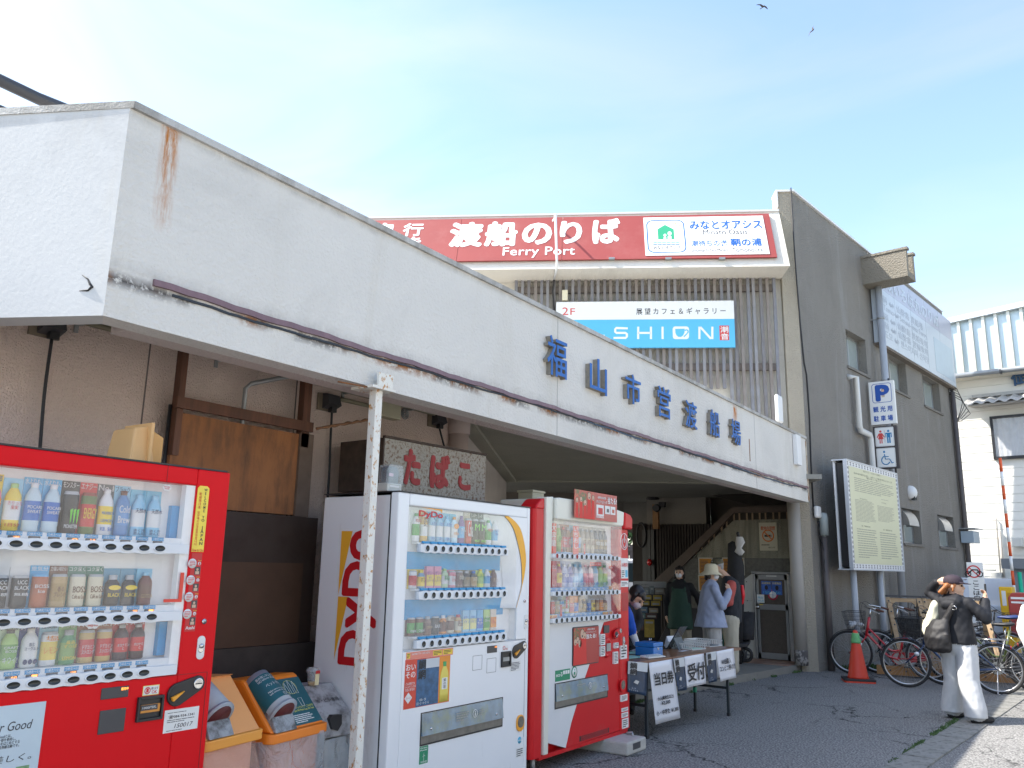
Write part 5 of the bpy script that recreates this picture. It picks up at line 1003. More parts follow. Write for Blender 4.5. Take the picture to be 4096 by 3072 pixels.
green_t=P3('bottle',(.35,.5,.15),(.55,.7,.25),WHT,None,[('綾鷹',.35,.6)],GRN);rowsR=[(1.626,1.605,.235,[P3('bottle',ORG,RED,WHT,RED,[('大',.4,.6)],WHT),green_t,green_t,P3('bottle',BRN,RED,RED,(.3,.1,.1),[('Coca\nCola',.3,.5)],WHT),P3('bottle',TEA,RED,WHT,TEA,[('茶',.3,.5)],WHT),P3('bottle',(.6,.3,.1),LBL,LBL,(.15,.4,.55),[('麦茶',.35,.6)],WHT),P3('bottle',(.6,.3,.1),LBL,LBL,(.15,.4,.55),[('麦茶',.35,.6)],WHT)]+[P3('bottle',(.42,.36,.28),(.55,.48,.36),SIL,(.40,.35,.28),[('LATTE',.35,.5)],BRN)]*3+[P3('bottle',(.10,.10,.10),(.25,.18,.08),BLK,(.32,.31,.28),[('BLACK',.35,.48)],WHT)]*3),(1.345,1.314,.215,[P3('card',RED,(.5,.05,.05),SIL,None,[('当たる!',.7,.85),('コカコーラ',.05,.14)],WHT),P3('card',RED,(.5,.05,.05),SIL,None,[('当たる!',.7,.85),('コカコーラ',.05,.14)],WHT),P3('bottle',(.5,.1,.08),YEL,YEL,(.6,.2,.15),[('BLEND',.4,.5)],BRN),P3('bottle',(.45,.5,.7),(.15,.2,.5),WHT,(.4,.45,.65),[('AQUA',.4,.55)],WHT),P3('bottle',(.45,.5,.7),(.15,.2,.5),WHT,(.4,.45,.65),[('AQUA',.4,.55)],WHT),P3('bottle',(.6,.72,.8),SKY,SKY,(.5,.65,.72),[('いろ\nはす',.1,.3)],BLU),P3('bottle',(.6,.72,.8),SKY,SKY,(.5,.65,.72),[('いろ\nはす',.1,.3)],BLU),P3('bottle',(.75,.6,.6),PNK,PNK,(.65,.5,.5),[('もも',.1,.3)],RED),P3('bottle',(.75,.6,.6),PNK,PNK,(.65,.5,.5),[('もも',.1,.3)],RED),P3('bottle',SKY,WHT,LBL,(.3,.5,.65),[('水',.1,.25)],BLU),P3('bottle',(.4,.6,.3),LGR,GRN,(.5,.6,.4),[('緑',.1,.25)],GRN),P3('bottle',(.4,.55,.6),LGR,GRN,(.4,.5,.45),[('茶',.1,.25)],GRN)]),(1.140,1.108,.140,[P3('card',RED,(.5,.05,.05),SIL,None,[('当たる!',.7,.85)],WHT),P3('can',(.5,.03,.03),RED,SIL,(.6,.5,.4),[('コーク',.3,.5)],WHT),P3('can',(.3,.35,.2),TAN,SIL,(.4,.4,.3),[('Tea',.3,.5)],WHT),P3('can',LBL,WHT,SIL,(.4,.55,.6),[('LEMON',.3,.45)],YEL),P3('can',(.5,.6,.3),WHT,SIL,(.55,.6,.4),[('茶',.3,.5)],GRN),P3('card',ORG,RED,SIL,None,[('ファンタ',.4,.6)],WHT),P3('card',ORG,BLU,SIL,None,[('りんご',.4,.6)],WHT),P3('alu',(.3,.22,.12),TAN,TAN,(.42,.38,.28),[('珈琲',.3,.5)],CRM),P3('alu',(.15,.13,.12),TAN,TAN,(.4,.36,.3),[('BLACK',.3,.4)],CRM),P3('can',(.35,.4,.5),BLU,SIL,(.42,.45,.5),[('LATTE',.3,.4)],WHT),P3('can',(.5,.35,.15),YEL,SIL,(.4,.4,.35),[('微糖',.3,.5)],BRN),P3('can',(.2,.1,.06),TAN,SIL,(.45,.4,.35),[('カフェ',.3,.5)],CRM),P3('can',(.5,.2,.1),ORG,SIL,(.4,.38,.35),[('ココア',.3,.5)],WHT),P3('alu',BRN,TAN,SIL,(.4,.4,.36),[('BLACK',.3,.4)],CRM)])]
for zb_,zb2,h_,items in rowsR:
 n=len(items);a0=5.765;pit=(6.72-a0)/(n-1)
 for i,sp in enumerate(items):product(r3,X(a0+pit*i),zb_,min(.085,pit*.98),h_,sp,y=.02)
 g=G();g.box(X(5.715),X(6.80),.0,.06,zb_-.022,zb_-.001,0);g.obj('shelf',[mlitw],r3)
 g=G();g.box(X(5.715),X(6.775),-.003,-.0005,zb_-.022,zb_+.008);g.obj('price_rail',[M('rail_pale_blue',(.30,.48,.72),.45,var=.15,vs=18)],r3)
 cs_=[X(5.753+.0785*i)for i in range(14)]
 for c in cs_:g=G();g.box(c-.014,c+.014,-.0045,-.0031,zb_-.012,zb_-.002);g.obj('price_tag',[mstk],r3)
 btn_strip(r3,X(5.705),X(6.85),zb2-.006,cs_,'small',y=-.052,hh=.018,lit=(0,4)if zb_>1.6 else())
def red_tag(x0,x1,z0,z1,s_,y=-.02):
 g=G();g.box(X(x0),X(x1),y,y+.002,z0,z1);g.obj('promo_tag',[MATS['sticker_red_orange']],r3);text(r3,s_,X(x0)+.006,X(x1)-.006,z0+(z1-z0)*.25,z1-.008,y-.001,mstk,bold=.01,thick=.0005)
red_tag(5.715,5.80,1.615,1.855,vert('大容量'));red_tag(6.065,6.155,1.605,1.850,vert('いちおし'));red_tag(5.875,5.90,1.635,1.725,vert('大容量'));red_tag(6.245,6.27,1.625,1.71,vert('大容量'))
red_tag(6.35,6.55,1.528,1.560,'今売れてます!');red_tag(6.69,6.76,1.508,1.530,'新発売');red_tag(5.87,5.895,1.13,1.22,vert('いちおし'));red_tag(5.955,5.98,1.19,1.28,vert('いちおし'));red_tag(6.775,6.79,1.19,1.275,vert('おすすめ商品'))
for a_,b_,z_,s_ in((5.70,5.84,1.128,'100 100'),(6.60,6.70,1.128,'110 110'),(6.71,6.77,1.345,'100'),(6.72,6.775,1.128,'100')):
 g=G();g.box(X(a_),X(b_),-.008,-.005,z_-.016,z_+.014);g.obj('price_card',[M('price_yellow',(.85,.55,.18),.5)],r3);text(r3,s_,X(a_)+.005,X(b_)-.005,z_-.012,z_+.010,-.0085,mrd,thick=.0005)
 # topper poster and lower poster
def crowd_poster(parent,x0,x1,z0,z1,y,split):
 xs_=x0+(x1-x0)*split
 g=G();g.box(x0,x1,y,y+.004,z0,z1,0);g.obj('poster',[M('poster_deep_red',(.42,.05,.04),.3,var=.1)],parent)
 g=G();g.box(x0,xs_,y-.0012,y-.0002,z0,z1);g.obj('crowd_photo',[M('crowd_red',(.40,.08,.05),.4,var=.9,vs=26,dirt=(.10,.16,.06),dthr=(.52,.60),ds=18)],parent)
 rr_=random.Random(4);mats=[M('skin_tone',(.62,.42,.30),.6),M('shirt_red',(.65,.04,.03),.6),mbk,M('scarf_blue',(.04,.25,.6),.6)]
 for k in range(5):
  cx=x0+(xs_-x0)*(.12+.2*k);cz=z0+(z1-z0)*rr_.uniform(.55,.85);s_=(z1-z0)*rr_.uniform(.07,.12);g=G()
  yy=y-.0014-k*.0003
  g.prism([(cx-s_*1.5,z0+.002),(cx+s_*1.5,z0+.002),(cx+s_,cz-s_),(cx-s_,cz-s_)],yy-.0001,yy,1)
  g.prism([(cx+s_*math.cos(R(t_)),cz+1.2*s_*math.sin(R(t_)))for t_ in range(0,360,30)],yy-.0004,yy-.0002,0)
  g.prism([(cx-s_*1.05,cz+.1*s_),(cx+s_*1.05,cz+.1*s_),(cx+s_*.7,cz+1.3*s_),(cx-s_*.7,cz+1.3*s_)],yy-.0002,yy-.0001,2)
  g.box(cx-s_*.3,cx+s_*.3,yy-.0006,yy-.0004,cz-s_*.75,cz-s_*.3,2);g.obj('printed_figure',mats,parent)
crowd_poster(r3,X(5.972),X(6.724),1.912,2.146,-.085,.45)
text(r3,'当たる!',X(6.545),X(6.715),2.065,2.125,-.0865,mstk,bold=.03,thick=.0008);text(r3,'オリジナルグッズ',X(6.345),X(6.53),2.058,2.085,-.0865,mstk,bold=.01,thick=.0006);text(r3,'自動販売機限定',X(6.37),X(6.52),2.098,2.118,-.0865,mstk,thick=.0006)
for a_,b_,c_ in((6.345,6.475,(.55,.05,.05)),(6.50,6.59,(.1,.1,.1)),(6.60,6.69,(.5,.1,.05))):
 g=G();g.box(X(a_),X(b_),-.0865,-.0855,1.935 if a_<6.4 else 1.975,2.045,0);g.box(X(a_)+.03,X(b_)-.02,-.0875,-.0866,1.965 if a_<6.4 else 1.99,2.02,1);g.obj('prize_picture',[mstk,M('prize_%d'%int(a_*10),c_,.5)],r3)
text(r3,'大当たり!ミニトイカメラ',X(6.35),X(6.47),1.938,1.955,-.0868,mrd,thick=.0005)
g=G();g.prism(rrect(X(6.080),X(6.519),.731,1.037,.02),-.010,-.005);g.obj('poster_frame',[mdg],r3)
crowd_poster(r3,X(6.09),X(6.51),.74,1.028,-.0145,.45)
text(r3,'当たる!',X(6.29),X(6.46),.935,.975,-.0165,mstk,bold=.03,thick=.0008);text(r3,'オリジナルグッズ',X(6.29),X(6.46),.980,.996,-.0165,mstk,thick=.0006);text(r3,'自動販売機限定',X(6.31),X(6.44),1.003,1.018,-.0165,mstk,thick=.0006)
sticker(r3,X(5.823),X(6.048),.640,.722,mgrn,y=-.006);text(r3,'ecoる',X(5.835),X(5.93),.672,.705,-.0065,mstk,bold=.015,thick=.0006)
for k in range(3):sticker(r3,X(5.94)+k*.035,X(5.968)+k*.035,.685,.712,mstk,y=-.0068)
g=G();g.lathe([(.045,-.006),(.045,-.0075),(0,-.0076)],(X(6.115),0,.688),22,axis='y');g.obj('recycle_sticker',[mgrn],r3);g=G();g.lathe([(.036,-.0077),(.036,-.0082),(0,-.0083)],(X(6.115),0,.688),22,axis='y');g.obj('recycle_disc',[mstk],r3);g=G();g.box(X(6.105),X(6.125),-.0087,-.0083,.668,.69);g.ball((X(6.117),-.0085,.705),(.006,.0006,.006),8);g.obj('recycle_figure',[mgrn],r3)
def shift(root,dy):
 pass
n0=set(COL.objects)
outlet(r3,X(5.818),X(6.675),.438,.628,8)
lock_unit(r3,X(6.955),.862,.020,.058)
coin_unit(r3,X(6.825),.955,.8,mred2,mchr)
g=G();g.lathe([(.085,-.006),(.078,-.022),(.055,-.024),(.05,-.015)],(X(6.66),0,.842),22,axis='y');g.box(X(6.62),X(6.70),-.0148,-.006,.79,.89);g.obj('note_dish',[mred2],r3);g=G();g.box(X(6.625),X(6.70),-.030,-.0249,.815,.88);g.obj('note_slot',[mgal],r3)
g=G();g.box(X(6.60),X(6.70),-.012,-.006,.965,1.03);g.obj('credit_display',[mdg],r3,bevel=.003)
for q,z0,z1,nb_ in((6.53,.87,.96,5),(6.53,.78,.86,5),(6.78,.83,.875,3),(6.77,.70,.80,7)):
 sticker(r3,X(q),X(q+.075),z0,z1,mstk,nb_,y=-.0245,seed=int(q*100))
g=G();g.prism(rrect(X(6.875),X(6.975),.452,.562,.05),-.030,-.02);g.obj('change_tray',[mred2],r3,bevel=.004);g=G();g.prism(rrect(X(6.888),X(6.962),.478,.552,.036),-.0315,-.0301);g.obj('tray_cover',[MATS['tray_glass']],r3)
for o in set(COL.objects)-n0:
 if o.parent==r3 and o.name.split('.')[0]not in('note_dish','note_slot','sticker','print','change_tray','tray_cover'):o.location.y=-.021 if o.name.startswith(('lock','coin','lever'))else-.006
 # pillar stickers
def pst(z0,z1,nb_,seed):sticker(r3,X(6.915),X(7.06),z0,z1,mstk,0,y=-.022);g=G();bars(g,X(6.925),X(7.05),z0+.01,z1-.01,nb_,-.0225,t=.0005,rnd=random.Random(seed));g.obj('print',[mtx],r3,kind='stuff')
g=G();g.lathe([(.075,-.0205),(.075,-.0225),(.068,-.0225),(.068,-.0205)],(X(6.985),0,1.755),26,axis='y')
g.tube([(X(6.985)+.038*math.cos(R(t_)),-.0225,1.745+.045*math.sin(R(t_)))for t_ in range(130,411,20)],.0045,5);g.tube([(X(6.985),-.0225,1.745),(X(6.985),-.0225,1.815)],.005,5);g.obj('round_emblem',[mstk],r3)
sticker(r3,X(6.92),X(7.055),1.425,1.605,mstk,y=-.022);text(r3,'1本無料!',X(6.927),X(7.048),1.525,1.565,-.0224,mrd,bold=.01,thick=.0006);g=G();bars(g,X(6.93),X(6.99),1.435,1.50,4,-.0224,t=.0005);g.obj('print',[mtx],r3,kind='stuff');sticker(r3,X(7.00),X(7.045),1.435,1.50,mlb,y=-.0228)
pst(1.35,1.405,3,2);sticker(r3,X(6.92),X(7.055),1.35,1.405,mstk,y=-.0219)
for z0,z1,a_ in((.73,.845,6.90),(.375,.43,6.90),(.29,.32,6.91),(.24,.28,6.91),(.15,.23,6.915)):
 sticker(r3,X(a_),X(a_+.12),z0,z1,mstk,0,y=-.022);g=G();bars(g,X(a_)+.01,X(a_)+.11,z0+.008,z1-.008,4,-.0225,t=.0005,rnd=random.Random(int(z0*100)));g.obj('print',[mtx],r3,kind='stuff')
g=G();g.box(X(6.925),X(7.05),-.0212,-.0203,1.14,1.30);g.obj('pillar_panel',[M('darker_red',(.40,.008,.012),.4)],r3)
for q in(5.60,6.93):
 g=G();g.tube([(X(q),.05,.02),(X(q),.05,.13)],.02,8);g.lathe([(.035,.0),(.035,.02)],(X(q),.05,0),10);g.obj('foot',[mgal],r3)
blk=thing('machine_foot_block','pale concrete foot block under the right corner of the shouldered red machine','block',Frame(VX,6.62,90))
g=G();g.box(0,.36,-.22,.30,0,.105);g.obj('block',[M('block_concrete',(.42,.41,.38),.85,var=.15,vs=10,bump=.4,bs=60)],blk,bevel=.015);g=G();g.box(.1,.24,-.2215,-.2202,.035,.085);g.obj('stamp',[mdg],blk);g=G();g.tube([(.30,-.12,.105),(.33,-.1,.125),(.30,-.06,.12)],.012,6);g.obj('bolt',[mgal],blk)
# ================================================================ THINGS AROUND THE MACHINES
# ---- rusty white post
Fp=Frame(-3.68,3.785,90)
po=thing('support_post','square white steel post with rust spots holding up the canopy edge','post',Fp)
g=G();g.box(-.030,.030,-.030,.030,0,2.585);g.obj('shaft',[mrustw],po,bevel=.004)
g=G();g.box(-.105,.105,-.07,.12,2.586,2.603,0);g.box(-.055,.075,-.072,-.055,2.603,2.69,0);g.obj('bracket',[mrustw],po)
g=G();g.tube([(-.35,-.02,2.575),(-.1,-.02,2.59)],.006,5);g.obj('rusty_rod',[M('rust',(.22,.09,.03),.8)],po)
rod=thing('rusty_rod','short rusty iron rod sticking out beside the post','rod',Frame(-4.4,4.0,90))
Fq=Frame(-4.4,0,90);a=Fq.pl(*zE(115,705));b=Fq.pl(*zE(470,645));g=G();g.tube([(a[0]-4+(b[0]-a[0])*i/12,.004*math.sin(i*2),a[1]+(b[1]-a[1])*i/12+.004*math.sin(i*3))for i in range(13)],[.012,.008,.013,.010,.014,.009,.011,.014,.010,.012,.009,.013,.01],6);g.obj('rod',[M('heavy_rust',(.20,.10,.05),.9,var=.5,vs=40)],rod)
# ---- conduit run, outlets, cords on the pink wall
Fwall=Frame(-4.75,0,90)
con=thing('conduit_run','beige steel conduit with clips running under the canopy ceiling','conduit',Fwall)
mcon=M('beige_conduit',(.25,.23,.155),.5,var=.1)
c1=Fwall.pl(*zF(450,290),-.05);c2=Fwall.pl(*zE(930,610),-.05);lin=lambda x:c1[1]+(c2[1]-c1[1])*(x-c1[0])/(c2[0]-c1[0])
g=G();g.tube([(c1[0],-.05,c1[1]),(c2[0],-.05,c2[1])],.017,8);d1=Fwall.pl(*zE(275,505),-.05);d2=Fwall.pl(*zE(480,553),-.05);g.tube([(d1[0],-.05,d1[1]),(d2[0],-.05,d2[1])],.017,8);g.obj('conduit',[mcon],con)
for p in(zF(550,325),zF(1500,575),zE(320,445),zE(755,575)):
 x,z=Fwall.pl(*p,-.05);g=G();g.box(x-.012,x+.012,-.012,-.001,lin(x)-.06,lin(x)+.055);g.box(x-.014,x+.014,-.072,-.02,lin(x)-.021,lin(x)+.021);g.obj('clip',[mgal],con)
x,z=Fwall.pl(*zE(605,545),-.06);g=G();g.box(x-.12,x+.12,-.09,-.002,z-.11,z+.10);g.obj('junction_box',[M('cream_box',(.50,.47,.34),.5)],con,bevel=.006)
def outletbox(p,label,cord):
 x,z=Fwall.pl(*p,-.06);t=thing('power_outlet',label,'outlet',Fwall)
 g=G();g.box(x-.11,x+.06,-.02,-.001,z-.075,z+.055);g.obj('backplate',[M('outlet_brown',(.20,.16,.11),.5)],t)
 g=G();g.hexa([(x-.07,-.10,z-.03),(x+.055,-.10,z-.03),(x+.055,-.021,z-.06),(x-.07,-.021,z-.06),(x-.07,-.07,z+.05),(x+.055,-.07,z+.05),(x+.055,-.021,z+.055),(x-.07,-.021,z+.055)]);g.obj('cover',[mdg],t)
 g=G();g.box(x-.02,x+.03,-.075,-.035,z-.085,z-.045);g.obj('plug',[mbk],t)
 q=[(x,-.055,z-.08)]+cord(x,z);k=smooth(q,5);g=G();g.tube(k,.009,6);g.obj('cord',[mblk],t)
outletbox(zF(370,335),'outdoor outlet under the canopy at the frame edge, cord dropping behind the first red machine',lambda x,z:[(x-.0,-.06,z-.4),(x+.03,-.05,1.9),(x+.02,-.03,1.5)])
outletbox(zE(225,520),'outdoor outlet left of the post with two cords hanging to the white machine',lambda x,z:[(x+.01,-.05,z-.3),(x+.02,-.05,2.1),(x+.01,-.05,1.6)])
outletbox(zE(955,640),'outdoor outlet above the tobacco sign with a short slanting cord',lambda x,z:[(x+.08,-.06,z-.25),(x+.22,-.12,z-.55),(x+.26,-.2,z-.9)])
x,z=Fwall.pl(*zE(715,603),-.01);vt=thing('wall_vent','small round metal vent on the pink wall','vent',Fwall);g=G()
for r_ in(.045,.03,.015):g.tube([(x+r_*math.cos(R(t_)),-.008,z+r_*math.sin(R(t_)))for t_ in range(0,360,24)],.005,5,closed=True)
g.obj('louvre',[mgal],vt)
# ---- wooden frame and boards
mw1=M('dark_stained_wood',(.085,.035,.018),.6,var=.3,vs=6,dirt=(.16,.06,.03),dthr=(.4,.7),ds=4,dstretch=(6,6,.5))
mw2=M('weathered_plywood',(.30,.12,.042),.75,var=.25,vs=3,dirt=(.09,.045,.025),dthr=(.45,.72),ds=2.6,dstretch=(3,3,.7),bump=.3,bs=40)
mw3=M('near_black_board',(.045,.026,.018),.7,var=.3,vs=4,dirt=(.05,.035,.028),dthr=(.4,.7),ds=4,bump=.2,bs=30)
mw4=M('grey_brown_plank',(.14,.10,.075),.8,var=.3,vs=8)
Fb=Frame(-4.62,0,90);fr=thing('timber_frame','old wooden frame with plywood and black boards against the pink wall','wooden frame',Fb)
def bp(p,y=0):return Fb.pl(*p,y)
a=bp(zF(1238,430));b=bp(zF(1280,430));c=bp(zF(1205,900))
g=G();g.box(a[0],b[0],-.03,.03,c[1]-.3,2.88);g.obj('upright',[mw1],fr)
a=bp(zF(2065,670));b=bp(zF(2115,670));c=bp(zF(2060,1080));g=G();g.box(a[0],b[0],-.03,.03,c[1]-.1,2.88);g.obj('upright',[mw1],fr)
a=bp(zF(1195,862),-.04);b=bp(zF(2122,1022),-.04);g=G();g.box(a[0],b[0],-.06,-.031,a[1]-.035,a[1]+.035);g.obj('crossbar',[mw1],fr)
a=bp(zF(1185,930));b=bp(zF(2030,1075));c=bp(zF(2000,1650));d=bp(zF(2118,1095));e_=bp(zE(100,1325));ff_=bp(zT(1170,870));s_=bp(zT(1160,535))
g=G();g.box(a[0],b[0],-.01,.02,e_[1]+.02,a[1]);g.obj('plywood_sheet',[mw2],fr)
g=G();g.box(b[0]+.002,d[0]-.0,-.03,.02,e_[1]+.012,b[1]+.0);g.obj('plank',[mw4],fr)
g=G();g.box(a[0]-.02,e_[0],-.035,.02,s_[1],e_[1]+.01);g.obj('black_board',[mw3],fr)
g=G();g.box(a[0]-.02,e_[0]-.12,-.048,-.036,s_[1]-.001,s_[1]+.53);g.obj('black_board',[M('brown_black_board',(.085,.045,.026),.7,var=.2,vs=6)],fr)
g=G();g.box(a[0]-.04,e_[0]+.03,-.06,.02,.05,s_[1]-.004);g.obj('black_board',[M('grey_black_board',(.06,.048,.042),.8,var=.35,vs=7)],fr)
g=G();g.tube([(a[0]-.01,.03,1.5),(a[0]-.01,.03,2.45)],.012,6);g.obj('black_edge',[mbk],fr)
pp_=thing('bent_pipe','thin grey bent pipe beside the wooden frame','pipe',Fwall);q=[Fwall.pl(*zF(2080,665),-.1),Fwall.pl(*zF(1710,740),-.1),Fwall.pl(*zF(1685,760),-.1),Fwall.pl(*zF(1655,1005),-.1)]
g=G();g.tube([(q[0][0],-.25,q[0][1]),(q[1][0],-.1,q[1][1]),(q[2][0],-.08,q[2][1]-.01),(q[3][0],-.08,1.4)],.016,8);g.obj('pipe',[mgal],pp_)
# ---- tobacco sign box
Ft=Frame(-4.15,0,90);ta=Ft.pl(*zE(580,767));tb=Ft.pl(*zE(1222,903));tc_=Ft.pl(*zE(1210,1172))
Ftb=Frame(-4.15,ta[0],86.5)
tsb=thing('tobacco_sign','rusted metal box sign with red hiragana behind the white machine','sign',Ftb)
lw=(tb[0]-ta[0])*1.0;z1_=ta[1];z0_=ta[1]-.375
mrust2=M('rusty_sign_plate',(.32,.30,.255),.75,dirt=(.15,.08,.045),dthr=(.50,.60),ds=42,bump=.5,bs=60,var=.15)
g=G();g.box(0,lw,0,.47,z0_,z1_);g.obj('box',[mrust2],tsb,bevel=.004)
g=G();g.box(-.012,-.001,.0,.47,z0_,z1_);g.obj('side_plate',[M('dark_rust',(.06,.04,.03),.8,var=.5,vs=12)],tsb)
g=G();g.box(-.005,lw+.005,-.008,.02,z1_+.001,z1_+.018);g.box(-.005,lw+.005,-.008,.02,z0_-.018,z0_-.001);g.obj('rim',[M('dark_rust',(.06,.04,.03),.8)],tsb)
mtr=M('faded_red_letter',(.30,.02,.02),.6,dirt=(.20,.10,.06),dthr=(.60,.68),ds=18)
for ch,u0,u1,v0,v1 in(('た',700,795,848,1065),('ば',865,980,893,1092),('こ',1047,1115,930,1110)):
 p0=Ft.pl(*zE(u0,v0));p1=Ft.pl(*zE(u1,v1));hh_=.27 if ch!='こ' else.22
 zc_=z0_+.19+(.0 if ch!='こ' else-.012);text(tsb,ch,(p0[0]-ta[0]),(p1[0]-ta[0])+.01,zc_-hh_/2,zc_+hh_/2,-.001,mtr,bold=.06,thick=.003)
for q in(.05,lw-.1):g=G();g.box(q,q+.04,.2,.24,z0_-.5,z0_-.019);g.obj('leg_strut',[mbk],tsb)
# ---- electric meter on the white machine
Fm=Frame(-3.72,0,90);a=Fm.pl(*zE(580,955));b=Fm.pl(*zE(718,1145));em=thing('electric_meter','clear cased electricity meter on top of the white machine','meter',Fm)
x0,x1=a[0],a[0]+.145;zt_=a[1];zb_=1.963
g=G();g.box(x0+.0,x1-.01,-.03,.06,zb_,zb_+.055);g.obj('meter_base',[M('meter_grey',(.55,.56,.52),.5)],em,bevel=.006);sticker(em,x0+.02,x1-.04,zb_+.028,zb_+.040,mstk,y=-.032)
g=G();g.prism([(x0+.01,zb_+.056),(x1-.02,zb_+.056),(x1-.02,zt_-.03),(x1-.045,zt_),(x0+.03,zt_),(x0+.01,zt_-.03)],-.005,.04);g.obj('meter_body',[M('meter_dark',(.10,.12,.14),.3,coat=.4)],em)
g=G();g.prism(rrect(x0,x1-.005,zb_+.045,zt_+.008,.02),-.035,.05);g.obj('meter_cover',[glassmat('meter_plastic',.12)],em)
sticker(em,x0+.035,x0+.075,zt_-.065,zt_-.045,M('meter_lcd',(.65,.45,.55),.4),y=-.0065)
# ---- beige lid standing on the first red machine
Fl=Frame(-3.80,0,90);a=Fl.pl(*zF(905,1075));b=Fl.pl(*zF(1055,1270));c=Fl.pl(*zF(1093,1130))
ld=thing('bin_lid','pale orange plastic bin lid lying on top of the first red machine','lid',Fl)
mlid=M('pale_orange_plastic',(.72,.42,.17),.5,var=.06)
g=G();g.hexa([(a[0]-.01,-.02,1.945),(a[0]+.125,-.02,1.945),(a[0]+.125,.22,1.945),(a[0]-.01,.22,1.945),(a[0]+.01,0,a[1]+.03),(a[0]+.09,0,a[1]+.05),(a[0]+.09,.2,a[1]+.05),(a[0]+.01,.2,a[1]+.03)]);g.obj('shell',[mlid],ld,bevel=.012)
g=G();g.box(a[0]+.075,a[0]+.092,-.035,.21,1.945,a[1]+.062);g.obj('ridge',[mlid],ld,bevel=.005)
g=G();g.hexa([(a[0]+.127,.01,1.955),(a[0]+.175,.01,1.97),(a[0]+.175,.2,1.97),(a[0]+.127,.2,1.955),(a[0]+.10,.01,a[1]+.035),(a[0]+.175,.01,a[1]-.0),(a[0]+.175,.2,a[1]-.0),(a[0]+.10,.2,a[1]+.035)]);g.obj('chute',[M('darker_orange_plastic',(.62,.33,.10),.5)],ld,bevel=.006)
# ---- recycling bins between the machines
def plastic_bag(name,col,a=.35):
 if name in MATS:return MATS[name]
 m=bpy.data.materials.new(name);m.use_nodes=True;MATS[name]=m;t=m.node_tree;N=t.nodes;b=N['Principled BSDF'];b.inputs['Base Color'].default_value=(*col,1);b.inputs['Roughness'].default_value=.18;b.inputs['Alpha'].default_value=a;b.inputs['Coat Weight'].default_value=.6
 tcn=N.new('ShaderNodeTexCoord');n=N.new('ShaderNodeTexNoise');n.inputs['Scale'].default_value=9;n.inputs['Detail'].default_value=6;n.inputs['Distortion'].default_value=1.5;t.links.new(tcn.outputs['Object'],n.inputs[0])
 bn=N.new('ShaderNodeBump');bn.inputs['Strength'].default_value=1;bn.inputs['Distance'].default_value=.05;t.links.new(n.outputs[0],bn.inputs['Height']);t.links.new(bn.outputs[0],b.inputs['Normal']);return m
def bag(parent,x0,x1,y0,y1,zt,zb,mat,puff=.03,seed=0):
 g=G();n=40;rings=9;rr_=random.Random(seed);vs=[]
 cx,cy=(x0+x1)/2,(y0+y1)/2;hx,hy=(x1-x0)/2,(y1-y0)/2
 for i in range(rings):
  t=i/(rings-1);z=zt+(zb-zt)*t
  for j in range(n):
   an=2*math.pi*j/n;c,s=math.cos(an),math.sin(an);k=1/max(abs(c),abs(s));k=min(k,1.25)
   f=1+puff*(1.2*math.sin(t*3.0)+1.6*noise.noise(Vector((c*2+seed,s*2,t*2.5)))+.8*noise.noise(Vector((c*7,s*7+seed,t*5))))*3
   vs.append((cx+hx*c*k*f,cy+hy*s*k*f,z))
 g.add(vs,[(i*n+j,i*n+(j+1)%n,(i+1)*n+(j+1)%n,(i+1)*n+j)for i in range(rings-1)for j in range(n)],0,True);return g.obj('bag',[mat],parent)
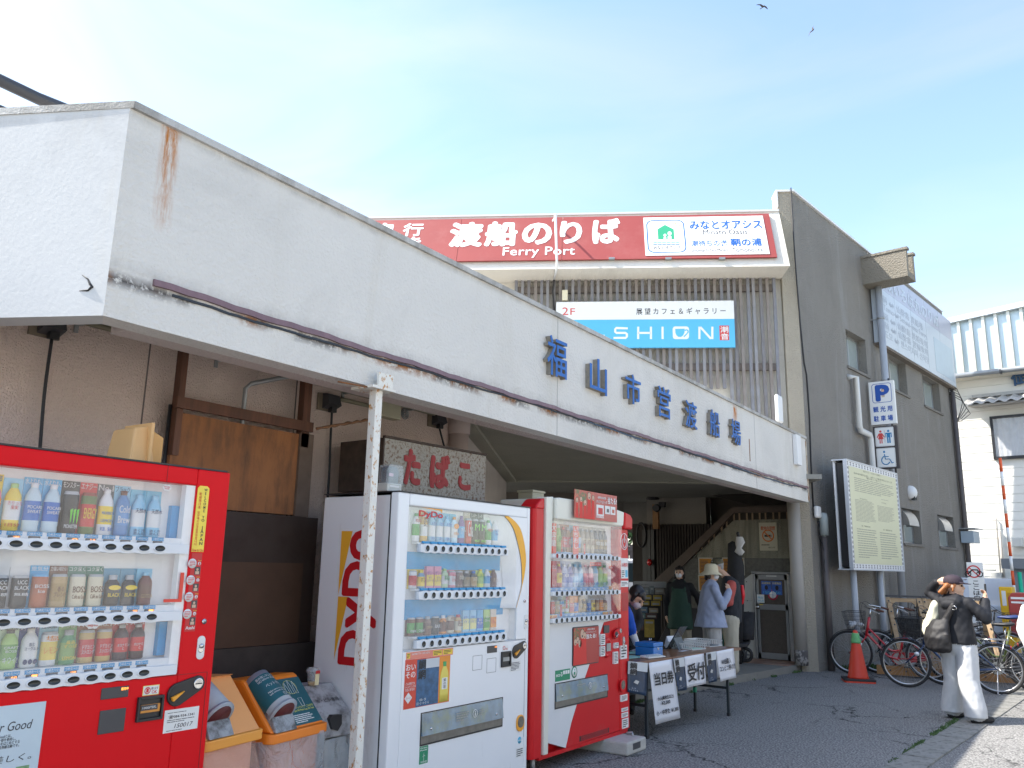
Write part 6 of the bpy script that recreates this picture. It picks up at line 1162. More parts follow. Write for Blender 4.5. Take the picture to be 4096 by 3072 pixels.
def recycling_bin(label,F,hood,rim,bodym,bagm,poster,seed,grey=False):
 """bin with sloping hood, round spout and scoop; local x across, front at y=0"""
 t=thing('recycling_bin',label,'recycling bin',F)
 W_,D_=(.47,.42)if poster else(.42,.38);zr=.60 if poster else.645;zt=zr+.25
 g=G();g.prismz(rrect(.02,W_-.02,.03,D_-.02,.04),.0,zr-.06);g.obj('body',[bodym],t)
 bag(t,.0,W_,.0,D_,zr-.035,.12,bagm,.03,seed)
 g=G();g.prismz(rrect(-.012,W_+.012,-.012,D_+.012,.045),zr-.05,zr);g.obj('rim',[rim],t,bevel=.006)
 g=G();g.prismx([(.012,zr),(D_-.01,zr),(D_-.01,zt-.0),(D_-.16,zt+.01),(.24,zt)],.012,W_-.012);g.obj('hood',[hood],t,bevel=.014)
 sl=(.24-.012)/(zt-zr)
 mg=M('spout_grey',(.34,.37,.41),.5,var=.08);n=14
 # half round spout tube running down the slope on the left half
 cx=.118;r_=.086;g=G();nrm=Vector((0,-(zt-zr),.228)).normalized()
 top=Vector((cx,.012+sl*.225+.035,zr+.240));bot=Vector((cx,.012+sl*.085-.048,zr+.098));
 g.tube([top,bot],[r_*.98,r_],20,sx=1.0);sp=g.obj('spout',[mg],t)
 ax=(bot-top).normalized();g=G();g.tube([bot-ax*.002,bot+ax*.012],[r_*1.06,r_*1.06],20);g.obj('spout_lip',[mg],t)
 g=G();g.tube([bot+ax*.0125,bot+ax*.014],[r_*.84,r_*.84],20);g.obj('spout_mouth',[M('mouth_dark',(.10,.012,.012),.6)],t)
 # scoop below the mouth
 g=G();g.hexa([(.035,-.004,zr+.002),(.205,-.004,zr+.002),(.205,.12,zr+.002),(.035,.12,zr+.002),(.035,.055,zr+.115),(.205,.055,zr+.115),(.205,.14,zr+.115),(.035,.14,zr+.115)]);g.obj('scoop',[M('dirty_scoop',(.34,.36,.38),.6,dirt=(.06,.055,.05),dthr=(.40,.62),ds=11)],t,bevel=.006)
 if poster:
  mt=M('poster_teal',(.012,.11,.135),.4)
  f=lambda z:.012+sl*(z-zr)-.0025
  g=G();x0,x1,za,zb2=.222,W_-.018,zr+.012,zt-.012
  g.hexa([(x0,f(za),za),(x1,f(za),za),(x1,f(za)+.002,za),(x0,f(za)+.002,za),(x0,f(zb2),zb2),(x1,f(zb2),zb2),(x1,f(zb2)+.002,zb2),(x0,f(zb2)+.002,zb2)]);g.obj('notice',[mt],t)
  sf=lambda Z:np.array([f(q)for q in np.atleast_1d(Z)])if hasattr(Z,'__len__')else f(Z)
  text(t,'紙・プラスチックカップ・ごみは不可\nNO Paper, NO Plastic Cups, NO Trash',x0+.01,x1-.01,zr+.072,zr+.098,-.0006,M('notice_yellow',(.75,.72,.12),.5),thick=.0004,slant=sf)
  g=G();bars(g,x0+.012,x1-.05,zr+.02,zr+.062,5,0,t=.0005,rnd=random.Random(2));g.v=[(x,f(z)-.0012+y,z)for x,y,z in g.v];g.obj('print',[mstk],t,kind='stuff')
  def outline(P,m_,w=.0013,closed=True,nm='pictogram'):
   g=G();g.tube([(p[0],f(p[1])-.001,p[1])for p in P],w,4,closed=closed);g.obj(nm,[m_],t)
  xm=(x0+x1)/2
  for dx_,s_ in((-.035,.8),(0,1.05),(.035,.9)):
   P=[(xm+dx_-.010,.76),(xm+dx_+.010,.76),(xm+dx_+.010,.76+.035*s_),(xm+dx_+.004,.77+.045*s_),(xm+dx_+.004,.775+.05*s_),(xm+dx_-.004,.775+.05*s_),(xm+dx_-.004,.77+.045*s_),(xm+dx_-.010,.76+.035*s_)];outline(P,mstk)
  outline([(xm+.052*math.cos(R(a_)),.793+.034*math.sin(R(a_)))for a_ in range(0,360,20)],M('notice_yellow',(.75,.72,.12),.5),.001)
  outline([(xm+.015,.695),(xm+.037,.695),(xm+.042,.735),(xm+.010,.735)],mstk);outline([(xm-.040+.016*math.cos(R(a_))*(1+.2*math.cos(a_)),.715+.014*math.sin(R(a_)))for a_ in range(0,360,40)],mstk)
  # wrap on the spout
  k=16;g=G();u=ax.cross(Vector((1,0,0))).normalized();vs=[]
  for t_ in(.12,.86):
   c_=top.lerp(bot,t_)
   for j in range(k+1):
    an=R(-115+205*j/k);vs.append(c_+Vector((1,0,0))*math.sin(an)*r_*1.015+u*math.cos(an)*r_*1.015*(1 if u.y<0 else-1))
  g.add(vs,[(j,j+1,j+1+k+1,j+k+1)for j in range(k)],0,True);g.obj('spout_wrap',[mt],t)
  def wraptext(s_,a0,a1,t0,t1,m_):
   ar,fs_=glyphs(s_,0,0.0);mn,mx_=ar.min(0),ar.max(0);p=(ar-mn)/np.maximum(mx_-mn,1e-6);g=G();vs=[]
   for q in p:
    an=R(a0+(a1-a0)*q[0]);c_=top.lerp(bot,t1+(t0-t1)*q[1]);vs.append(c_+Vector((1,0,0))*math.sin(an)*r_*1.03+u*math.cos(an)*r_*1.03*(1 if u.y<0 else-1))
   g.v=[tuple(q)for q in vs];g.f=list(fs_);g.mi=[0]*len(fs_);g.sm=[False]*len(fs_);g.obj('lettering',[m_],t)
  wraptext('飲み残しはしないでください\nNO leftover drinks',-55,70,.16,.30,mstk)
  wraptext('Make sure to empty your drinks\nand remove the cap and label',-50,70,.60,.72,mstk);wraptext('①②③',-5,45,.75,.84,mstk);wraptext('ペットボトル',-40,40,.40,.50,mstk)
 return t
morg=M('bin_orange',(.82,.22,.015),.42,var=.05,vs=3);mpor=M('bin_pale_orange',(.80,.36,.12),.45,var=.05,vs=3)
recycling_bin('pale orange recycling bin half hidden behind the first red machine',Frame(-3.66,2.72,100),mpor,M('bin_rim_amber',(.82,.34,.05),.45),M('bin_body_salmon',(.75,.35,.22),.5),plastic_bag('pink_clear_bag',(.80,.55,.45),.35),False,3)
recycling_bin('bright orange recycling bin with teal notice and clear plastic bag',Frame(-3.738,3.20,98.4),morg,morg,M('bin_body_orange',(.60,.16,.02),.5),plastic_bag('clear_bag',(.62,.68,.72),.42),True,7)
# grey bin behind
Fg=Frame(-3.86,3.685,90);gb=thing('recycling_bin','dirty grey recycling bin with torn mouth behind the post','recycling bin',Fg)
mgb=M('dirty_grey_plastic',(.42,.42,.43),.6,dirt=(.10,.09,.085),dthr=(.45,.65),ds=7)
g=G();g.prismz(rrect(0,.24,.02,.40,.04),0,.48);g.obj('body',[M('grey_bin_body',(.40,.40,.38),.6,var=.1)],gb)
g=G();g.prismx([(.0,.49),(.40,.49),(.40,.76),(.20,.77),(.03,.62)],-.005,.248);g.obj('hood',[mgb],gb,bevel=.014)
g=G();g.prism([(.07,.54),(.12,.525),(.15,.56),(.145,.615),(.07,.62),(.05,.60)],-.022,.02);ob=g.obj('mouth',[mbk],gb);ob.location=(0,.020,.0)
g=G();g.prismx([(.012,.56),(.03,.62),(.05,.62)],.16,.22);g.obj('dent_lip',[mgb],gb)
text(gb,'缶・ビン専用',.03,.21,.68,.70,.0,mtx,thick=.001,slant=lambda Z:.03+(Z-.62)*(.17/.15)-.003)
bag(gb,-.005,.245,.0,.41,.49,.15,plastic_bag('clear_bag',(.62,.68,.72),.42),.03,12)
cup=thing('dessert_cup','empty clear dessert cup with cream and red label on the grey bin','cup',Frame(-4.06,3.76,90,.77))
g=G();g.lathe([(.026,.0),(.030,.04),(.034,.075),(.042,.08),(.042,.09),(.030,.105),(.0,.108)],(0,0,.0),16);g.obj('cup_wall',[glassmat('cup_plastic',.3,dcol=(.6,.62,.62))],cup)
g=G();g.hexa([(-.015,-.040,.005),(.017,-.040,.005),(.017,-.038,.005),(-.015,-.038,.005),(-.015,-.044,.088),(.017,-.044,.088),(.017,-.042,.088),(-.015,-.042,.088)]);g.obj('cup_label',[M('label_cream',(.80,.70,.42),.5)],cup);g=G();g.box(-.0155,.0175,-.0455,-.043,.072,.090);g.obj('label_band',[mrd],cup)
g=G();g.lathe([(.024,.002),(.028,.022)],(0,0,0),12);g.obj('pudding_rest',[M('pudding',(.65,.42,.15),.5)],cup)
# ---- grey cabinet box behind the shouldered red machine
Fk=Frame(-4.25,0,90);a=Fk.pl(*zoom(1700,1500,1.8433)(793,862));b=Fk.pl(*zoom(1700,1500,1.8433)(952,975));kb=thing('switch_box','cream metal switch box behind the shouldered red machine','box',Fk)
g=G();g.box(a[0],a[0]+.20,0,.16,1.6,a[1]);g.obj('case',[M('cream_box',(.50,.47,.34),.5)],kb,bevel=.004);g=G();g.box(a[0]-.008,a[0]+.21,-.008,.17,a[1]+.001,a[1]+.02);g.obj('cover',[M('cream_box',(.50,.47,.34),.5)],kb)
# ================================================================ OPEN LOBBY UNDER THE UPPER FLOOR
YW=14.35
Fl_=Frame(0,YW,0)
def lp(p,y=0):return Fl_.pl(*p,y)
mconcw=plaster('speckled_concrete',(.30,.285,.22),bs=50,bump=.8,warm=(.10,.09,.07),amt=(.48,.62))
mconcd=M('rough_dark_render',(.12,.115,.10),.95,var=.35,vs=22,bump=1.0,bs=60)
zl=zL
q=lambda a,b,y=0:lp(zl(a,b),y)
st=thing('staircase','concrete staircase with dark wooden rail climbing through the lobby','staircase',Frame(0,YW,0))
A=q(640,1105);B=q(1430,385);C=q(2065,368);D=q(1000,820);xR=-4.02
zl2=q(1600,830)[1]
g=G();g.prism([(A[0],zl2 if A[1]>zl2 else A[1]-.02),(xR,zl2),(xR,C[1]),(B[0],B[1]),(A[0],A[1])]if A[1]>zl2 else[(A[0]+(zl2-A[1])/(B[1]-A[1])*(B[0]-A[0]),zl2),(xR,zl2),(xR,C[1]),(B[0],B[1])],0,.14);g.obj('stair_wall',[mconcw],st)
xd=A[0]+(zl2-A[1])/(B[1]-A[1])*(B[0]-A[0])
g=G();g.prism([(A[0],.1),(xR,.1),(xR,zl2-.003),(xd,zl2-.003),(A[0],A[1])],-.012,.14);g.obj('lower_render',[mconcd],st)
mrail=M('dark_brown_rail',(.075,.052,.038),.6,var=.3,vs=8)
r0=q(470,1100,-.05);r1_=q(1415,228,-.05);r2_=q(2060,228,-.05);t0=q(610,1110,-.05);t1_=q(1430,300,-.05)
wr=(r1_[1]-t1_[1])*.85
g=G();g.prism([(r0[0],r0[1]-.03),(t0[0]+.02,t0[1]-.05),(t1_[0],t1_[1]),(xR-.0,t1_[1]+.0),(xR-.0,r2_[1]),(r1_[0],r1_[1])],-.06,.03);g.obj('handrail',[mrail],st)
mbal=M('rusted_baluster',(.30,.21,.13),.7,var=.4,vs=30)
for(u,v0,v1)in[(630,1075,1125),(700,1010,1060),(843,865,940),(903,805,885),(985,720,805),(1050,660,745),(1134,578,660),(1195,520,610),(1283,435,525),(1343,380,465),(1428,305,385),(1493,305,375),(1580,300,370),(1645,295,370),(1731,290,368),(1801,290,366),(1893,285,364),(1963,285,362),(2055,280,360)]:
 a=q(u,v0,0);b=q(u,v1,0);g=G();g.box(a[0]-.011,a[0]+.011,.0,.03,b[1]-.03,a[1]+.05);g.obj('baluster',[mbal],st)
g=G();e1,e2,e3=q(640,1120,.02),q(1430,392,.02),q(2065,372,.02)
# treads rising behind the stringer
nst=9
for i in range(nst):
 t=i/nst;x=A[0]+(B[0]-A[0])*t;z=A[1]+(B[1]-A[1])*t;wd=(B[0]-A[0])/nst
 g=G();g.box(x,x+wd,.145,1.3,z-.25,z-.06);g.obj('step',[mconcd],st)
 # second flight overhead
u0,u1,u2,u3=q(1345,0,1.4),q(1600,200,1.4),q(2060,195,1.4),q(2060,0,1.4)
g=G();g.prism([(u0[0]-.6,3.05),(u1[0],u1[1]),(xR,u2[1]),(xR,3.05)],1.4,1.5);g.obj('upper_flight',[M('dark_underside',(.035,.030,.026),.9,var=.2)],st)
# wall behind and slatted wall
bw_=thing('lobby_back_wall','pale wall above dark vertical slats in the back of the lobby','wall',Frame(0,16.2,0))
def bq(a,b):return Frame(0,16.2,0).pl(*zl(a,b))
h0,h1,h2=bq(402,180),bq(1095,430),bq(1145,0)
g=G();g.box(h0[0],h1[0]+.02,.0,.25,h1[1],3.05);g.obj('upper_face',[plaster('lobby_wall_paint',(.27,.25,.22),bs=50,bump=.4,warm=(.2,.17,.14))],bw_)
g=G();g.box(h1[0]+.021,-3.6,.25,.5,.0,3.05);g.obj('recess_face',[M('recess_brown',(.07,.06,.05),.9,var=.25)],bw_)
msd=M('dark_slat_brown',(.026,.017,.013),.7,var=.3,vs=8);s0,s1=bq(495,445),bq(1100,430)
nsl_=40
for i in range(nsl_):
 x=s0[0]-.25+(h1[0]-s0[0]+1.3)*i/(nsl_-1)
 g=G()if i==0 else None
 if i==0:g.box(0,.045,-.05,0,.1,s1[1]);sme=g.mesh('slat',[msd])
 o=bpy.data.objects.new('slat',sme);COL.objects.link(o);o.parent=bw_;o.location=(x,-.004,0)
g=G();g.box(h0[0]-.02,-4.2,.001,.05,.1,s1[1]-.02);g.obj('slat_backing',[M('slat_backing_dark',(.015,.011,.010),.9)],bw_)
g=G();g.box(h0[0]-.3,h0[0]-.0,-.08,.2,.1,s1[1]+.02);g.obj('end_post',[msd],bw_)
# ceiling of the lobby and beams
lb=thing('lobby_ceiling','grey lobby ceiling with beams under the upper floor','ceiling',Ff,kind='structure')
g=G();g.prismz([(-9.5,-.45),(0.1,-.45),(.1,9),(-9.5,9)],2.975,3.05);g.obj('ceiling_face',[plaster('lobby_ceiling_paint',(.30,.29,.26),bs=40,bump=.2)],lb)
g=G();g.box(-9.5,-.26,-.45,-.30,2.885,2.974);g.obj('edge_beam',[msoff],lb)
for y_ in(2.6,4.4):g=G();g.box(-9.5,-3.2,y_,y_+.3,2.75,2.974);g.obj('beam',[M('beam_brown',(.16,.14,.12),.9)],lb)
# sloping pale roof seen deep to the left
# lamp and speaker fixture on the pale wall
p0=Frame(0,16.0,0).pl(*zl(500,130));fx=thing('wall_spotlight','black shaded spotlight with a small clock fan on the lobby wall','lamp',Frame(0,16.0,0))
g=G();g.lathe([(.0,.06),(.08,.05),(.14,.0),(.13,-.03),(.0,-.035)],(p0[0],-.1,p0[1]),16);g.obj('shade',[mbk],fx)
g=G();g.tube([(p0[0]-.05,-.1,p0[1]+.06),(p0[0]-.09,.1,p0[1]+.2)],.015,6);g.obj('arm',[mbk],fx)
g=G();g.lathe([(.07,-.06),(.085,0),(.07,.05),(.0,.06)],(p0[0]+.06,-.05,p0[1]-.20),16,axis='y');g.box(p0[0]+.1,p0[0]+.22,-.04,.04,p0[1]-.18,p0[1]-.08);g.obj('fan_body',[mbk],fx)
g=G();g.box(p0[0]-.06,p0[0]+.06,.0,.08,p0[1]-.62,p0[1]-.12);g.obj('wood_plate',[M('orange_wood',(.30,.15,.05),.6,var=.2,vs=12)],fx)
# round column at the front
co=thing('front_column','slim round column with peeling paint at its foot under the canopy end','column',Frame(-3.99,13.86,0))
g=G();g.tube([(0,0,.1),(0,0,2.9)],.10,20);g.obj('shaft',[M('column_paint',(.36,.335,.30),.6,var=.05)],co)
g=G();g.lathe([(.103,.1),(.104,.22),(.1025,.30),(.101,.33)],(0,0,0),20);g.obj('peeled_foot',[M('peeled_foot',(.34,.32,.30),.8,dirt=(.10,.09,.085),dthr=(.44,.50),ds=9)],co)
# door and white panel
dw=thing('service_door','low aluminium door with brown mesh panels and blue stickers','door',Frame(0,YW,0))
zK2=zK
a=lp(zK2(1340,5));
D0=lp(zl(1640,1000),-.05);D1=lp(zl(2100,1000),-.05);
xa,xb=D0[0],xR-.0;zt_=D0[1]
xb=min(xb,D1[0])
g=G();fwid=.055
g.box(xa,xa+fwid,-.07,-.013,.1,zt_);g.box(xb-fwid,xb,-.07,-.013,.1,zt_);g.box(xa,xb,-.07,-.013,zt_-.03,zt_+.012);g.obj('door_frame',[malu],dw,bevel=.004)
ia,ib=xa+fwid+.012,xb-fwid-.012;kz=.1+(zt_-.1)*.60;kk=(zt_-.1)
g=G();
g.box(ia,ia+.045,-.055,-.02,.115,zt_-.035);g.box(ib-.045,ib,-.055,-.02,.115,zt_-.035);g.box(ia,ib,-.055,-.02,zt_-.115,zt_-.035);g.box(ia,ib,-.055,-.02,kz-.045,kz+.045);g.box(ia,ib,-.055,-.02,.115,.21);g.obj('leaf',[M('door_alu',(.30,.305,.31),.45,.5,var=.05)],dw,bevel=.003)
g=G();g.box(ia+.045,ib-.045,-.04,-.03,.21,kz-.045);g.box(ia+.045,ib-.045,-.04,-.03,kz+.045,zt_-.115);g.obj('mesh_panel',[M('brown_mesh',(.085,.068,.055),.7,var=.3,vs=60)],dw)
g=G();g.ball((ia+.03,-.10,kz-.005),(.035,.03,.035),12);g.lathe([(.03,-.09),(.03,-.055)],(ia+.03,0,kz-.005),12,axis='y');g.obj('knob',[mchr],dw)
sw=(ib-ia)
for k in(0,1):
 x0=ia+.09+k*(sw-.17)*.5;x1=x0+(sw-.19)*.5;g=G();g.box(x0,x1,-.044,-.0405,zt_-.36,zt_-.14);g.obj('sticker',[M('sticker_deepblue',(.05,.12,.42),.45,var=.5,vs=14)],dw)
 text(dw,'応援施設',x0+.01,x1-.01,zt_-.19,zt_-.155,-.045,M('sticker_gold',(.70,.60,.12),.5),bold=.0,thick=.001)
 text(dw,'150',x0+.03,x1-.03,zt_-.345,zt_-.305,-.045,mlb,thick=.001);g=G();g.ball(((x0+x1)/2,-.045,zt_-.245),(.03,.001,.04),8);g.obj('printed_figure',[mbk],dw)
xm=ia+sw*.53;zc_=kz+.20;g=G();g.lathe([(.085,-.0405),(.085,-.043),(.0,-.0431)],(xm,0,zc_),24,axis='y');g.obj('round_sticker',[M('sticker_crimson',(.50,.03,.07),.5)],dw)
g=G();g.lathe([(.058,-.0432),(.058,-.0442),(.0,-.0443)],(xm,0,zc_),20,axis='y');g.obj('sticker_disc',[mstk],dw);g=G();g.box(xm-.003,xm+.003,-.0452,-.0444,zc_-.055,zc_+.055);g.box(xm-.055,xm+.055,-.0452,-.0444,zc_-.003,zc_+.003);g.obj('sticker_cross',[mbt],dw)
g=G();g.box(ia+.01,ia+.135,-.060,-.056,kz+.065,kz+.20);g.obj('wifi_sticker',[mstk],dw);text(dw,'FREE\nWi-Fi',ia+.022,ia+.125,kz+.08,kz+.165,-.061,mlb,bold=.01,thick=.001)
g=G();g.box(ia+.05,ia+.11,-.060,-.056,kz+.028,kz+.042);g.obj('yellow_label',[myel],dw);g=G();g.box(ia+sw*.35,ia+sw*.68,-.060,-.056,zt_-.062,zt_-.048);g.obj('name_plate',[mstk],dw)
wp=thing('partition_board','white painted panel with a sloping top left of the low door','panel',Frame(0,YW,0))
pA_=lp(zl(1485,1140),-.03);pB=lp(zl(1625,1030),-.03)
mwpn=M('white_board',(.42,.42,.40),.6,var=.04,vs=3);zmid=lp(zl(1600,1335),-.03)[1]
g=G();g.prism([(pA_[0],zmid+.002),(xa-.003,zmid+.002),(xa-.003,zt_-.03),(pB[0],pB[1]),(pA_[0],pA_[1])],-.045,-.013);g.obj('board',[mwpn],wp)
g=G();g.prism([(pA_[0]-.25,.1),(xa-.003,.1),(xa-.003,zmid-.002),(pA_[0]-.25,zmid-.002)],-.045,-.013);g.obj('board',[mwpn],wp)
for u,v in((1580,1112),(1590,1335),(1600,1465)):p=lp(zl(u,v),-.05);g=G();g.ball((p[0],-.047,p[1]),.010,6);g.obj('screw',[mbk],wp)
# posters
def poster(name,label,u0,v0,u1,v1,y=-.02,**k):
 a=q(u0,v0,y);b=q(u1,v1,y);t=thing(name,label,'poster',Frame(0,YW,0));return t,a[0],b[0],b[1],a[1]
t,x0,x1,z0,z1=poster('no_smoking_sign','cream no smoking sign with orange ring on the concrete wall',1725,415,1950,745)
g=G();g.box(x0,x1,-.02,-.004,z0,z1);g.obj('board',[M('sign_cream',(.46,.42,.31),.6)],t);text(t,'敷地内禁煙',x0+.03,x1-.03,z1-.13,z1-.06,-.021,M('sign_dull_red',(.45,.10,.04),.6),bold=.018,thick=.001)
cx,cz=(x0+x1)/2,z0+(z1-z0)*.53;rr_=(x1-x0)*.34;mro=M('ring_orange',(.55,.14,.03),.6)
g=G();n=36;vs=[(cx+r_*math.cos(2*math.pi*j/n),-.0225,cz+r_*math.sin(2*math.pi*j/n))for r_ in(rr_,rr_*.80)for j in range(n)];g.add(vs,[(j,(j+1)%n,(j+1)%n+n,j+n)for j in range(n)])
g.obj('ring',[mro],t);g=G();g.prism([(cx-rr_*.62,cz+rr_*.48),(cx+rr_*.48,cz-rr_*.62),(cx+rr_*.62,cz-rr_*.48),(cx-rr_*.48,cz+rr_*.62)],-.0235,-.0225);g.obj('slash',[mro],t)
g=G();g.box(cx-rr_*.6,cx+rr_*.35,-.022,-.0212,cz-.02,cz+.015);g.box(cx+rr_*.4,cx+rr_*.45,-.022,-.0212,cz-.02,cz+.015);g.box(cx+rr_*.5,cx+rr_*.55,-.022,-.0212,cz-.02,cz+.015);g.obj('cigarette',[mbk],t);text(t,'福山市',x1-.16,x1-.04,z0+.04,z0+.065,-.021,mtx,thick=.001)
g=G();bars(g,x0+.03,x1-.03,z0+.08,z0+.11,1,-.021);g.obj('print',[mtx],t,kind='stuff')
mop=M('poster_orange_dark',(.48,.20,.02),.6,var=.15)
for lab,u0,v0,u1,v1 in(('orange notice behind the man in the cap',1010,825,1185,1030),('orange notice with black seal right of the man in the cap',1290,825,1560,1038),('orange notice low behind the woman in the sun hat',1010,1030,1180,1230)):
 t,x0,x1,z0,z1=poster('notice_poster',lab,u0,v0,u1,v1,-.03);z0=max(z0,.2)
 g=G();g.box(x0,x1,-.030,-.014,z0,z1);g.obj('paper_edge',[M('paper_grey',(.45,.43,.36),.6)],t);g=G();g.box(x0+.02,x1-.02,-.032,-.0302,z0+.02,z1-.02);g.obj('sheet',[mop],t)
 g=G();bars(g,x0+.04,x0+(x1-x0)*.72,z0+.05,z1-.05,8,-.0325,rnd=random.Random(u0));g.obj('print',[mtx],t,kind='stuff')
 if u0>1200:text(t,vert('山岳会'),x1-.13,x1-.05,z0+.06,z1-.12,-.0325,mbk,bold=.02,thick=.001)
 # dark lamp post and red light at the left end of the slats
Fx=Frame(0,15.6,0);p1=Fx.pl(*zl(375,560));pl_=thing('ring_lamp_post','black post with a round black frame and a red light at the lobby edge','post',Fx)
for u,w_2 in((385,.05),(430,.04),(478,.035)):
 p=Fx.pl(*zl(u,800));g=G();g.box(p[0]-w_2,p[0]+w_2,-.02,.05,.1,Fx.pl(*zl(u,500))[1]);g.obj('upright',[mbk],pl_)
g=G();g.tube([(p1[0]-.05+.10*math.cos(R(a_)),-.04,p1[1]+.24*math.sin(R(a_)))for a_ in range(0,360,20)],.02,6,closed=True);g.obj('ring',[mbk],pl_)
p=Fx.pl(*zl(465,885));g=G();g.ball((p[0],-.1,p[1]),(.055,.055,.07),12);g.obj('red_light',[M('signal_red',(.55,.01,.01),.3,coat=.5)],pl_)
# ---- brochure rack
Fbr=Frame(-6.95,12.6,30);zM2=zM_
def mq(a,b,y=0):return Fbr.pl(*zM2(a,b),y)
br=thing('brochure_rack','dark brochure rack with tourist pamphlets in rows','brochure rack',Fbr)
a=mq(130,275);b=mq(612,375);g=G();g.box(a[0],b[0],0,.02,b[1],a[1]);g.obj('header_board',[M('header_grey',(.28,.28,.27),.6)],br)
text(br,'福山観光パンフレット',a[0]+.12,b[0]-.12,b[1]+.05,a[1]-.06,-.001,mbk,bold=.0,thick=.002)
lo_=.1;g=G();g.box(a[0]+.06,b[0]-.1,.02,.3,lo_,b[1]-.003);g.obj('rack_body',[M('rack_black',(.03,.025,.022),.7)],br)
rr_=random.Random(11);pc=[(.10,.16,.22),(.25,.22,.18),(.40,.28,.03),(.40,.27,.03),(.18,.20,.20),(.28,.22,.14),(.12,.20,.18),(.10,.05,.04)]
cells=[(195,375,280,470,0),(285,375,352,470,4),(360,345,430,470,4),(440,380,580,470,1),(255,480,390,550,2),(415,480,545,560,2),(255,565,360,630,2),(385,568,520,640,2),(205,655,330,740,0),(355,670,490,745,5),(195,750,300,825,6),(310,750,470,825,7),(285,840,435,1105,3),(200,850,275,1000,7)]
for u0,v0,u1,v1,c in cells:
 a=mq(u0,v0,-.02);b=mq(u1,v1,-.02);g=G();g.box(a[0],b[0],-.03,.018,b[1],a[1]);g.obj('pamphlet',[M('pamphlet_%d'%c,pc[c],.5,var=.5,vs=10)],br)
 g=G();g.box(a[0]+.02,b[0]-.02,-.033,-.0302,a[1]-.06,a[1]-.03);g.obj('title_band',[M('pale_print',(.34,.34,.30),.6)],br)
mqb=mq(480,1200);g=G();p0=mq(540,640,-.25);g.prism([(p0[0]-.22,.1),(p0[0]+1.0,.1),(p0[0]+.75,.9),(p0[0]+.25,p0[1])],-.25,-.21);g.obj('leaning_panel',[M('dark_panel',(.03,.026,.024),.5)],br)
# ---- wrapped umbrella / tall black pole bag with white cloth
Fu=Frame(-5.28,13.3,0);ub=thing('garden_parasol','tall folded black parasol with a white cloth tied near its tip','parasol',Fu)
t0=Fu.pl(*zl(1475,525));t1=Fu.pl(*zl(1430,660));t2=Fu.pl(*zl(1440,1180));
g=G();g.tube([(t2[0]+.02,0,.1),(t2[0]+.01,0,t2[1]),(t1[0]+.02,0,(t1[1]+t2[1])/2),(t1[0]-.01,0,t1[1]),(t1[0]-.0,0,t1[1]+.03)],[.05,.15,.13,.085,.03],12);g.obj('folded_canopy',[M('black_canvas',(.018,.018,.02),.8,var=.4,vs=9)],ub)
g=G();g.tube([(t0[0]+.06,0,t1[1]-.1),(t0[0]+.02,0,t0[1]-.1),(t0[0],0,t0[1]-.02),(t0[0]+.01,0,t0[1])],[.02,.025,.028,.02],8);g.obj('hook',[mbk],ub)
c0=Fu.pl(*zl(1480,580),-.1);c1_=Fu.pl(*zl(1475,715),-.1);c2_=Fu.pl(*zl(1490,800),-.1)
g=G();g.loft([((c0[0],-.06,c0[1]),.05,.05,0),((c0[0]+.02,-.06,(c0[1]+c1_[1])/2),.085,.06,0),((c1_[0],-.06,c1_[1]),.04,.04,.3),((c2_[0]-.0,-.06,(c1_[1]+c2_[1])/2),.075,.04,.2),((c2_[0]+.01,-.06,c2_[1]),.03,.02,0)],14)
rr_=random.Random(2);g.v=[(x+rr_.uniform(-.012,.012),y+rr_.uniform(-.012,.012),z)for x,y,z in g.v];g.obj('tied_cloth',[M('white_cloth',(.55,.54,.52),.8)],ub)
# ---- folding cart with teal crate
Fcv=Frame(-4.98,13.55,12);ct=thing('folding_cart','black folding hand cart with wheels and a teal crate behind it','cart',Fcv)
def cq(a,b,y=0):return Fcv.pl(*zM_(a,b),y)
a=cq(1665,845);b=cq(1815,835);c=cq(1815,1235);
g=G();zt_=b[1];g.tube([(a[0],0,.42),(a[0],0,zt_-.04),(a[0]+.04,0,zt_),(b[0]-.04,0,zt_),(b[0],0,zt_-.04),(b[0],0,.42)],.016,8);g.obj('handle_frame',[mbk],ct)
g=G();g.hexa([(a[0]-.02,-.35,.34),(b[0]+.02,-.35,.36),(b[0]+.02,.05,.40),(a[0]-.02,.05,.40),(a[0]-.02,-.35,.40),(b[0]+.02,-.35,.42),(b[0]+.02,.05,.46),(a[0]-.02,.05,.46)]);g.obj('deck',[mdg],ct,bevel=.01)
g=G();g.loft([((a[0]+.14,-.1,.46),.11,.12,0),((a[0]+.13,-.08,.60),.13,.13,.2),((a[0]+.12,-.04,.75),.15,.10,0),((a[0]+.12,0,.88),.15,.05,0)],12);g.obj('folded_bag',[M('cart_fabric',(.03,.03,.033),.9,var=.3,vs=15)],ct)
for u,v,r_,yy in((1670,1395,.13,-.25),(1780,1345,.12,-.02),(1640,1370,.11,-.05)):
 p=cq(u,v,yy);g=G();g.tube([(p[0]+r_*.78*math.cos(R(a_)),yy,.1+r_+r_*.78*math.sin(R(a_)))for a_ in range(0,360,20)],r_*.22,8,closed=True);w=g.obj('wheel',[mblk],ct)
 g=G()
 for a_ in range(0,360,72):g.tube([(p[0],yy,.1+r_),(p[0]+r_*.7*math.cos(R(a_)),yy,.1+r_+r_*.7*math.sin(R(a_)))],.012,5)
 g.lathe([(.03,yy-.03),(.03,yy+.03)],(p[0],0,.1+r_),10,axis='y');g.obj('spoke',[M('spoke_grey',(.12,.12,.12),.5)],w,kind='stuff')
tcq=thing('plastic_crate','teal plastic crate standing upright behind the black cart','crate',Frame(-5.22,13.95,0))
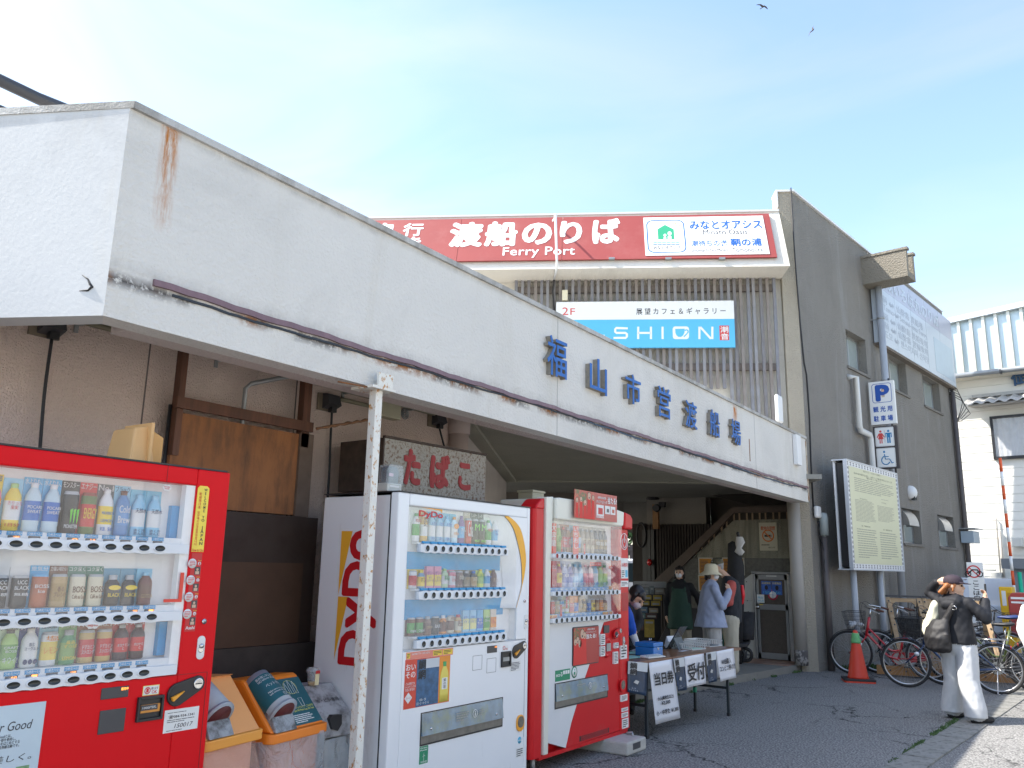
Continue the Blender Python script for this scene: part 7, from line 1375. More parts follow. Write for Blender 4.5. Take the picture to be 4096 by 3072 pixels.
Fz=Frame(-5.22,13.95,0);a=Fz.pl(*zM_(1640,505));b=Fz.pl(*zM_(1720,900));g=G();w=.34;z1=a[1];
for k in range(9):g.box(-.2+k*.0425-.008,-.2+k*.0425+.008,0,.02,.12,z1)
for k in range(12):g.box(-.21,.16,.002,.018,.12+(z1-.12)*k/11.5,.135+(z1-.12)*k/11.5)
g.obj('lattice',[M('crate_teal',(.01,.14,.11),.5)],tcq)
# ---- seen through the lobby: fence, wall, trees, cars
FX=Frame(-19.5,27.5,34.75)
def fxq(u,v,y=0):return FX.pl(u,v,y)
zf0=fxq(2510,2178)[1];zf1=fxq(2510,2345)[1];xl_,xr_=fxq(2350,2250)[0],fxq(2800,2250)[0]
fe=thing('board_fence','dark brown board fence seen through the lobby','fence',FX);mfb_=M('fence_brown',(.075,.06,.055),.8,var=.2,vs=5)
n=16;wb=(xr_-xl_)/n;g=G();g.box(0,wb-.03,0,.04,zf1,zf0);bme=g.mesh('board',[mfb_])
for i in range(n):o=bpy.data.objects.new('board',bme);COL.objects.link(o);o.parent=fe;o.location=(xl_+i*wb,random.uniform(0,.02),0)
g=G();g.box(xl_,xr_,-.04,-.005,zf0-.25,zf0-.15);g.box(xl_,xr_,-.04,-.005,(zf0+zf1)/2,(zf0+zf1)/2+.1);g.obj('rail',[mfb_],fe)
gw=thing('garden_wall','low grey concrete wall below the brown board fence','wall',FX);g=G();g.box(xl_-1,xr_+1,-.1,.25,0,zf1-.005);g.obj('wall_face',[M('conc_grey',(.26,.26,.24),.9,var=.15,vs=1.5)],gw)
def crown(name,label,cx,cy,cz,rx,ry,rz_,n,seed,parent=None,F=None,trunk=True,cols=((.035,.085,.02),(.06,.13,.03),(.02,.05,.015)),leaf=.16):
 t=thing(name,label,'tree',F or Frame(cx,cy,0));rr_=random.Random(seed);g=G();F_=None
 ox,oy=(0,0)if F is None else(cx,cy)
 lobes=[(rr_.gauss(0,.45)*rx,rr_.gauss(0,.45)*ry,rr_.uniform(-.5,.6)*rz_,rr_.uniform(.35,.6))for _ in range(14)]
 for i in range(n):
  l=rr_.choice(lobes);v=Vector((rr_.gauss(0,1),rr_.gauss(0,1),rr_.gauss(0,1))).normalized();k=l[3]*rr_.uniform(.75,1.05)
  p=Vector((ox+l[0]+v.x*rx*k,oy+l[1]+v.y*ry*k,cz+l[2]+v.z*rz_*k));s_=leaf*rr_.uniform(.5,1.2);u=Vector((rr_.gauss(0,1),rr_.gauss(0,1),rr_.gauss(0,.6))).normalized();w=u.orthogonal().normalized()*s_*.5;u*=s_
  g.add([p-u,p+w,p+u,p-w],[(0,1,2,3)],rr_.randrange(3))
 g.obj('crown',[M('leaf_%d'%i,c,.6)for i,c in enumerate(cols)],t,kind='stuff')
 if trunk:
  g=G();g.tube([(ox,oy,0),(ox+.1,oy,cz*.5),(ox,oy,cz)],[.16,.12,.06],8)
  for k in range(5):a_=k*1.3;g.tube([(ox,oy,cz*(.5+.08*k)),(ox+math.cos(a_)*rx*.6,oy+math.sin(a_)*ry*.6,cz+rz_*.2)],[.05,.02],6)
  g.obj('trunk',[M('bark',(.10,.075,.055),.9,var=.3,vs=10)],t)
for i in range(4):
 x=xl_+(xr_-xl_)*(i+.4)/4;w_=FX.w(x,2.0+(i%2),0)
 crown('leafy_tree',['round green tree over the fence at the left of the lobby gap','second green tree over the board fence','third green tree over the board fence','green tree over the right end of the board fence'][i],w_[0],w_[1],zf0+.6,1.6,1.2,1.2,1500,20+i,leaf=.13)
 # simple but real cars
def car(name,label,x,y,rz,col,kind='van'):
 t=thing(name,label,'car',None,(x,y,0),rz);paint=M('car_paint_'+kind+'_%02x'%int(col[2]*255),col,.3,coat=.8);gl=M('car_glass',(.03,.045,.05),.08,coat=1,spec=.8)
 L_,W2,H_=4.2,.84,1.5 if kind=='car' else 1.85
 if kind=='car':prof=[(0,.35),(.0,.62),(.12,.80),(.95,.93),(1.55,1.42),(2.1,H_),(3.2,H_-.02),(3.95,1.02),(4.18,.92),(4.2,.4),(4.1,.28),(.1,.28)];gls=[(1.08,.98),(1.62,1.40),(2.12,H_-.06),(3.15,H_-.08),(3.75,1.02)]
 else:prof=[(0,.35),(.0,.75),(.1,.95),(.55,1.1),(1.0,1.7),(1.25,H_),(3.9,H_),(4.12,1.1),(4.15,.4),(4.1,.28),(.1,.28)];gls=[(.70,1.12),(1.08,1.68),(1.3,H_-.12),(3.8,H_-.12),(3.98,1.12)]
 g=G();g.prism([(p[0]-2.1,p[1])for p in prof][::-1],-W2,W2);g.obj('body',[paint],t,bevel=.06)
 g=G();g.prism([(p[0]-2.1,p[1])for p in gls][::-1],-W2-.006,W2+.006);g.obj('side_window',[gl],t,bevel=.02)
 a,b=(gls[0],gls[1]);nx=(a[0]+.0,a[1]);g=G();f0,f1=(prof[3],prof[4])if kind=='car' else(prof[3],prof[4]);dx_=-.012
 g.hexa([(f0[0]-2.1+.06+dx_,-W2+.1,f0[1]+.06),(f0[0]-2.1+.06+dx_,W2-.1,f0[1]+.06),(f0[0]-2.1+.1,W2-.1,f0[1]+.06),(f0[0]-2.1+.1,-W2+.1,f0[1]+.06),(f1[0]-2.1-.02+dx_,-W2+.16,f1[1]-.03),(f1[0]-2.1-.02+dx_,W2-.16,f1[1]-.03),(f1[0]-2.1+.05,W2-.16,f1[1]-.03),(f1[0]-2.1+.05,-W2+.16,f1[1]-.03)]);g.obj('windscreen',[gl],t)
 for xx in(-1.35,1.3):
  for yy in(-W2+.08,W2-.08):
   g=G();g.lathe([(.2,yy-.1),(.31,yy-.1),(.31,yy+.1),(.2,yy+.1)],(xx,0,.31),20,axis='y');w=g.obj('wheel',[mblk],t);g=G();g.lathe([(.0,yy-.105),(.2,yy-.09),(.2,yy+.09),(0,yy+.105)],(xx,0,.31),16,axis='y');g.obj('rim',[mchr],w)
 for yy in(-W2+.22,W2-.22):
  g=G();g.ball((-2.04,yy,.70),(.10,.20,.075),12);g.obj('headlight',[M('lamp_clear',(.6,.62,.65),.1,coat=1)],t);g=G();g.ball((-2.09,yy,.70),(.07,.10,.05),10);g.obj('lamp_bezel',[mbk],t)
 g=G();g.box(-2.115,-2.10,-.45,.45,.48,.62);g.obj('grille',[mbk],t);g=G();g.box(-2.125,-2.112,-.17,.17,.40,.50);g.obj('number_plate',[mstk],t)
 for yy in(-W2-.1,W2+.1):g=G();g.box(-1.0,-.85,yy-.09,yy+.09,1.0,1.13);g.obj('door_mirror',[paint],t,bevel=.02)
 return t
w_=FX.w(fxq(2600,2400)[0],-6,0);car('parked_car','white van parked outside, glimpsed through the lobby gap',w_[0]-.4,w_[1],R(215),(.75,.75,.76),'van')
w_=FX.w(fxq(2500,2400)[0],-3,0);car('parked_car','white car behind the glimpsed van beyond the lobby',w_[0]-1,w_[1]+1,R(205),(.7,.72,.74),'car')
# hidden wall and a lintel, added to keep light out of the lobby
wl=thing('lobby_far_wall','dark lobby wall beyond the vending machines left of the gap','wall',Frame(0,17.0,0))
xo=Frame(0,17.0,0).pl(2495,2200)[0];hz=Frame(0,17.0,0).pl(2560,2128)[1]
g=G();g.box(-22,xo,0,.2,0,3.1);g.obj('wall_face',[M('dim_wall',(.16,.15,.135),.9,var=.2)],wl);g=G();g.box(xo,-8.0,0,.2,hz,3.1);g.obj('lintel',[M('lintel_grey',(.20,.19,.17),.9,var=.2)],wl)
# ================================================================ TABLE AND WHAT IS ON IT
Ftb2=Frame(-3.575,6.92,85.3);tb_=thing('folding_table','long folding table with wooden top and dark legs in front of the lobby','table',Ftb2);TZ=.685;TL=2.50;TD=.46
mwt_=M('table_wood',(.26,.12,.055),.35,coat=.25,var=.2,vs=3,dirt=(.20,.09,.04),dthr=(.4,.7),ds=3,dstretch=(.5,6,6));mleg=M('leg_dark_green',(.022,.03,.035),.45)
g=G();g.box(0,TL,0,TD,TZ-.028,TZ);g.obj('table_top',[mwt_],tb_,bevel=.003)
g=G();g.box(-.002,TL+.002,-.003,-.0005,TZ-.028,TZ-.002);g.obj('edge_strip',[M('edge_band',(.20,.10,.06),.5)],tb_)
def pxl(F,w):d=np.array(w)[:2]-F.p[:2];return float(d@F.ex[:2]),float(d@F.ey[:2])
xs_l=[pxl(Ftb2,(-3.559,7.413))[0],pxl(Ftb2,(-3.478,9.127))[0]]
for x in xs_l:
 for y in(.03,TD-.04):g=G();g.box(x-.014,x+.014,y-.012,y+.012,0.012,TZ-.029);g.obj('leg',[mleg],tb_);g=G();g.box(x-.017,x+.017,y-.015,y+.015,0,.03);g.obj('leg_cap',[mbk],tb_)
 g=G();g.box(x-.008,x+.008,.04,TD-.05,.27,.295);g.obj('stretcher',[mleg],tb_)
g=G();g.box(xs_l[0],xs_l[1],TD-.045,TD-.03,.30,.32);g.obj('stretcher',[mleg],tb_)
g=G();g.box(xs_l[1]-.016,xs_l[1]+.016,TD-.055,TD-.024,.2,.25);g.obj('green_tape',[M('green_tape',(.03,.30,.18),.5)],tb_)
mpap=M('paper_white',(.66,.67,.71),.35,var=.03,vs=4);mpri=M('black_print',(.015,.015,.02),.5)
def hang(name,label,c,y=-.008,mat=None,mats=None,cat='paper sign'):
 """sheet hung on the front of the table from its four photographed corners"""
 P=[Ftb2 .pl(*zK(*p),y)for p in c];t=thing(name,label,cat,Ftb2);g=G();nx,nz_=8,10;vs=[]
 for j in range(nz_+1):
  for i in range(nx+1):
   u,v=i/nx,j/nz_;a=Vector(P[0]).lerp(Vector(P[1]),u);b=Vector(P[3]).lerp(Vector(P[2]),u);q=a.lerp(b,v)
   vs.append((q.x,y-.004*math.sin(u*7+v*2)*v-.006*v,q.y))
 n=nx+1;g.add(vs,[(j*n+i,(j+1)*n+i,(j+1)*n+i+1,j*n+i+1)for j in range(nz_)for i in range(nx)],0,True);o=g.obj('sheet',[mat or mpap],t);so=o.modifiers.new('s','SOLIDIFY');so.thickness=.0012;so.offset=1
 def T(s_,u0,u1,v0,v1,m_=mpri,bold=.0,yy=-.014):
  a,fs_=glyphs(s_,0,0.0,'CENTER');mn,mx_=a.min(0),a.max(0);p=(a-mn)/np.maximum(mx_-mn,1e-6);g=G();k=9 if bold else 1
  for q_ in range(k):
   an=q_*math.pi/4;du,dv=(0,0)if q_==8 or k==1 else(math.cos(an)*bold,math.sin(an)*bold*.6);vs=[]
   for r_ in p:
    u=u0+(u1-u0)*r_[0]+du;v=v1-(v1-v0)*r_[1]+dv;A_=Vector(P[0]).lerp(Vector(P[1]),u);B_=Vector(P[3]).lerp(Vector(P[2]),u);w=A_.lerp(B_,v);vs.append((w.x,y+yy-.002-q_*5e-5,w.y))
   o_=len(g.v);g.v+=vs;g.f+=[tuple(i+o_ for i in f)for f in fs_]
  g.mi=[0]*len(g.f);g.sm=[False]*len(g.f);g.obj('lettering',[m_],t)
 return t,T
t,T=hang('ticket_sign','tall white paper sign with same day ticket prices hanging from the table',[(430,730),(640,695),(705,1215),(485,1275)])
T('当日券',.12,.90,.18,.38,bold=.010);T('大人(高校生以上)',.16,.80,.57,.64,bold=.004);T('¥3,300',.30,.64,.655,.72,bold=.004);T('小・中学生  ¥1,300',.06,.94,.79,.87,bold=.004)
t,T=hang('reception_sign','white paper sign with two large reception characters in the middle of the table',[(745,675),(918,645),(932,912),(762,950)])
T('受付',.08,.94,.25,.82,bold=.014)
t,T=hang('web_sign','white paper sign for web purchases at the right end of the table',[(1025,628),(1180,598),(1199,858),(1060,895)])
T('WEB購入',.18,.72,.28,.47,bold=.004);T('コンビニ券の方',.02,.98,.50,.68,bold=.004)
mns=M('poster_night',(.012,.03,.065),.35,var=.9,vs=22)
for lab,c,k in(('festival poster at the left end of the table front',[(245,712),(418,730),(402,1022),(236,985)],0),('festival poster between the ticket sign and the reception sign',[(643,692),(738,678),(765,965),(684,983)],1),('festival poster between the reception sign and the web sign',[(932,640),(1020,626),(1030,888),(955,910)],2)):
 t,T=hang('festival_poster',lab,c,mat=mns,y=-.010,cat='poster');t['group']='festival posters on the table front'
 P=[Ftb2 .pl(*zK(*p),-.018)for p in c];L2=lambda u,v:Vector(P[0]).lerp(Vector(P[1]),u).lerp(Vector(P[3]).lerp(Vector(P[2]),u),v)
 g=G();g.add([(q_.x,-.0245,q_.y)for q_ in(L2(.38,.28),L2(1,.28),L2(1,0),L2(.38,0))],[(0,1,2,3)]);g.obj('pale_block',[M('poster_pale',(.55,.58,.60),.5)],t)
 g=G();g.add([(q_.x,-.0235,q_.y)for q_ in(L2(0.0,.42),L2(.4,.42),L2(.4,0),L2(0.0,0))],[(0,1,2,3)]);g.obj('pale_block',[M('poster_grey',(.38,.40,.42),.5)],t)
 T('鯛\n網',.06,.40,.04,.42,mpri,bold=.012);T('26・29\n2・3・4・5・6',.05,.50,.82,.93,mpap);T('海',.50,.72,.55,.68,M('boat_white',(.5,.5,.48),.5))if False else None
 g=G();q0,q1,q2,q3=L2(.30,.66),L2(.52,.70),L2(.60,.60),L2(.42,.57);g.add([(q_.x,-.0245,q_.y)for q_ in(q0,q1,q2,q3)],[(0,1,2,3)]);g.obj('boat_mark',[M('boat_white',(.5,.5,.48),.5)],t)
def onT(u,v,F=Frame(0,0,0)):
 w=zplane(*zM_(u,v),TZ);return pxl(Ftb2,w)
 # cash box
a=onT(397,1390);b=onT(822,1395);bx=thing('cash_box','blue metal cash box with a wire handle on the table','cash box',Frame(*Ftb2 .w(a[0]+.0,a[1]-.02,0)[:2],88,TZ))
bw2=min(.42,b[0]-a[0]);mcb2=M('cash_box_blue',(.012,.16,.48),.35,coat=.3)
g=G();g.box(0,bw2,0,.20,.001,.085);g.obj('box',[mcb2],bx,bevel=.006);g=G();g.box(-.003,bw2+.003,-.003,.203,.088,.128);g.obj('lid',[mcb2],bx,bevel=.006)
g=G();g.tube([(bw2*.40,.09,.129),(bw2*.40,.085,.165),(bw2*.58,.085,.165),(bw2*.58,.09,.129)],.004,6);g.obj('handle',[mchr],bx);g=G();g.box(bw2*.38,bw2*.52,-.006,-.0005,.062,.08);g.obj('latch',[mchr],bx)
# calculator, papers
a=onT(430,1410);t=thing('calculator','white desk calculator in front of the cash box','calculator',Frame(*Ftb2 .w(a[0],a[1],0)[:2],80,TZ));g=G();g.hexa([(-.13,-.03,.004),(.15,-.03,.004),(.15,.07,.004),(-.13,.07,.004),(-.13,-.03,.014),(.15,-.03,.014),(.15,.07,.028),(-.13,.07,.028)]);g.obj('case',[M('calc_white',(.66,.67,.66),.4)],t,bevel=.003)
for i in range(8):
 for j in range(3):g=G();z_=.016+.14*(j*.022+.03);g.box(-.10+i*.025,-.082+i*.025,-.015+j*.024,.002+j*.024,.014,z_+.003);g.obj('key',[M('key_grey',(.45,.50,.52),.5)],t)
pap=[((190,1335),.30,.21,10,M('green_file',(.30,.58,.45),.5),'pale green plastic file on the table beside the cash box'),((60,1400),.32,.20,-6,M('green_file2',(.34,.62,.50),.5),'second green file at the table edge'),((260,1300),.30,.20,18,M('leaflet_print',(.50,.47,.52),.4,var=.5,vs=22),'printed leaflet lying under the pointing hand'),((860,1315),.16,.05,4,mpap,'small white slip right of the cash box')]
for i,(p,w,d,r_,m_,lab)in enumerate(pap):
 a=onT(*p);t=thing('paper_sheet',lab,'paper',Frame(*Ftb2 .w(a[0],a[1],0)[:2],85+r_,TZ+.001+.002*i));g=G();g.box(-w/2,w/2,-d/2,d/2,0,.0015);g.obj('sheet',[m_],t)
 # tablet on stand
a=onT(880,1285);t=thing('tablet','dark tablet propped up in its folding cover on the table','tablet',Frame(*Ftb2 .w(a[0]+.02,a[1]+.06,0)[:2],92,TZ));
g=G();g.hexa([(-.13,.0,.001),(.10,.0,.001),(.10,.012,.001),(-.13,.012,.001),(-.10,-.14,.235),(.13,-.14,.235),(.13,-.128,.235),(-.10,-.128,.235)]);ob=g.obj('screen',[M('tablet_dark',(.03,.035,.04),.25,coat=.4)],t,bevel=.002);ob.location=(.0,.10,0)
g=G();g.hexa([(-.12,-.03,.001),(.10,-.03,.001),(.10,-.02,.001),(-.12,-.02,.001),(-.11,.03,.12),(.11,.03,.12),(.11,.035,.12),(-.11,.035,.12)]);g.obj('stand_cover',[M('cover_slate',(.10,.12,.13),.6)],t)
# letter trays
for k,(p,lab)in enumerate((((1120,1290),'white mesh letter tray with green papers on the table'),((1370,1240),'second white mesh letter tray at the right end of the table'))):
 a=onT(*p);t=thing('letter_tray',lab,'tray',Frame(*Ftb2 .w(a[0],a[1]+.02,0)[:2],80,TZ));mtr_=M('tray_white',(.66,.66,.64),.45)
 w,d,h=.26,.34,.065;g=G();g.box(-w/2,w/2,0,d,.001,.005);g.obj('tray_base',[mtr_],t)
 for sx in(-1,1):
  g=G();x=sx*w/2
  g.box(x-.003,x+.003,0,d,h-.012,h);g.box(x-.003,x+.003,0,d,.005,.014)
  for i in range(12):g.box(x-.002,x+.002,.01+i*d/12,.017+i*d/12,.014,h-.012)
  for j in range(2):g.box(x-.002,x+.002,0,d,.026+j*.016,.030+j*.016)
  g.obj('side_mesh',[mtr_],t,kind='stuff')
 g=G();g.box(-w/2,w/2,d-.004,d,.005,h);g.obj('back_panel',[mtr_],t)
 g=G();g.box(-w/2+.02,w/2-.03,.03,d-.03,.006,.012);g.obj('paper_stack',[M('tray_paper_%d'%k,(.40,.55,.45)if k==0 else(.08,.09,.10),.5)],t)
a=onT(1050,1260);t=thing('name_card','small white folded card with handwriting behind the tablet','card',Frame(*Ftb2 .w(a[0],a[1]+.25,0)[:2],80,TZ));g=G();g.hexa([(-.12,0,0),(.12,0,0),(.12,.07,0),(-.12,.07,0),(-.12,.033,.11),(.12,.033,.11),(.12,.037,.11),(-.12,.037,.11)]);g.obj('card',[mpap],t);text(t,'パンフレット',-.09,.09,.03,.07,.008,mpri,thick=.001)
# ================================================================ PEOPLE
class Body:
 def __init__(s):s.parts=[]
 def cap(s,tag_,p0,r0,p1,r1,n=14,fl=1.0):
  g=G();p0,p1=Vector(p0),Vector(p1);d=(p1-p0);L_=max(d.length,1e-4);d/=L_;pts,rs=[],[]
  for i in range(5):a=math.pi/2*(i+.25)/5.0;pts.append(p0-d*r0*math.cos(a));rs.append(r0*math.sin(a))
  pts.append(p0);rs.append(r0);pts.append(p1);rs.append(r1)
  for i in range(5):a=math.pi/2*(1-(i+.75)/5.0);pts.append(p1+d*r1*math.cos(a));rs.append(r1*math.sin(a))
  g.tube(pts,rs,n);s.parts.append((tag_,g));return s
 def ell(s,tag_,c,r,n=16,M3=None):
  g=G();g.ball((0,0,0),r,n);c=Vector(c);g.v=[tuple((M3@Vector(p)if M3 else Vector(p))+c)for p in g.v];s.parts.append((tag_,g));return s
 def loft(s,tag_,rings,n=24):g=G();g.loft(rings,n);s.parts.append((tag_,g));return s
 def chain(s,tag_,pts,rs):
  for i in range(len(pts)-1):s.cap(tag_,pts[i],rs[i],pts[i+1],rs[i+1])
  return s
 def build(s,name,mats,parent,voxel=.011,fold=None,smooth_it=4):
  """union of all the forms as one closed skin, coloured by the form it lies nearest to"""
  tags=list(mats);V,F_,src=[],[],[]
  for tg,g in s.parts:
   o=len(V);V+=g.v;F_+=[tuple(i+o for i in f)for f in g.f];src+=[tags.index(tg)]*len(g.f)
  me=bpy.data.meshes.new('b');me.from_pydata(V,[],F_);o=bpy.data.objects.new('b',me);COL.objects.link(o)
  r=o.modifiers.new('r','REMESH');r.mode='VOXEL';r.voxel_size=voxel;sm=o.modifiers.new('s','SMOOTH');sm.factor=.5;sm.iterations=smooth_it
  bpy.context.view_layer.update();m2=bpy.data.meshes.new_from_object(o.evaluated_get(bpy.context.evaluated_depsgraph_get()));bpy.data.objects.remove(o)
  bvh=BVHTree.FromPolygons([Vector(v)for v in V],F_)
  for tg in tags:m2 .materials.append(mats[tg])
  for p in m2 .polygons:
   h=bvh.find_nearest(p.center);p.material_index=src[h[2]]if h[2]is not None else 0;p.use_smooth=True
  if fold:
   nv=[Vector(v.normal)for v in m2 .vertices];ft={tags.index(k):a for k,a in fold.items()if k in tags};vm={}
   for p in m2 .polygons:
    if p.material_index in ft:
     for i in p.vertices:vm[i]=ft[p.material_index]
   for i,a in vm.items():
    c=m2 .vertices[i].co;w=noise.noise(Vector((c.x*9,c.y*9,c.z*4.5)))+.6*noise.noise(Vector((c.x*22+c.z*8,c.y*22,c.z*13+5)));m2 .vertices[i].co=c+nv[i]*a*w
  m2 .name=name;ob=bpy.data.objects.new(name,m2);COL.objects.link(ob);ob.parent=parent;return ob
mskin=M('skin',(.56,.35,.24),.5,sub=.08,var=.06,vs=12);mhairb=M('hair_black',(.012,.010,.010),.45,var=.3,vs=40);mmask=M('mask_white',(.66,.67,.70),.7)
def face(b,c,fwd,s_=1.0,tag_='skin',hood=True):
 """head with brow, nose, chin, ears; c = centre of skull, fwd = unit vector the face looks along"""
 c=Vector(c);f=Vector(fwd).normalized();r=f.cross(Vector((0,0,1))).normalized();u=r.cross(f);M3=Matrix((r,f,u)).transposed()
 P=lambda x,y,z:c+(r*x+f*y+u*z)*s_
 b.ell(tag_,P(0,-.012,.018),(.073*s_,.088*s_,.088*s_),18,M3);b.ell(tag_,P(0,.018,-.035),(.058*s_,.066*s_,.075*s_),16,M3)
 b.cap(tag_,P(0,.088,.0),.009*s_,P(0,.103,-.026),.012*s_);b.ell(tag_,P(0,.070,-.088),(.028*s_,.022*s_,.020*s_),10,M3);b.ell(tag_,P(0,.088,-.058),(.024*s_,.012*s_,.012*s_),10,M3)
 b.cap(tag_,P(-.028,.078,.022),.011*s_,P(.028,.078,.022),.011*s_)
 for sx in(-1,1):b.ell(tag_,P(sx*.074,-.005,-.012),(.010*s_,.018*s_,.028*s_),10,M3)
 return P,M3
def eyes(parent,P,s_=1.0):
 for sx in(-1,1):
  g=G();p=P(sx*.030,.080,.002);g.ball(tuple(p),(.011*s_,)*3,8);g.obj('eye',[M('eye_dark',(.03,.02,.018),.2)],parent)
  g=G();a,b_=P(sx*.016,.088,.024),P(sx*.046,.078,.026);g.tube([a,b_],.0035,4);g.obj('eyebrow',[mhairb],parent)
def hand(b,wrist,dirv,up,s_=1.0,tag_='skin',curl=.35,spread=.12,side=1):
 """palm, four unequal bent fingers and a thumb from the side of the palm"""
 w=Vector(wrist);d=Vector(dirv).normalized();n=Vector(up);n=(n-d*n.dot(d)).normalized();r=d.cross(n)
 P=lambda a,c,e:w+(d*a+r*c+n*e)*s_
 b.cap(tag_,P(.0,0,0),.024*s_,P(.045,0,0),.030*s_);b.cap(tag_,P(.07,-.024,0),.014*s_,P(.07,.024,0),.014*s_);b.cap(tag_,P(.04,-.02,0),.016*s_,P(.04,.02,0),.016*s_)
 for k,(c_,L_)in enumerate(((-.031,.062),(-.010,.072),(.011,.068),(.031,.052))):
  a1=P(.075,c_,0);d1=(d*math.cos(curl)-n*math.sin(curl)+r*c_*spread*8).normalized();d2=(d*math.cos(curl*2.2)-n*math.sin(curl*2.2)+r*c_*spread*6).normalized();a2=a1+d1*L_*.5*s_;a3=a2+d2*L_*.5*s_
  b.cap(tag_,a1,.0098*s_,a2,.0088*s_,10);b.cap(tag_,a2,.0088*s_,a3,.0078*s_,10)
 a1=P(.02,-side*.026,-.004);a2=P(.05,-side*.052,-.012);a3=P(.078,-side*.055,-.02);b.cap(tag_,a1,.013*s_,a2,.011*s_);b.cap(tag_,a2,.011*s_,a3,.009*s_)
 return[P(.075,c_,0)for c_ in(-.031,-.010,.011,.031)]
def mask_obj(parent,P,M3,s_=1.0,mat=None):
 g=G();g.ball((0,0,0),(.054*s_,.052*s_,.046*s_),16);c=P(0,.052,-.048);g.v=[tuple(M3@Vector(p)+c)for p in g.v];g.obj('face_mask',[mat or mmask],parent)
 for sx in(-1,1):g=G();g.tube([P(sx*.045,.06,-.035),P(sx*.072,.02,-.02),P(sx*.080,-.01,-.005)],.002,4);g.obj('mask_loop',[mat or mmask],parent)
def hairshell(parent,P,M3,mat,s_=1.0,length=.0,name='hair',pts=()):
 b=Body();b.ell('h',P(0,-.032,.034),(.081*s_,.082*s_,.084*s_),18,M3);b.cap('h',P(-.05,.045,.068),.018*s_,P(.05,.045,.068),.018*s_)
 for a,ra,c,rc in pts:b.cap('h',P(*a),ra*s_,P(*c),rc*s_)
 o=b.build(name,{'h':mat},parent,.008,{'h':.006});return o
 # ---- 1: woman in black jacket, grey wide trousers, dark cap, seen from behind
Lf,Rf=np.array([-1.471,10.679]),np.array([-1.216,10.415]);ctr=(Lf+Rf)/2
Fp1=Frame(ctr[0],ctr[1],155);p1=thing('person','woman in dark cap, black jacket and pale wide trousers, one hand on her cap','person',Fp1)
def loc(F,w):d=np.array([w[0],w[1]])-F.p[:2];return float(d@F.ex[:2]),float(d@F.ey[:2])
mjk=M('jacket_black',(.009,.010,.014),.75,var=.2,vs=14);mtr1=M('trouser_grey',(.50,.51,.52),.85,var=.05,vs=30,bump=.15,bs=200);mshoe=M('shoe_black',(.014,.014,.015),.6);mcream2=M('sleeve_cream',(.60,.58,.44),.7,var=.1,vs=20)
lf=loc(Fp1,Lf);rf=loc(Fp1,Rf);b=Body()
hp=.70
for(fx,fy),sx in((lf,1),(rf,-1)):
 b.chain('trouser',[(sx*.085,.0,.74),(fx*.62,fy*.62,.42),(fx*.98,fy*.98+.01,.13)],[.115,.105,.112])
 b.loft('trouser',[((fx,fy+.01,.065),.108,.112,0),((fx*.99,fy*.99+.01,.16),.106,.11,0),((fx*.8,fy*.8,.30),.10,.105,0)])
 fdir=Vector((-.30 if sx<0 else-.10,-1,0)).normalized();h0=Vector((fx,fy+.03,.04));b.cap('shoe',h0,.047,h0+fdir*.14,.042);b.cap('shoe',h0+fdir*.14,.042,h0+fdir*.20,.032);b.cap('shoe',h0+Vector((0,0,.05)),.038,h0+Vector((0,0,.1)),.04)
b.ell('trouser',(0,.0,.76),(.165,.125,.12))
b.loft('jacket',[((0,.0,.795),.200,.150,0),((0,.0,.88),.195,.145,0),((0,.0,1.0),.175,.130,0),((0,.0,1.12),.185,.130,0),((0,.0,1.22),.19,.115,0),((0,0,1.275),.14,.09,0),((0,0,1.30),.07,.06,0)])
b.cap('jacket',(-.08,.07,1.235),.060,(.08,.07,1.235),.060);b.cap('jacket',(-.05,.10,1.20),.05,(.05,.10,1.20),.05);b.cap('jacket',(-.07,.045,1.275),.040,(.07,.045,1.275),.040)
hd=Vector((-.86,-.50,0)).normalized()*1.0;hc=Vector((-.01,-.005,1.405))
P,M3=face(b,hc,(-.90,-.42,-.05),.98);b.cap('skin',(0,0,1.27),.048,(-.005,-.005,1.36),.046)
# left arm up to the cap, right arm bent in front holding a phone
b.chain('jacket',[(.165,.0,1.225),(.30,-.03,1.33),(.175,.02,1.43)],[.062,.055,.045]);b.ell('jacket',(.30,-.03,1.32),(.065,.06,.06));hk=hand(b,(.165,.02,1.435),(-.75,.15,.35),(.3,.9,.4),.88,side=-1)
b.chain('jacket',[(-.165,-.0,1.215),(-.30,-.06,1.07),(-.235,-.18,1.24)],[.068,.060,.045]);hand(b,(-.235,-.19,1.26),(.1,-.3,.9),(-.5,-.8,.2),.88,curl=.6)
body=b.build('body',{'jacket':mjk,'trouser':mtr1,'shoe':mshoe,'skin':mskin},p1,.0095,{'jacket':.011,'trouser':.006})
eyes(p1,P,.98)
mh1=M('hair_auburn',(.36,.13,.04),.45,var=.5,vs=18);dv=lambda x,y,z:P(x,y,z)
hb=Body();hb.ell('h',P(0,-.02,.02),(.080,.088,.082),18,M3)
for k in range(9):
 a=-.075+.15*k/8;hb.cap('h',P(a,-.06-.02*math.cos(a*20),.0),.024,P(a*1.1,-.10-.02*(k%3),-.085-.012*(k%2)),.016)
hb.cap('h',P(.070,.012,.02),.016,P(.072,-.01,-.06),.014);hb.cap('h',P(-.070,.012,.02),.016,P(-.075,-.01,-.10),.014)
hb.build('hair',{'h':mh1},p1,.007,{'h':.007})
cb_=Body();cb_.ell('c',P(0,-.010,.052),(.088,.100,.068),20,M3);cb_.loft('c',[(P(0,-.008,.022),.089,.101,M3),(P(0,-.008,.05),.090,.102,M3)])
cb_.loft('c',[(P(0,.115,.022),.062,.055,M3),(P(0,.118,.030),.062,.055,M3)]);cb_.loft('c',[(P(0,.085,.026),.075,.05,M3),(P(0,.085,.036),.075,.05,M3)])
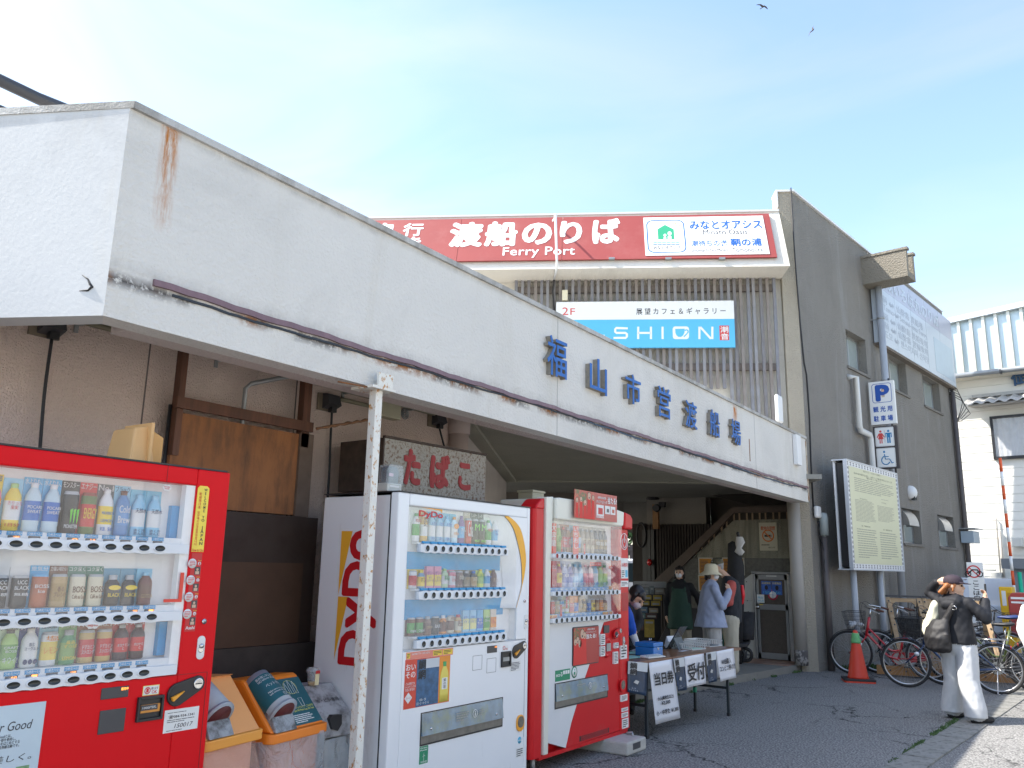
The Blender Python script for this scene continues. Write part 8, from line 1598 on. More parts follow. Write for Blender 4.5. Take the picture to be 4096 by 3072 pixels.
cb_.build('cap',{'c':M('cap_purple_black',(.035,.022,.032),.8,var=.15,vs=30)},p1,.006);g=G();g.box(-.012,.012,-.004,.004,-.01,.01);o=g.obj('cap_buckle',[M('brass',(.6,.4,.1),.3,1)],p1);o.location=P(.0,-.112,.03)
g=G();g.tube([P(-.078,.0,.03),P(-.088,.07,.065),P(-.03,.125,.075),P(.04,.12,.07)],.004,5);g.obj('sunglasses',[mbk],p1)
g=G();g.box(-.035,.035,-.005,.005,-.07,.07);o=g.obj('phone',[mbk],p1);o.location=(-.215,-.245,1.36);o.rotation_euler=(0,0,R(-50))
# cream sleeve of the garment hanging at her side, and the bag
cs2=Body();cs2 .chain('s',[(.19,.03,1.19),(.24,.06,1.02),(.27,.08,.90),(.22,.10,.83)],[.055,.075,.080,.05]);cs2 .build('cream_layer',{'s':mcream2},p1,.011,{'s':.022})
bg1=thing('shoulder_bag','large black nylon shoulder bag on the back of the woman in the cap','bag',Fp1);bb=Body()
bb.loft('b',[((.095,.19,.70),.11,.06,0),((.10,.20,.735),.150,.085,0),((.105,.205,.85),.155,.09,0),((.10,.19,.95),.135,.07,0),((.07,.165,1.04),.09,.04,0)]);bb.cap('b',(.03,.16,1.02),.035,(-.06,.13,1.19),.030);bb.cap('b',(-.06,.13,1.19),.028,(-.085,.04,1.285),.024);bb.cap('b',(-.085,.04,1.285),.024,(-.06,-.08,1.22),.022)
bb.loft('b',[((.0,.235,.80),.05,.02,0),((.0,.235,.90),.05,.02,0)])
mbag=M('bag_black',(.012,.011,.012),.6,var=.25,vs=16,bump=.3,bs=30);bb.build('bag_body',{'b':mbag},bg1,.0095,{'b':.012});g=G();g.tube([(-.085+.028*math.cos(R(a_)),.155,1.17+.02*math.sin(R(a_)))for a_ in range(0,360,30)],.005,5,closed=True);g.obj('ring',[mchr],bg1)
# ---- 2: woman in sun hat and blue shirt
def at_y(u,v,y):return Frame(0,y,0).pl(u,v)
Yh=11.4;xh=at_y(*zM_(1265,500),Yh)[0];Fp2=Frame(xh,Yh,128,.1);p2=thing('person','woman in cream sun hat, white mask and long blue grey shirt','person',Fp2)
mbs=M('shirt_blue_grey',(.30,.34,.46),.8,var=.1,vs=9);mpt=M('trouser_stone',(.42,.41,.40),.85,var=.08,vs=9);b=Body()
for sx in(-1,1):
 b.chain('trouser',[(sx*.085,0,.66),(sx*.095,0,.36),(sx*.10,.0,.06)],[.11,.09,.075]);b.cap('shoe',(sx*.10,.0,.04),.038,(sx*.10,-.13,.035),.032)
b.loft('shirt',[((0,.01,.66),.265,.22,0),((0,.01,.78),.24,.195,0),((0,.01,.95),.20,.155,0),((0,.0,1.10),.185,.135,0),((0,0,1.20),.17,.11,0),((0,0,1.25),.10,.08,0),((0,0,1.29),.058,.055,0)])
P,M3=face(b,(-.01,-.02,1.385),(-.35,-.93,-.02),.95);b.cap('skin',(0,0,1.26),.045,(-.005,-.01,1.34),.045)
b.chain('shirt',[(-.155,0,1.17),(-.235,-.09,.95),(-.13,-.22,1.14)],[.062,.055,.042]);hand(b,(-.125,-.225,1.16),(.25,.15,.9),(-.8,-.5,0),.85,curl=.5)
b.chain('shirt',[(.155,0,1.17),(.22,-.03,.95),(.16,-.16,.80)],[.062,.055,.045]);hand(b,(.155,-.17,.79),(-.3,-.7,-.5),(.6,-.2,.6),.85)
b.build('body',{'shirt':mbs,'trouser':mpt,'shoe':mshoe,'skin':mskin},p2,.0105,{'shirt':.014,'trouser':.010});eyes(p2,P,.95);mask_obj(p2,P,M3,.95)
hairshell(p2,P,M3,mhairb,.95,pts=[((0,-.06,-.02),.05,(0,-.075,-.075),.038),((.05,-.03,-.02),.03,(.055,-.03,-.07),.022),((-.05,-.03,-.02),.03,(-.055,-.03,-.07),.022)])
g=G();Z_=[(.0,.135),(.055,.132),(.085,.112),(.097,.06),(.10,.02),(.155,-.022),(.158,-.028),(.100,.008),(.095,.004)];n=28;vs=[]
for r_,z_ in Z_:
 for j in range(n):an=2*math.pi*j/n;vs.append(tuple(P(r_*math.cos(an),r_*math.sin(an)*1.06-.008,z_+.006*math.sin(an*3)*(r_>.12))))
g.add(vs,[(i*n+j,i*n+(j+1)%n,(i+1)*n+(j+1)%n,(i+1)*n+j)for i in range(len(Z_)-1)for j in range(n)],0,True);g.obj('sun_hat',[M('straw_cream',(.60,.54,.38),.85,var=.08,vs=60,bump=.3,bs=180)],p2)
# ---- 3: man in camouflage cap, dark vest over red sleeves
Ym=12.1;xm_=at_y(*zM_(1545,500),Ym)[0];Fp3=Frame(xm_,Ym,-68,.1);p3=thing('person','older man in camouflage cap, sunglasses, dark vest, rust red sleeves and beige trousers','person',Fp3)
mvs=M('vest_black',(.02,.022,.028),.8,var=.2,vs=12);mrs=M('sleeve_rust_red',(.44,.085,.07),.8,var=.1,vs=14);mbg=M('trouser_beige',(.46,.42,.33),.85,var=.06,vs=9);b=Body()
for sx in(-1,1):
 b.chain('trouser',[(sx*.09,0,.72),(sx*.10,.0,.40),(sx*.105,.01,.07)],[.125,.10,.085]);b.cap('shoe',(sx*.105,.02,.04),.042,(sx*.105,-.15,.035),.035)
b.loft('vest',[((0,.01,.70),.185,.145,0),((0,.01,.85),.19,.155,0),((0,.02,1.05),.20,.15,0),((0,.02,1.2),.20,.14,0),((0,.01,1.28),.15,.11,0),((0,-.02,1.34),.07,.07,0)])
P,M3=face(b,(0,-.17,1.485),(-.12,-.98,-.12),.95);b.cap('skin',(0,-.03,1.32),.055,(0,-.14,1.43),.05)
b.chain('sleeve',[(.185,.02,1.22),(.25,-.02,.98),(.15,-.19,.92)],[.072,.062,.050]);hand(b,(.14,-.2,.92),(-.6,-.6,.1),(0,0,1),.9)
b.chain('sleeve',[(-.185,.02,1.22),(-.25,-.02,.98),(-.15,-.19,.92)],[.072,.062,.050]);hand(b,(-.14,-.2,.92),(.6,-.6,.1),(0,0,1),.9)
b.build('body',{'vest':mvs,'sleeve':mrs,'trouser':mbg,'shoe':mshoe,'skin':mskin},p3,.011,{'vest':.008,'sleeve':.012,'trouser':.009})
hairshell(p3,P,M3,M('hair_grey',(.30,.29,.28),.7),.94,pts=[((0,-.06,-.03),.045,(0,-.06,-.06),.03)])
cb_=Body();cb_.ell('c',P(0,-.012,.052),(.086,.098,.064),20,M3);cb_.loft('c',[(P(0,.12,.028),.058,.055,M3),(P(0,.122,.036),.058,.055,M3)]);cb_.loft('c',[(P(0,.085,.028),.07,.045,M3),(P(0,.085,.038),.07,.045,M3)])
cb_.build('cap',{'c':M('camouflage',(.06,.06,.035),.85,var=.9,vs=22,dirt=(.12,.10,.06),dthr=(.5,.52),ds=14)},p3,.007)
g=G();g.box(-.065,.065,-.004,.004,-.017,.014);o=g.obj('sunglasses',[M('lens_dark',(.02,.015,.02),.1,coat=1)],p3);o.location=P(0,.094,.0);o.rotation_euler=(0,0,0)
g=G();g.tube([P(.066,.09,.008),P(.08,.0,.006)],.004,4);g.tube([P(-.066,.09,.008),P(-.08,.0,.006)],.004,4);g.obj('glasses_arm',[M('brass',(.6,.4,.1),.3,1)],p3)
bp3=thing('red_backpack','flash of a bright red bag at the back of the man in the vest','bag',Fp3);bb=Body();bb.loft('b',[((-.02,.17,.95),.05,.02,0),((-.02,.185,1.08),.10,.035,0),((-.02,.175,1.22),.06,.025,0)]);bb.build('bag_body',{'b':M('bag_red',(.65,.01,.02),.5)},bp3,.01)
# ---- 4: woman in black top, green apron
Ya=13.0;xa_p=at_y(*zM_(810,400),Ya)[0];Fp4=Frame(xa_p,Ya,12,.1);p4=thing('person','woman in black top, dark green apron and white mask facing out','person',Fp4)
mbt4=M('top_black',(.010,.010,.012),.85,var=.2);map_=M('apron_green',(.022,.060,.042),.8,var=.15,vs=8);b=Body()
for sx in(-1,1):
 b.chain('trouser',[(sx*.08,0,.60),(sx*.085,0,.34),(sx*.09,0,.06)],[.10,.082,.065]);b.cap('shoe',(sx*.09,0,.04),.036,(sx*.09,-.12,.034),.03)
b.loft('top',[((0,0,.60),.19,.15,0),((0,0,.75),.185,.15,0),((0,0,.92),.17,.13,0),((0,0,1.08),.18,.13,0),((0,0,1.19),.175,.11,0),((0,0,1.24),.09,.075,0),((0,0,1.28),.052,.05,0)])
b.loft('apron',[((0,-.035,.50),.205,.15,0),((0,-.035,.66),.20,.15,0),((0,-.03,.86),.175,.135,0),((0,-.025,.90),.165,.13,0)])
b.loft('apron',[((0,-.085,.88),.14,.075,0),((0,-.085,1.05),.125,.06,0),((0,-.078,1.12),.11,.055,0)])
for sx in(-1,1):b.cap('apron',(sx*.10,-.115,1.10),.015,(sx*.085,-.02,1.245),.015)
P,M3=face(b,(0,-.02,1.375),(0,-1,0),.92);b.cap('skin',(0,0,1.25),.044,(0,-.01,1.33),.044)
b.chain('top',[(-.16,0,1.17),(-.225,.0,.93),(-.215,-.05,.72)],[.060,.052,.042]);hand(b,(-.215,-.055,.70),(0,-.1,-1),(-1,0,0),.85)
b.chain('top',[(.16,0,1.17),(.27,.03,1.0),(.33,-.04,.83)],[.060,.052,.042]);hand(b,(.335,-.045,.81),(.1,-.1,-1),(1,0,0),.85)
b.build('body',{'top':mbt4,'apron':map_,'trouser':M('trouser_khaki',(.30,.27,.20),.85),'shoe':mshoe,'skin':mskin},p4,.011,{'top':.007,'apron':.006,'trouser':.007});eyes(p4,P,.92);mask_obj(p4,P,M3,.92)
hairshell(p4,P,M3,mhairb,.94,pts=[((.074,-.02,.02),.022,(.084,-.02,-.09),.018),((-.074,-.02,.02),.022,(-.084,-.02,-.09),.018),((.04,-.07,0),.04,(.05,-.06,-.11),.03),((-.04,-.07,0),.04,(-.05,-.06,-.11),.03),((-.045,.07,.065),.016,(.045,.07,.065),.016),((0,.04,.09),.03,(0,-.03,.1),.03)])
# ---- 5: person in bright blue coat bending over the table
hw=zplane(*zM_(225,1190),TZ+.07);Fp5=Frame(-4.16,7.72,68,.0);p5=thing('person','person in bright blue happi coat bending over the table and pointing at a leaflet','person',Fp5)
tip=loc(Fp5,zplane(*zM_(330,1300),TZ+.01));wr=loc(Fp5,zplane(*zM_(165,1180),TZ+.09))
hd5=Frame(0,7.9,0).pl(*zM_(115,500));hl=loc(Fp5,(hd5[0],7.9));mhp=M('happi_blue',(.008,.085,.50),.7,var=.1,vs=10);mws=M('shirt_white',(.62,.62,.63),.8);b=Body()
for sx in(-1,1):b.chain('trouser',[(sx*.09,.06,.72),(sx*.095,.04,.38),(sx*.10,.04,.06)],[.11,.09,.07]);b.cap('shoe',(sx*.10,.05,.04),.04,(sx*.10,-.11,.035),.034)
Rx=Matrix.Rotation(R(30),3,'X')
b.loft('coat',[((0,.06,.60),.21,.15,0),((0,.06,.76),.20,.15,0),((0,.02,.92),.19,.14,Rx),((0,-.06,1.06),.20,.13,Rx),((0,-.12,1.15),.18,.10,Rx),((0,-.155,1.20),.09,.07,Rx)])
hz_=hd5[1];P,M3=face(b,(hl[0]*.8,-.26,min(hz_,1.31)),(.15,-.72,-.65),.95);b.cap('skin',(0,-.14,1.18),.05,(hl[0]*.7,-.21,1.25),.05)
shR=Vector((.17,-.10,1.10));W5=Vector((wr[0],wr[1],TZ+.085));mid5=(shR+W5)/2+Vector((.07,.06,-.04))
b.chain('coat',[shR,mid5],[.068,.060]);b.chain('shirt',[mid5,W5],[.045,.038]);dirh=Vector((tip[0],tip[1],TZ+.012))-W5
hand(b,W5+dirh.normalized()*.02,dirh,(0,0,1),1.0,curl=.30)
shL=Vector((-.17,-.10,1.10));eL=Vector((-.27,-.16,.88));wL=Vector((-.16,-.30,TZ+.06));b.chain('coat',[shL,eL],[.066,.056]);b.chain('shirt',[eL,wL],[.045,.036]);hand(b,wL,(.3,-.8,-.25),(0,0,1),.95)
b.build('body',{'coat':mhp,'shirt':mws,'trouser':M('trouser_dark',(.03,.03,.035),.8),'shoe':mshoe,'skin':mskin},p5,.0085,{'coat':.012,'shirt':.006});eyes(p5,P,.95);mask_obj(p5,P,M3,.95,M('mask_lilac',(.52,.46,.50),.7))
hairshell(p5,P,M3,mhairb,1.0,pts=[((0,.03,.075),.04,(0,.075,.05),.025),((.065,.0,.03),.03,(.072,.015,-.03),.02),((-.065,.0,.03),.03,(-.072,.015,-.03),.02),((0,-.07,.0),.045,(0,-.07,-.06),.03)])
# ---- 6: long haired person just behind the machine
Fp6=Frame(-4.50,8.35,40,.0);p6=thing('person','person with long black hair in dark clothes half hidden behind the shouldered machine','person',Fp6);b=Body()
hd6=loc(Fp6,(Frame(0,8.3,0).pl(2498,2300)[0],8.3));Fp6 .p[:2]+=Fp6 .ex[:2]*hd6[0];p6 .location=tuple(Fp6 .p)
for sx in(-1,1):b.chain('c',[(sx*.08,0,.70),(sx*.085,0,.36),(sx*.09,0,.06)],[.10,.08,.065]);b.cap('c',(sx*.09,0,.04),.036,(sx*.09,-.12,.034),.03)
b.loft('c',[((0,0,.70),.17,.14,0),((0,0,.95),.16,.12,0),((0,0,1.12),.18,.12,0),((0,0,1.22),.16,.10,0),((0,0,1.27),.07,.06,0)]);P,M3=face(b,(0,-.01,1.42),(0,-1,0),.94);b.cap('skin',(0,0,1.27),.044,(0,0,1.36),.044)
for sx in(-1,1):b.chain('c',[(sx*.155,0,1.18),(sx*.21,-.02,.95),(sx*.13,-.14,.86)],[.058,.05,.04]);hand(b,(sx*.12,-.15,.86),(-sx*.6,-.6,0),(0,0,1),.85)
b.build('body',{'c':mbt4,'skin':mskin},p6,.012,{'c':.006});eyes(p6,P,.94);hairshell(p6,P,M3,mhairb,.96,pts=[((.07,-.02,.0),.035,(.08,-.02,-.25),.025),((-.07,-.02,.0),.035,(-.08,-.02,-.25),.025),((0,-.07,0),.05,(0,-.07,-.28),.035)])
# ---- 7: person in white at the right edge
X7=Frame(0,11.2,0).pl(4178,2500)[0];Fp7=Frame(X7,11.2,30,.0);p7=thing('person','person in a loose white jacket cut off by the right edge of the photo','person',Fp7);b=Body()
for sx in(-1,1):b.chain('t',[(sx*.09,0,.70),(sx*.10,0,.36),(sx*.10,0,.06)],[.11,.09,.07]);b.cap('s',(sx*.10,0,.04),.04,(sx*.10,-.13,.034),.034)
b.loft('j',[((0,0,.68),.19,.15,0),((0,0,.9),.18,.14,0),((0,0,1.1),.19,.13,0),((0,0,1.2),.17,.11,0),((0,0,1.26),.07,.06,0)]);P,M3=face(b,(0,-.01,1.37),(.4,-.9,0),.94);b.cap('skin',(0,0,1.25),.044,(0,0,1.33),.044)
for sx in(-1,1):b.chain('j',[(sx*.165,0,1.16),(sx*.24,-.0,.95),(sx*.22,-.06,.74)],[.066,.058,.045]);hand(b,(sx*.22,-.065,.72),(0,-.1,-1),(sx,0,0),.9)
b.build('body',{'j':M('jacket_white',(.68,.68,.66),.8,var=.04),'t':M('trouser_dark',(.03,.03,.035),.8),'s':mshoe,'skin':mskin},p7,.011,{'j':.015});eyes(p7,P,.94);hairshell(p7,P,M3,mhairb,.96)
# ================================================================ RIGHT SIDE: NOTICE BOARD, SIGNS, BICYCLES
# ---- notice board on two posts in front of the wall
YB=-.55
cn=[Fw.pl(*zB(622,750),YB),Fw.pl(*zB(1080,875),YB),Fw.pl(*zI(345,1045),YB),Fw.pl(*zI(890,1050),YB)]
bx0,bx1=(cn[0][0]+cn[2][0])/2,(cn[1][0]+cn[3][0])/2;bz1=(cn[0][1]+cn[1][1])/2;bz0=(cn[2][1]+cn[3][1])/2
nb_=thing('notice_board','tall pale yellow town history board with patterned border in front of the grey wall','notice board',Fw)
mby=M('board_yellow',(.60,.60,.40),.45,var=.03,vs=2);mbp=M('board_border_white',(.66,.67,.68),.45);mbi=M('board_ink',(.10,.10,.12),.5)
g=G();g.box(bx0,bx1,YB,YB+.03,bz0,bz1);g.obj('front_sheet',[mbp],nb_)
bw_=.085;g=G();g.box(bx0+bw_,bx1-bw_,YB-.003,YB-.0005,bz0+bw_,bz1-bw_);g.obj('text_panel',[mby],nb_)
g=G();g.box(bx0+.02,bx1-.02,YB+.20,YB+.23,bz0-.0,bz1);g.obj('rear_sheet',[mbp],nb_);g=G();g.box(bx0+.06,bx1-.06,YB+.031,YB+.199,bz0+.03,bz1-.03);g.obj('core',[mbk],nb_)
mfrm=M('frame_alu',(.55,.58,.62),.4,.3)
for q in((bz0-.02,bz0-.001),(bz1+.001,bz1+.02)):g=G();g.box(bx0-.012,bx1+.012,YB-.01,YB+.24,q[0],q[1]);g.obj('frame_rail',[mfrm],nb_)
for q in((bx0-.02,bx0-.0015),(bx1+.0015,bx1+.02)):g=G();g.box(q[0],q[1],YB-.01,YB+.05,bz0,bz1);g.obj('frame_rail',[mfrm],nb_)
# border of little crest-like marks
g=G();s_=.062
def mark(cx,cz,rot=False):
 for a in((-1,-1,1,-.55),(-1,.55,1,1),(-.22,-.55,.22,.55)):
  x0,z0,x1,z1=a
  if rot:x0,z0,x1,z1=z0,x0,z1,x1
  g.box(cx+x0*s_*.42,cx+x1*s_*.42,YB-.002,YB-.0003,cz+z0*s_*.42,cz+z1*s_*.42)
nx=19;nz_=22
for i in range(nx):x=bx0+.045+(bx1-bx0-.09)*i/(nx-1);mark(x,bz0+.043);mark(x,bz1-.043)
for i in range(1,nz_):z=bz0+.043+(bz1-bz0-.086)*i/nz_;mark(bx0+.043,z,True);mark(bx1-.043,z,True)
g.obj('border_pattern',[mbi],nb_,kind='stuff')
W3,H3=bx1-bx0,bz1-bz0;mtf=M('print_faded',(.34,.34,.25),.6)
def btx(s_,x0,x1,z0,z1,m_=mtf,**k):return text(nb_,s_,bx0+W3*x0,bx0+W3*x1,bz0+H3*z0,bz0+H3*z1,YB-.0035,m_,thick=.0008,**k)
btx('鞆のまち ～出会いの港町～',.30,.66,.925,.945)
btx('福山市の南の沼隈半島に位置し、この町でちょうど潮の流れが変わることから、古来\n「潮待ちの港」として栄えました。',.12,.88,.865,.905)
btx('The Town of Tomo',.20,.34,.655,.667)
for(x0,x1,z0,z1,n,sd_)in((.12,.90,.72,.86,8,1),(.11,.48,.44,.65,17,2),(.53,.88,.47,.63,13,3),(.11,.48,.10,.38,13,4),(.54,.90,.10,.37,12,5),(.62,.90,.690,.70,1,6)):
 g=G();bars(g,bx0+W3*x0,bx0+W3*x1,bz0+H3*z0,bz0+H3*z1,n,YB-.0032,t=.0005,fill=.42,rnd=random.Random(sd_));g.obj('print',[mtf],nb_,kind='stuff')
btx('鞆、一个邂逅的港口小镇',.20,.36,.395,.410);btx('토모 마을',.62,.72,.655,.668);btx('鞆，一個邂逅的港口小鎮',.62,.80,.385,.400)
for x in(bx0+W3*.62,bx0+W3*.12):
 g=G();g.tube([(x,YB+.115,0),(x,YB+.115,bz0+.06)],.05,12);g.obj('post',[mpipe if x>bx0+.5*W3 else mpipe],nb_)
 # ---- parking sign and toilet signs standing out from the wall on a pipe
def signF(u0,v0,u1,v1,x_at,rz=-3.5):
 base=Fw.w(x_at,0,0);F=Frame(base[0],base[1],rz);a=F.pl(u0,v0);b=F.pl(u1,v1);return F,a,b
XS=3.05
u_,v_=zB(833,68);u2,v2=zB(1095,425);Fsg,a,b=signF(u_,v_,u2,v2,XS)
sx0,sx1,sz1,sz0=a[0],b[0]-.02,a[1],b[1]
ps_=thing('parking_sign','white projecting parking sign with blue P and Japanese characters','sign',Fsg)
g=G();g.box(sx0,sx1,0,.09,sz0,sz1);g.obj('panel',[mwt],ps_,bevel=.004)
SW,SH=sx1-sx0,sz1-sz0;sq=lambda x,z:(sx0+SW*x,sz0+SH*z)
mb2=M('sign_royal_blue',(.01,.08,.38),.45)
def ringrect(g,x0,x1,z0,z1,r,w,y):
 o_=rrect(x0,x1,z0,z1,r);i_=rrect(x0+w,x1-w,z0+w,z1-w,max(r-w,.002));n=len(o_);g.add([(p[0],y,p[1])for p in o_+i_],[(i,(i+1)%n,(i+1)%n+n,i+n)for i in range(n)])
g=G();ringrect(g,*[sq(.12,0)[0],sq(.90,0)[0]],sq(0,.50)[1],sq(0,.95)[1],.05,.010,-.0015);g.obj('border',[mb2],ps_)
text(ps_,'P',sq(.25,0)[0],sq(.82,0)[0],sq(0,.53)[1],sq(0,.92)[1],-.001,mb2,bold=.075,thick=.001)
# small plain figure in the P: round head over a robe
cx,cz=sq(.56,.77);g=G();g.ball((cx,-.003,cz),(.030,.002,.034),12,1);g.ball((cx,-.002,cz+.014),(.033,.0015,.028),12,0);g.prism([(cx-.03,cz-.09),(cx+.03,cz-.09),(cx+.018,cz-.035),(cx-.018,cz-.035)],-.0045,-.003,2);g.prism([(cx-.025,cz-.125),(cx+.025,cz-.125),(cx+.03,cz-.092),(cx-.03,cz-.092)],-.0045,-.003,3)
g.obj('little_figure',[M('figure_hair',(.10,.08,.08),.6),M('skin_tone',(.62,.42,.30),.6),M('figure_robe',(.18,.15,.28),.6),M('figure_trousers',(.62,.52,.36),.6)],ps_)
text(ps_,'観 光 用',sq(.12,0)[0],sq(.88,0)[0],sq(0,.285)[1],sq(0,.42)[1],-.001,mb2,bold=.035,thick=.001);text(ps_,'駐 車 場',sq(.12,0)[0],sq(.88,0)[0],sq(0,.07)[1],sq(0,.205)[1],-.001,mb2,bold=.035,thick=.001)
u_,v_=zB(872,460);u2,v2=zB(1140,820);a=Fsg.pl(u_,v_);b=Fsg.pl(u2,v2)
tx0,tx1,tz1,tz0=a[0],b[0]-.05,a[1],b[1];tws=thing('toilet_sign','dark framed toilet and wheelchair sign below the parking sign','sign',Fsg)
g=G();g.box(tx0,tx1,.0,.10,tz0,tz1);g.obj('dark_case',[M('case_brown',(.055,.045,.045),.5)],tws,bevel=.003)
TW,TH_=tx1-tx0,tz1-tz0;pz=[(tz0+TH_*.52,tz0+TH_*.97),(tz0+TH_*.03,tz0+TH_*.48)];px0,px1=tx0+TW*.08,tx0+TW*.86
for z0,z1 in pz:
 g=G();g.prism(rrect(px0,px1,z0,z1,.02),-.006,-.0005);g.obj('pictogram_plate',[mwt],tws);g=G();ringrect(g,px0+.008,px1-.008,z0+.008,z1-.008,.015,.004,-.0065);g.obj('border',[mgal],tws)
def person_mark(cx,z0,z1,m_,skirt):
 h=z1-z0;g=G();g.ball((cx,-.008,z1-h*.10),(h*.085,.0015,h*.085),10)
 if skirt:P=[(cx-h*.10,z0+h*.0),(cx-h*.03,z0),(cx-h*.03,z0+h*.32),(cx+h*.03,z0+h*.32),(cx+h*.03,z0),(cx+h*.10,z0),(cx+h*.10,z0+h*.32),(cx+h*.2,z0+h*.32),(cx+h*.10,z0+h*.62),(cx+h*.24,z0+h*.42),(cx+h*.28,z0+h*.47),(cx+h*.12,z0+h*.77),(cx-h*.12,z0+h*.77),(cx-h*.28,z0+h*.47),(cx-h*.24,z0+h*.42),(cx-h*.10,z0+h*.62),(cx-h*.2,z0+h*.32),(cx-h*.10,z0+h*.32)]
 else:P=[(cx-h*.12,z0),(cx-h*.02,z0),(cx-h*.02,z0+h*.42),(cx+h*.02,z0+h*.42),(cx+h*.02,z0),(cx+h*.12,z0),(cx+h*.12,z0+h*.68),(cx+h*.16,z0+h*.68),(cx+h*.16,z0+h*.42),(cx+h*.22,z0+h*.42),(cx+h*.22,z0+h*.77),(cx-h*.22,z0+h*.77),(cx-h*.22,z0+h*.42),(cx-h*.16,z0+h*.42),(cx-h*.16,z0+h*.68),(cx-h*.12,z0+h*.68)]
 g.prism(P,-.0085,-.0065);g.obj('pictogram',[m_],tws)
z0,z1=pz[0];zh=z1-z0;pw=px1-px0;person_mark(px0+pw*.30,z0+zh*.16,z1-zh*.14,mrt,True);person_mark(px0+pw*.72,z0+zh*.16,z1-zh*.14,mb2 if False else M('sign_cyan_blue',(.01,.20,.42),.5),False)
g=G();g.box(px0+pw*.505,px0+pw*.515,-.0085,-.0065,z0+zh*.2,z1-zh*.15);g.obj('pictogram',[mkt],tws)
z0,z1=pz[1];zh=z1-z0;mcy=MATS['sign_cyan_blue'];W_=lambda x,z:(px0+pw*x,-.0085,z0+zh*z);g=G();g.ball(W_(.42,.80),(pw*.055,.0015,zh*.06),10)
w_=pw*.028;g.tube([W_(.43,.68),W_(.46,.42),W_(.68,.42),W_(.80,.20),W_(.88,.24)],w_,4);g.tube([W_(.445,.55),W_(.64,.55)],w_*.8,4);g.tube([W_(.48+.22*math.cos(R(t_)),.36+.22*math.sin(R(t_)))for t_ in range(110,345,15)],w_,4);g.obj('pictogram',[mcy],tws)
g=G();g.tube([(tx1-.09,.05,tz0-.10),(tx1-.09,.05,sz1+.05)],.02,8);g.obj('carrier_tube',[mdg],tws)
# ---- traffic cone
cn_=thing('traffic_cone','faded red traffic cone with green tape at its tip on a black base','traffic cone',Frame(-3.02,13.25,20))
g=G();g.prismz(rrect(-.21,.21,-.21,.21,.04),.0,.022,0);g.obj('red_base',[M('cone_red',(.62,.045,.018),.5,var=.08,vs=8)],cn_);g=G();g.prismz(rrect(-.215,.215,-.215,.215,.04),.023,.05);g.obj('rubber_weight',[mblk],cn_,bevel=.004)
g=G();g.lathe([(.150,.05),(.140,.075),(.135,.09),(.05,.60),(.038,.665),(.028,.705),(.0,.71)],(0,0,0),24);g.obj('cone_body',[MATS['cone_red']],cn_)
g=G();pr=[(.0700,.535),(.068,.56),(.058,.60),(.060,.62),(.050,.655),(.047,.67)];g.lathe(pr,(0,0,0),24);rr_=random.Random(5);g.v=[(x*(1+rr_.uniform(-.04,.05)),y*(1+rr_.uniform(-.04,.05)),z+rr_.uniform(-.006,.006))for x,y,z in g.v];g.obj('green_tape',[M('tape_green',(.14,.42,.16),.5,var=.2,vs=20)],cn_)
# ---- bicycles
mtyre=M('tyre_black',(.022,.022,.023),.75);mrim=M('rim_silver',(.55,.56,.58),.3,.9);mspk=M('spoke_steel',(.45,.45,.45),.3,.9);mgrip=M('grip_brown',(.10,.035,.02),.6);msad=M('saddle_black',(.018,.018,.018),.45)
WR=.325
def wheel_meshes():
 g=G();n=44;g.tube([((WR-.019)*math.cos(2*math.pi*i/n),0,(WR-.019)*math.sin(2*math.pi*i/n))for i in range(n)],.019,8,closed=True);ty=g.mesh('tyre',[mtyre])
 g=G();g.tube([((WR-.042)*math.cos(2*math.pi*i/n),0,(WR-.042)*math.sin(2*math.pi*i/n))for i in range(n)],.010,6,closed=True,sx=1.0);rm=g.mesh('rim',[mrim])
 g=G()
 for i in range(32):
  a=2*math.pi*i/32;b=a+(.5 if i%2 else-.5);sy=.028 if i%4<2 else-.028
  g.tube([(.022*math.cos(b),sy,.022*math.sin(b)),((WR-.05)*math.cos(a),0,(WR-.05)*math.sin(a))],.0014,3,caps=False)
 g.lathe([(.010,-.045),(.026,-.034),(.016,-.028),(.016,.028),(.026,.034),(.010,.045)],(0,0,0),10,axis='y');sp=g.mesh('spoke',[mspk]);return ty,rm,sp
WM=wheel_meshes()
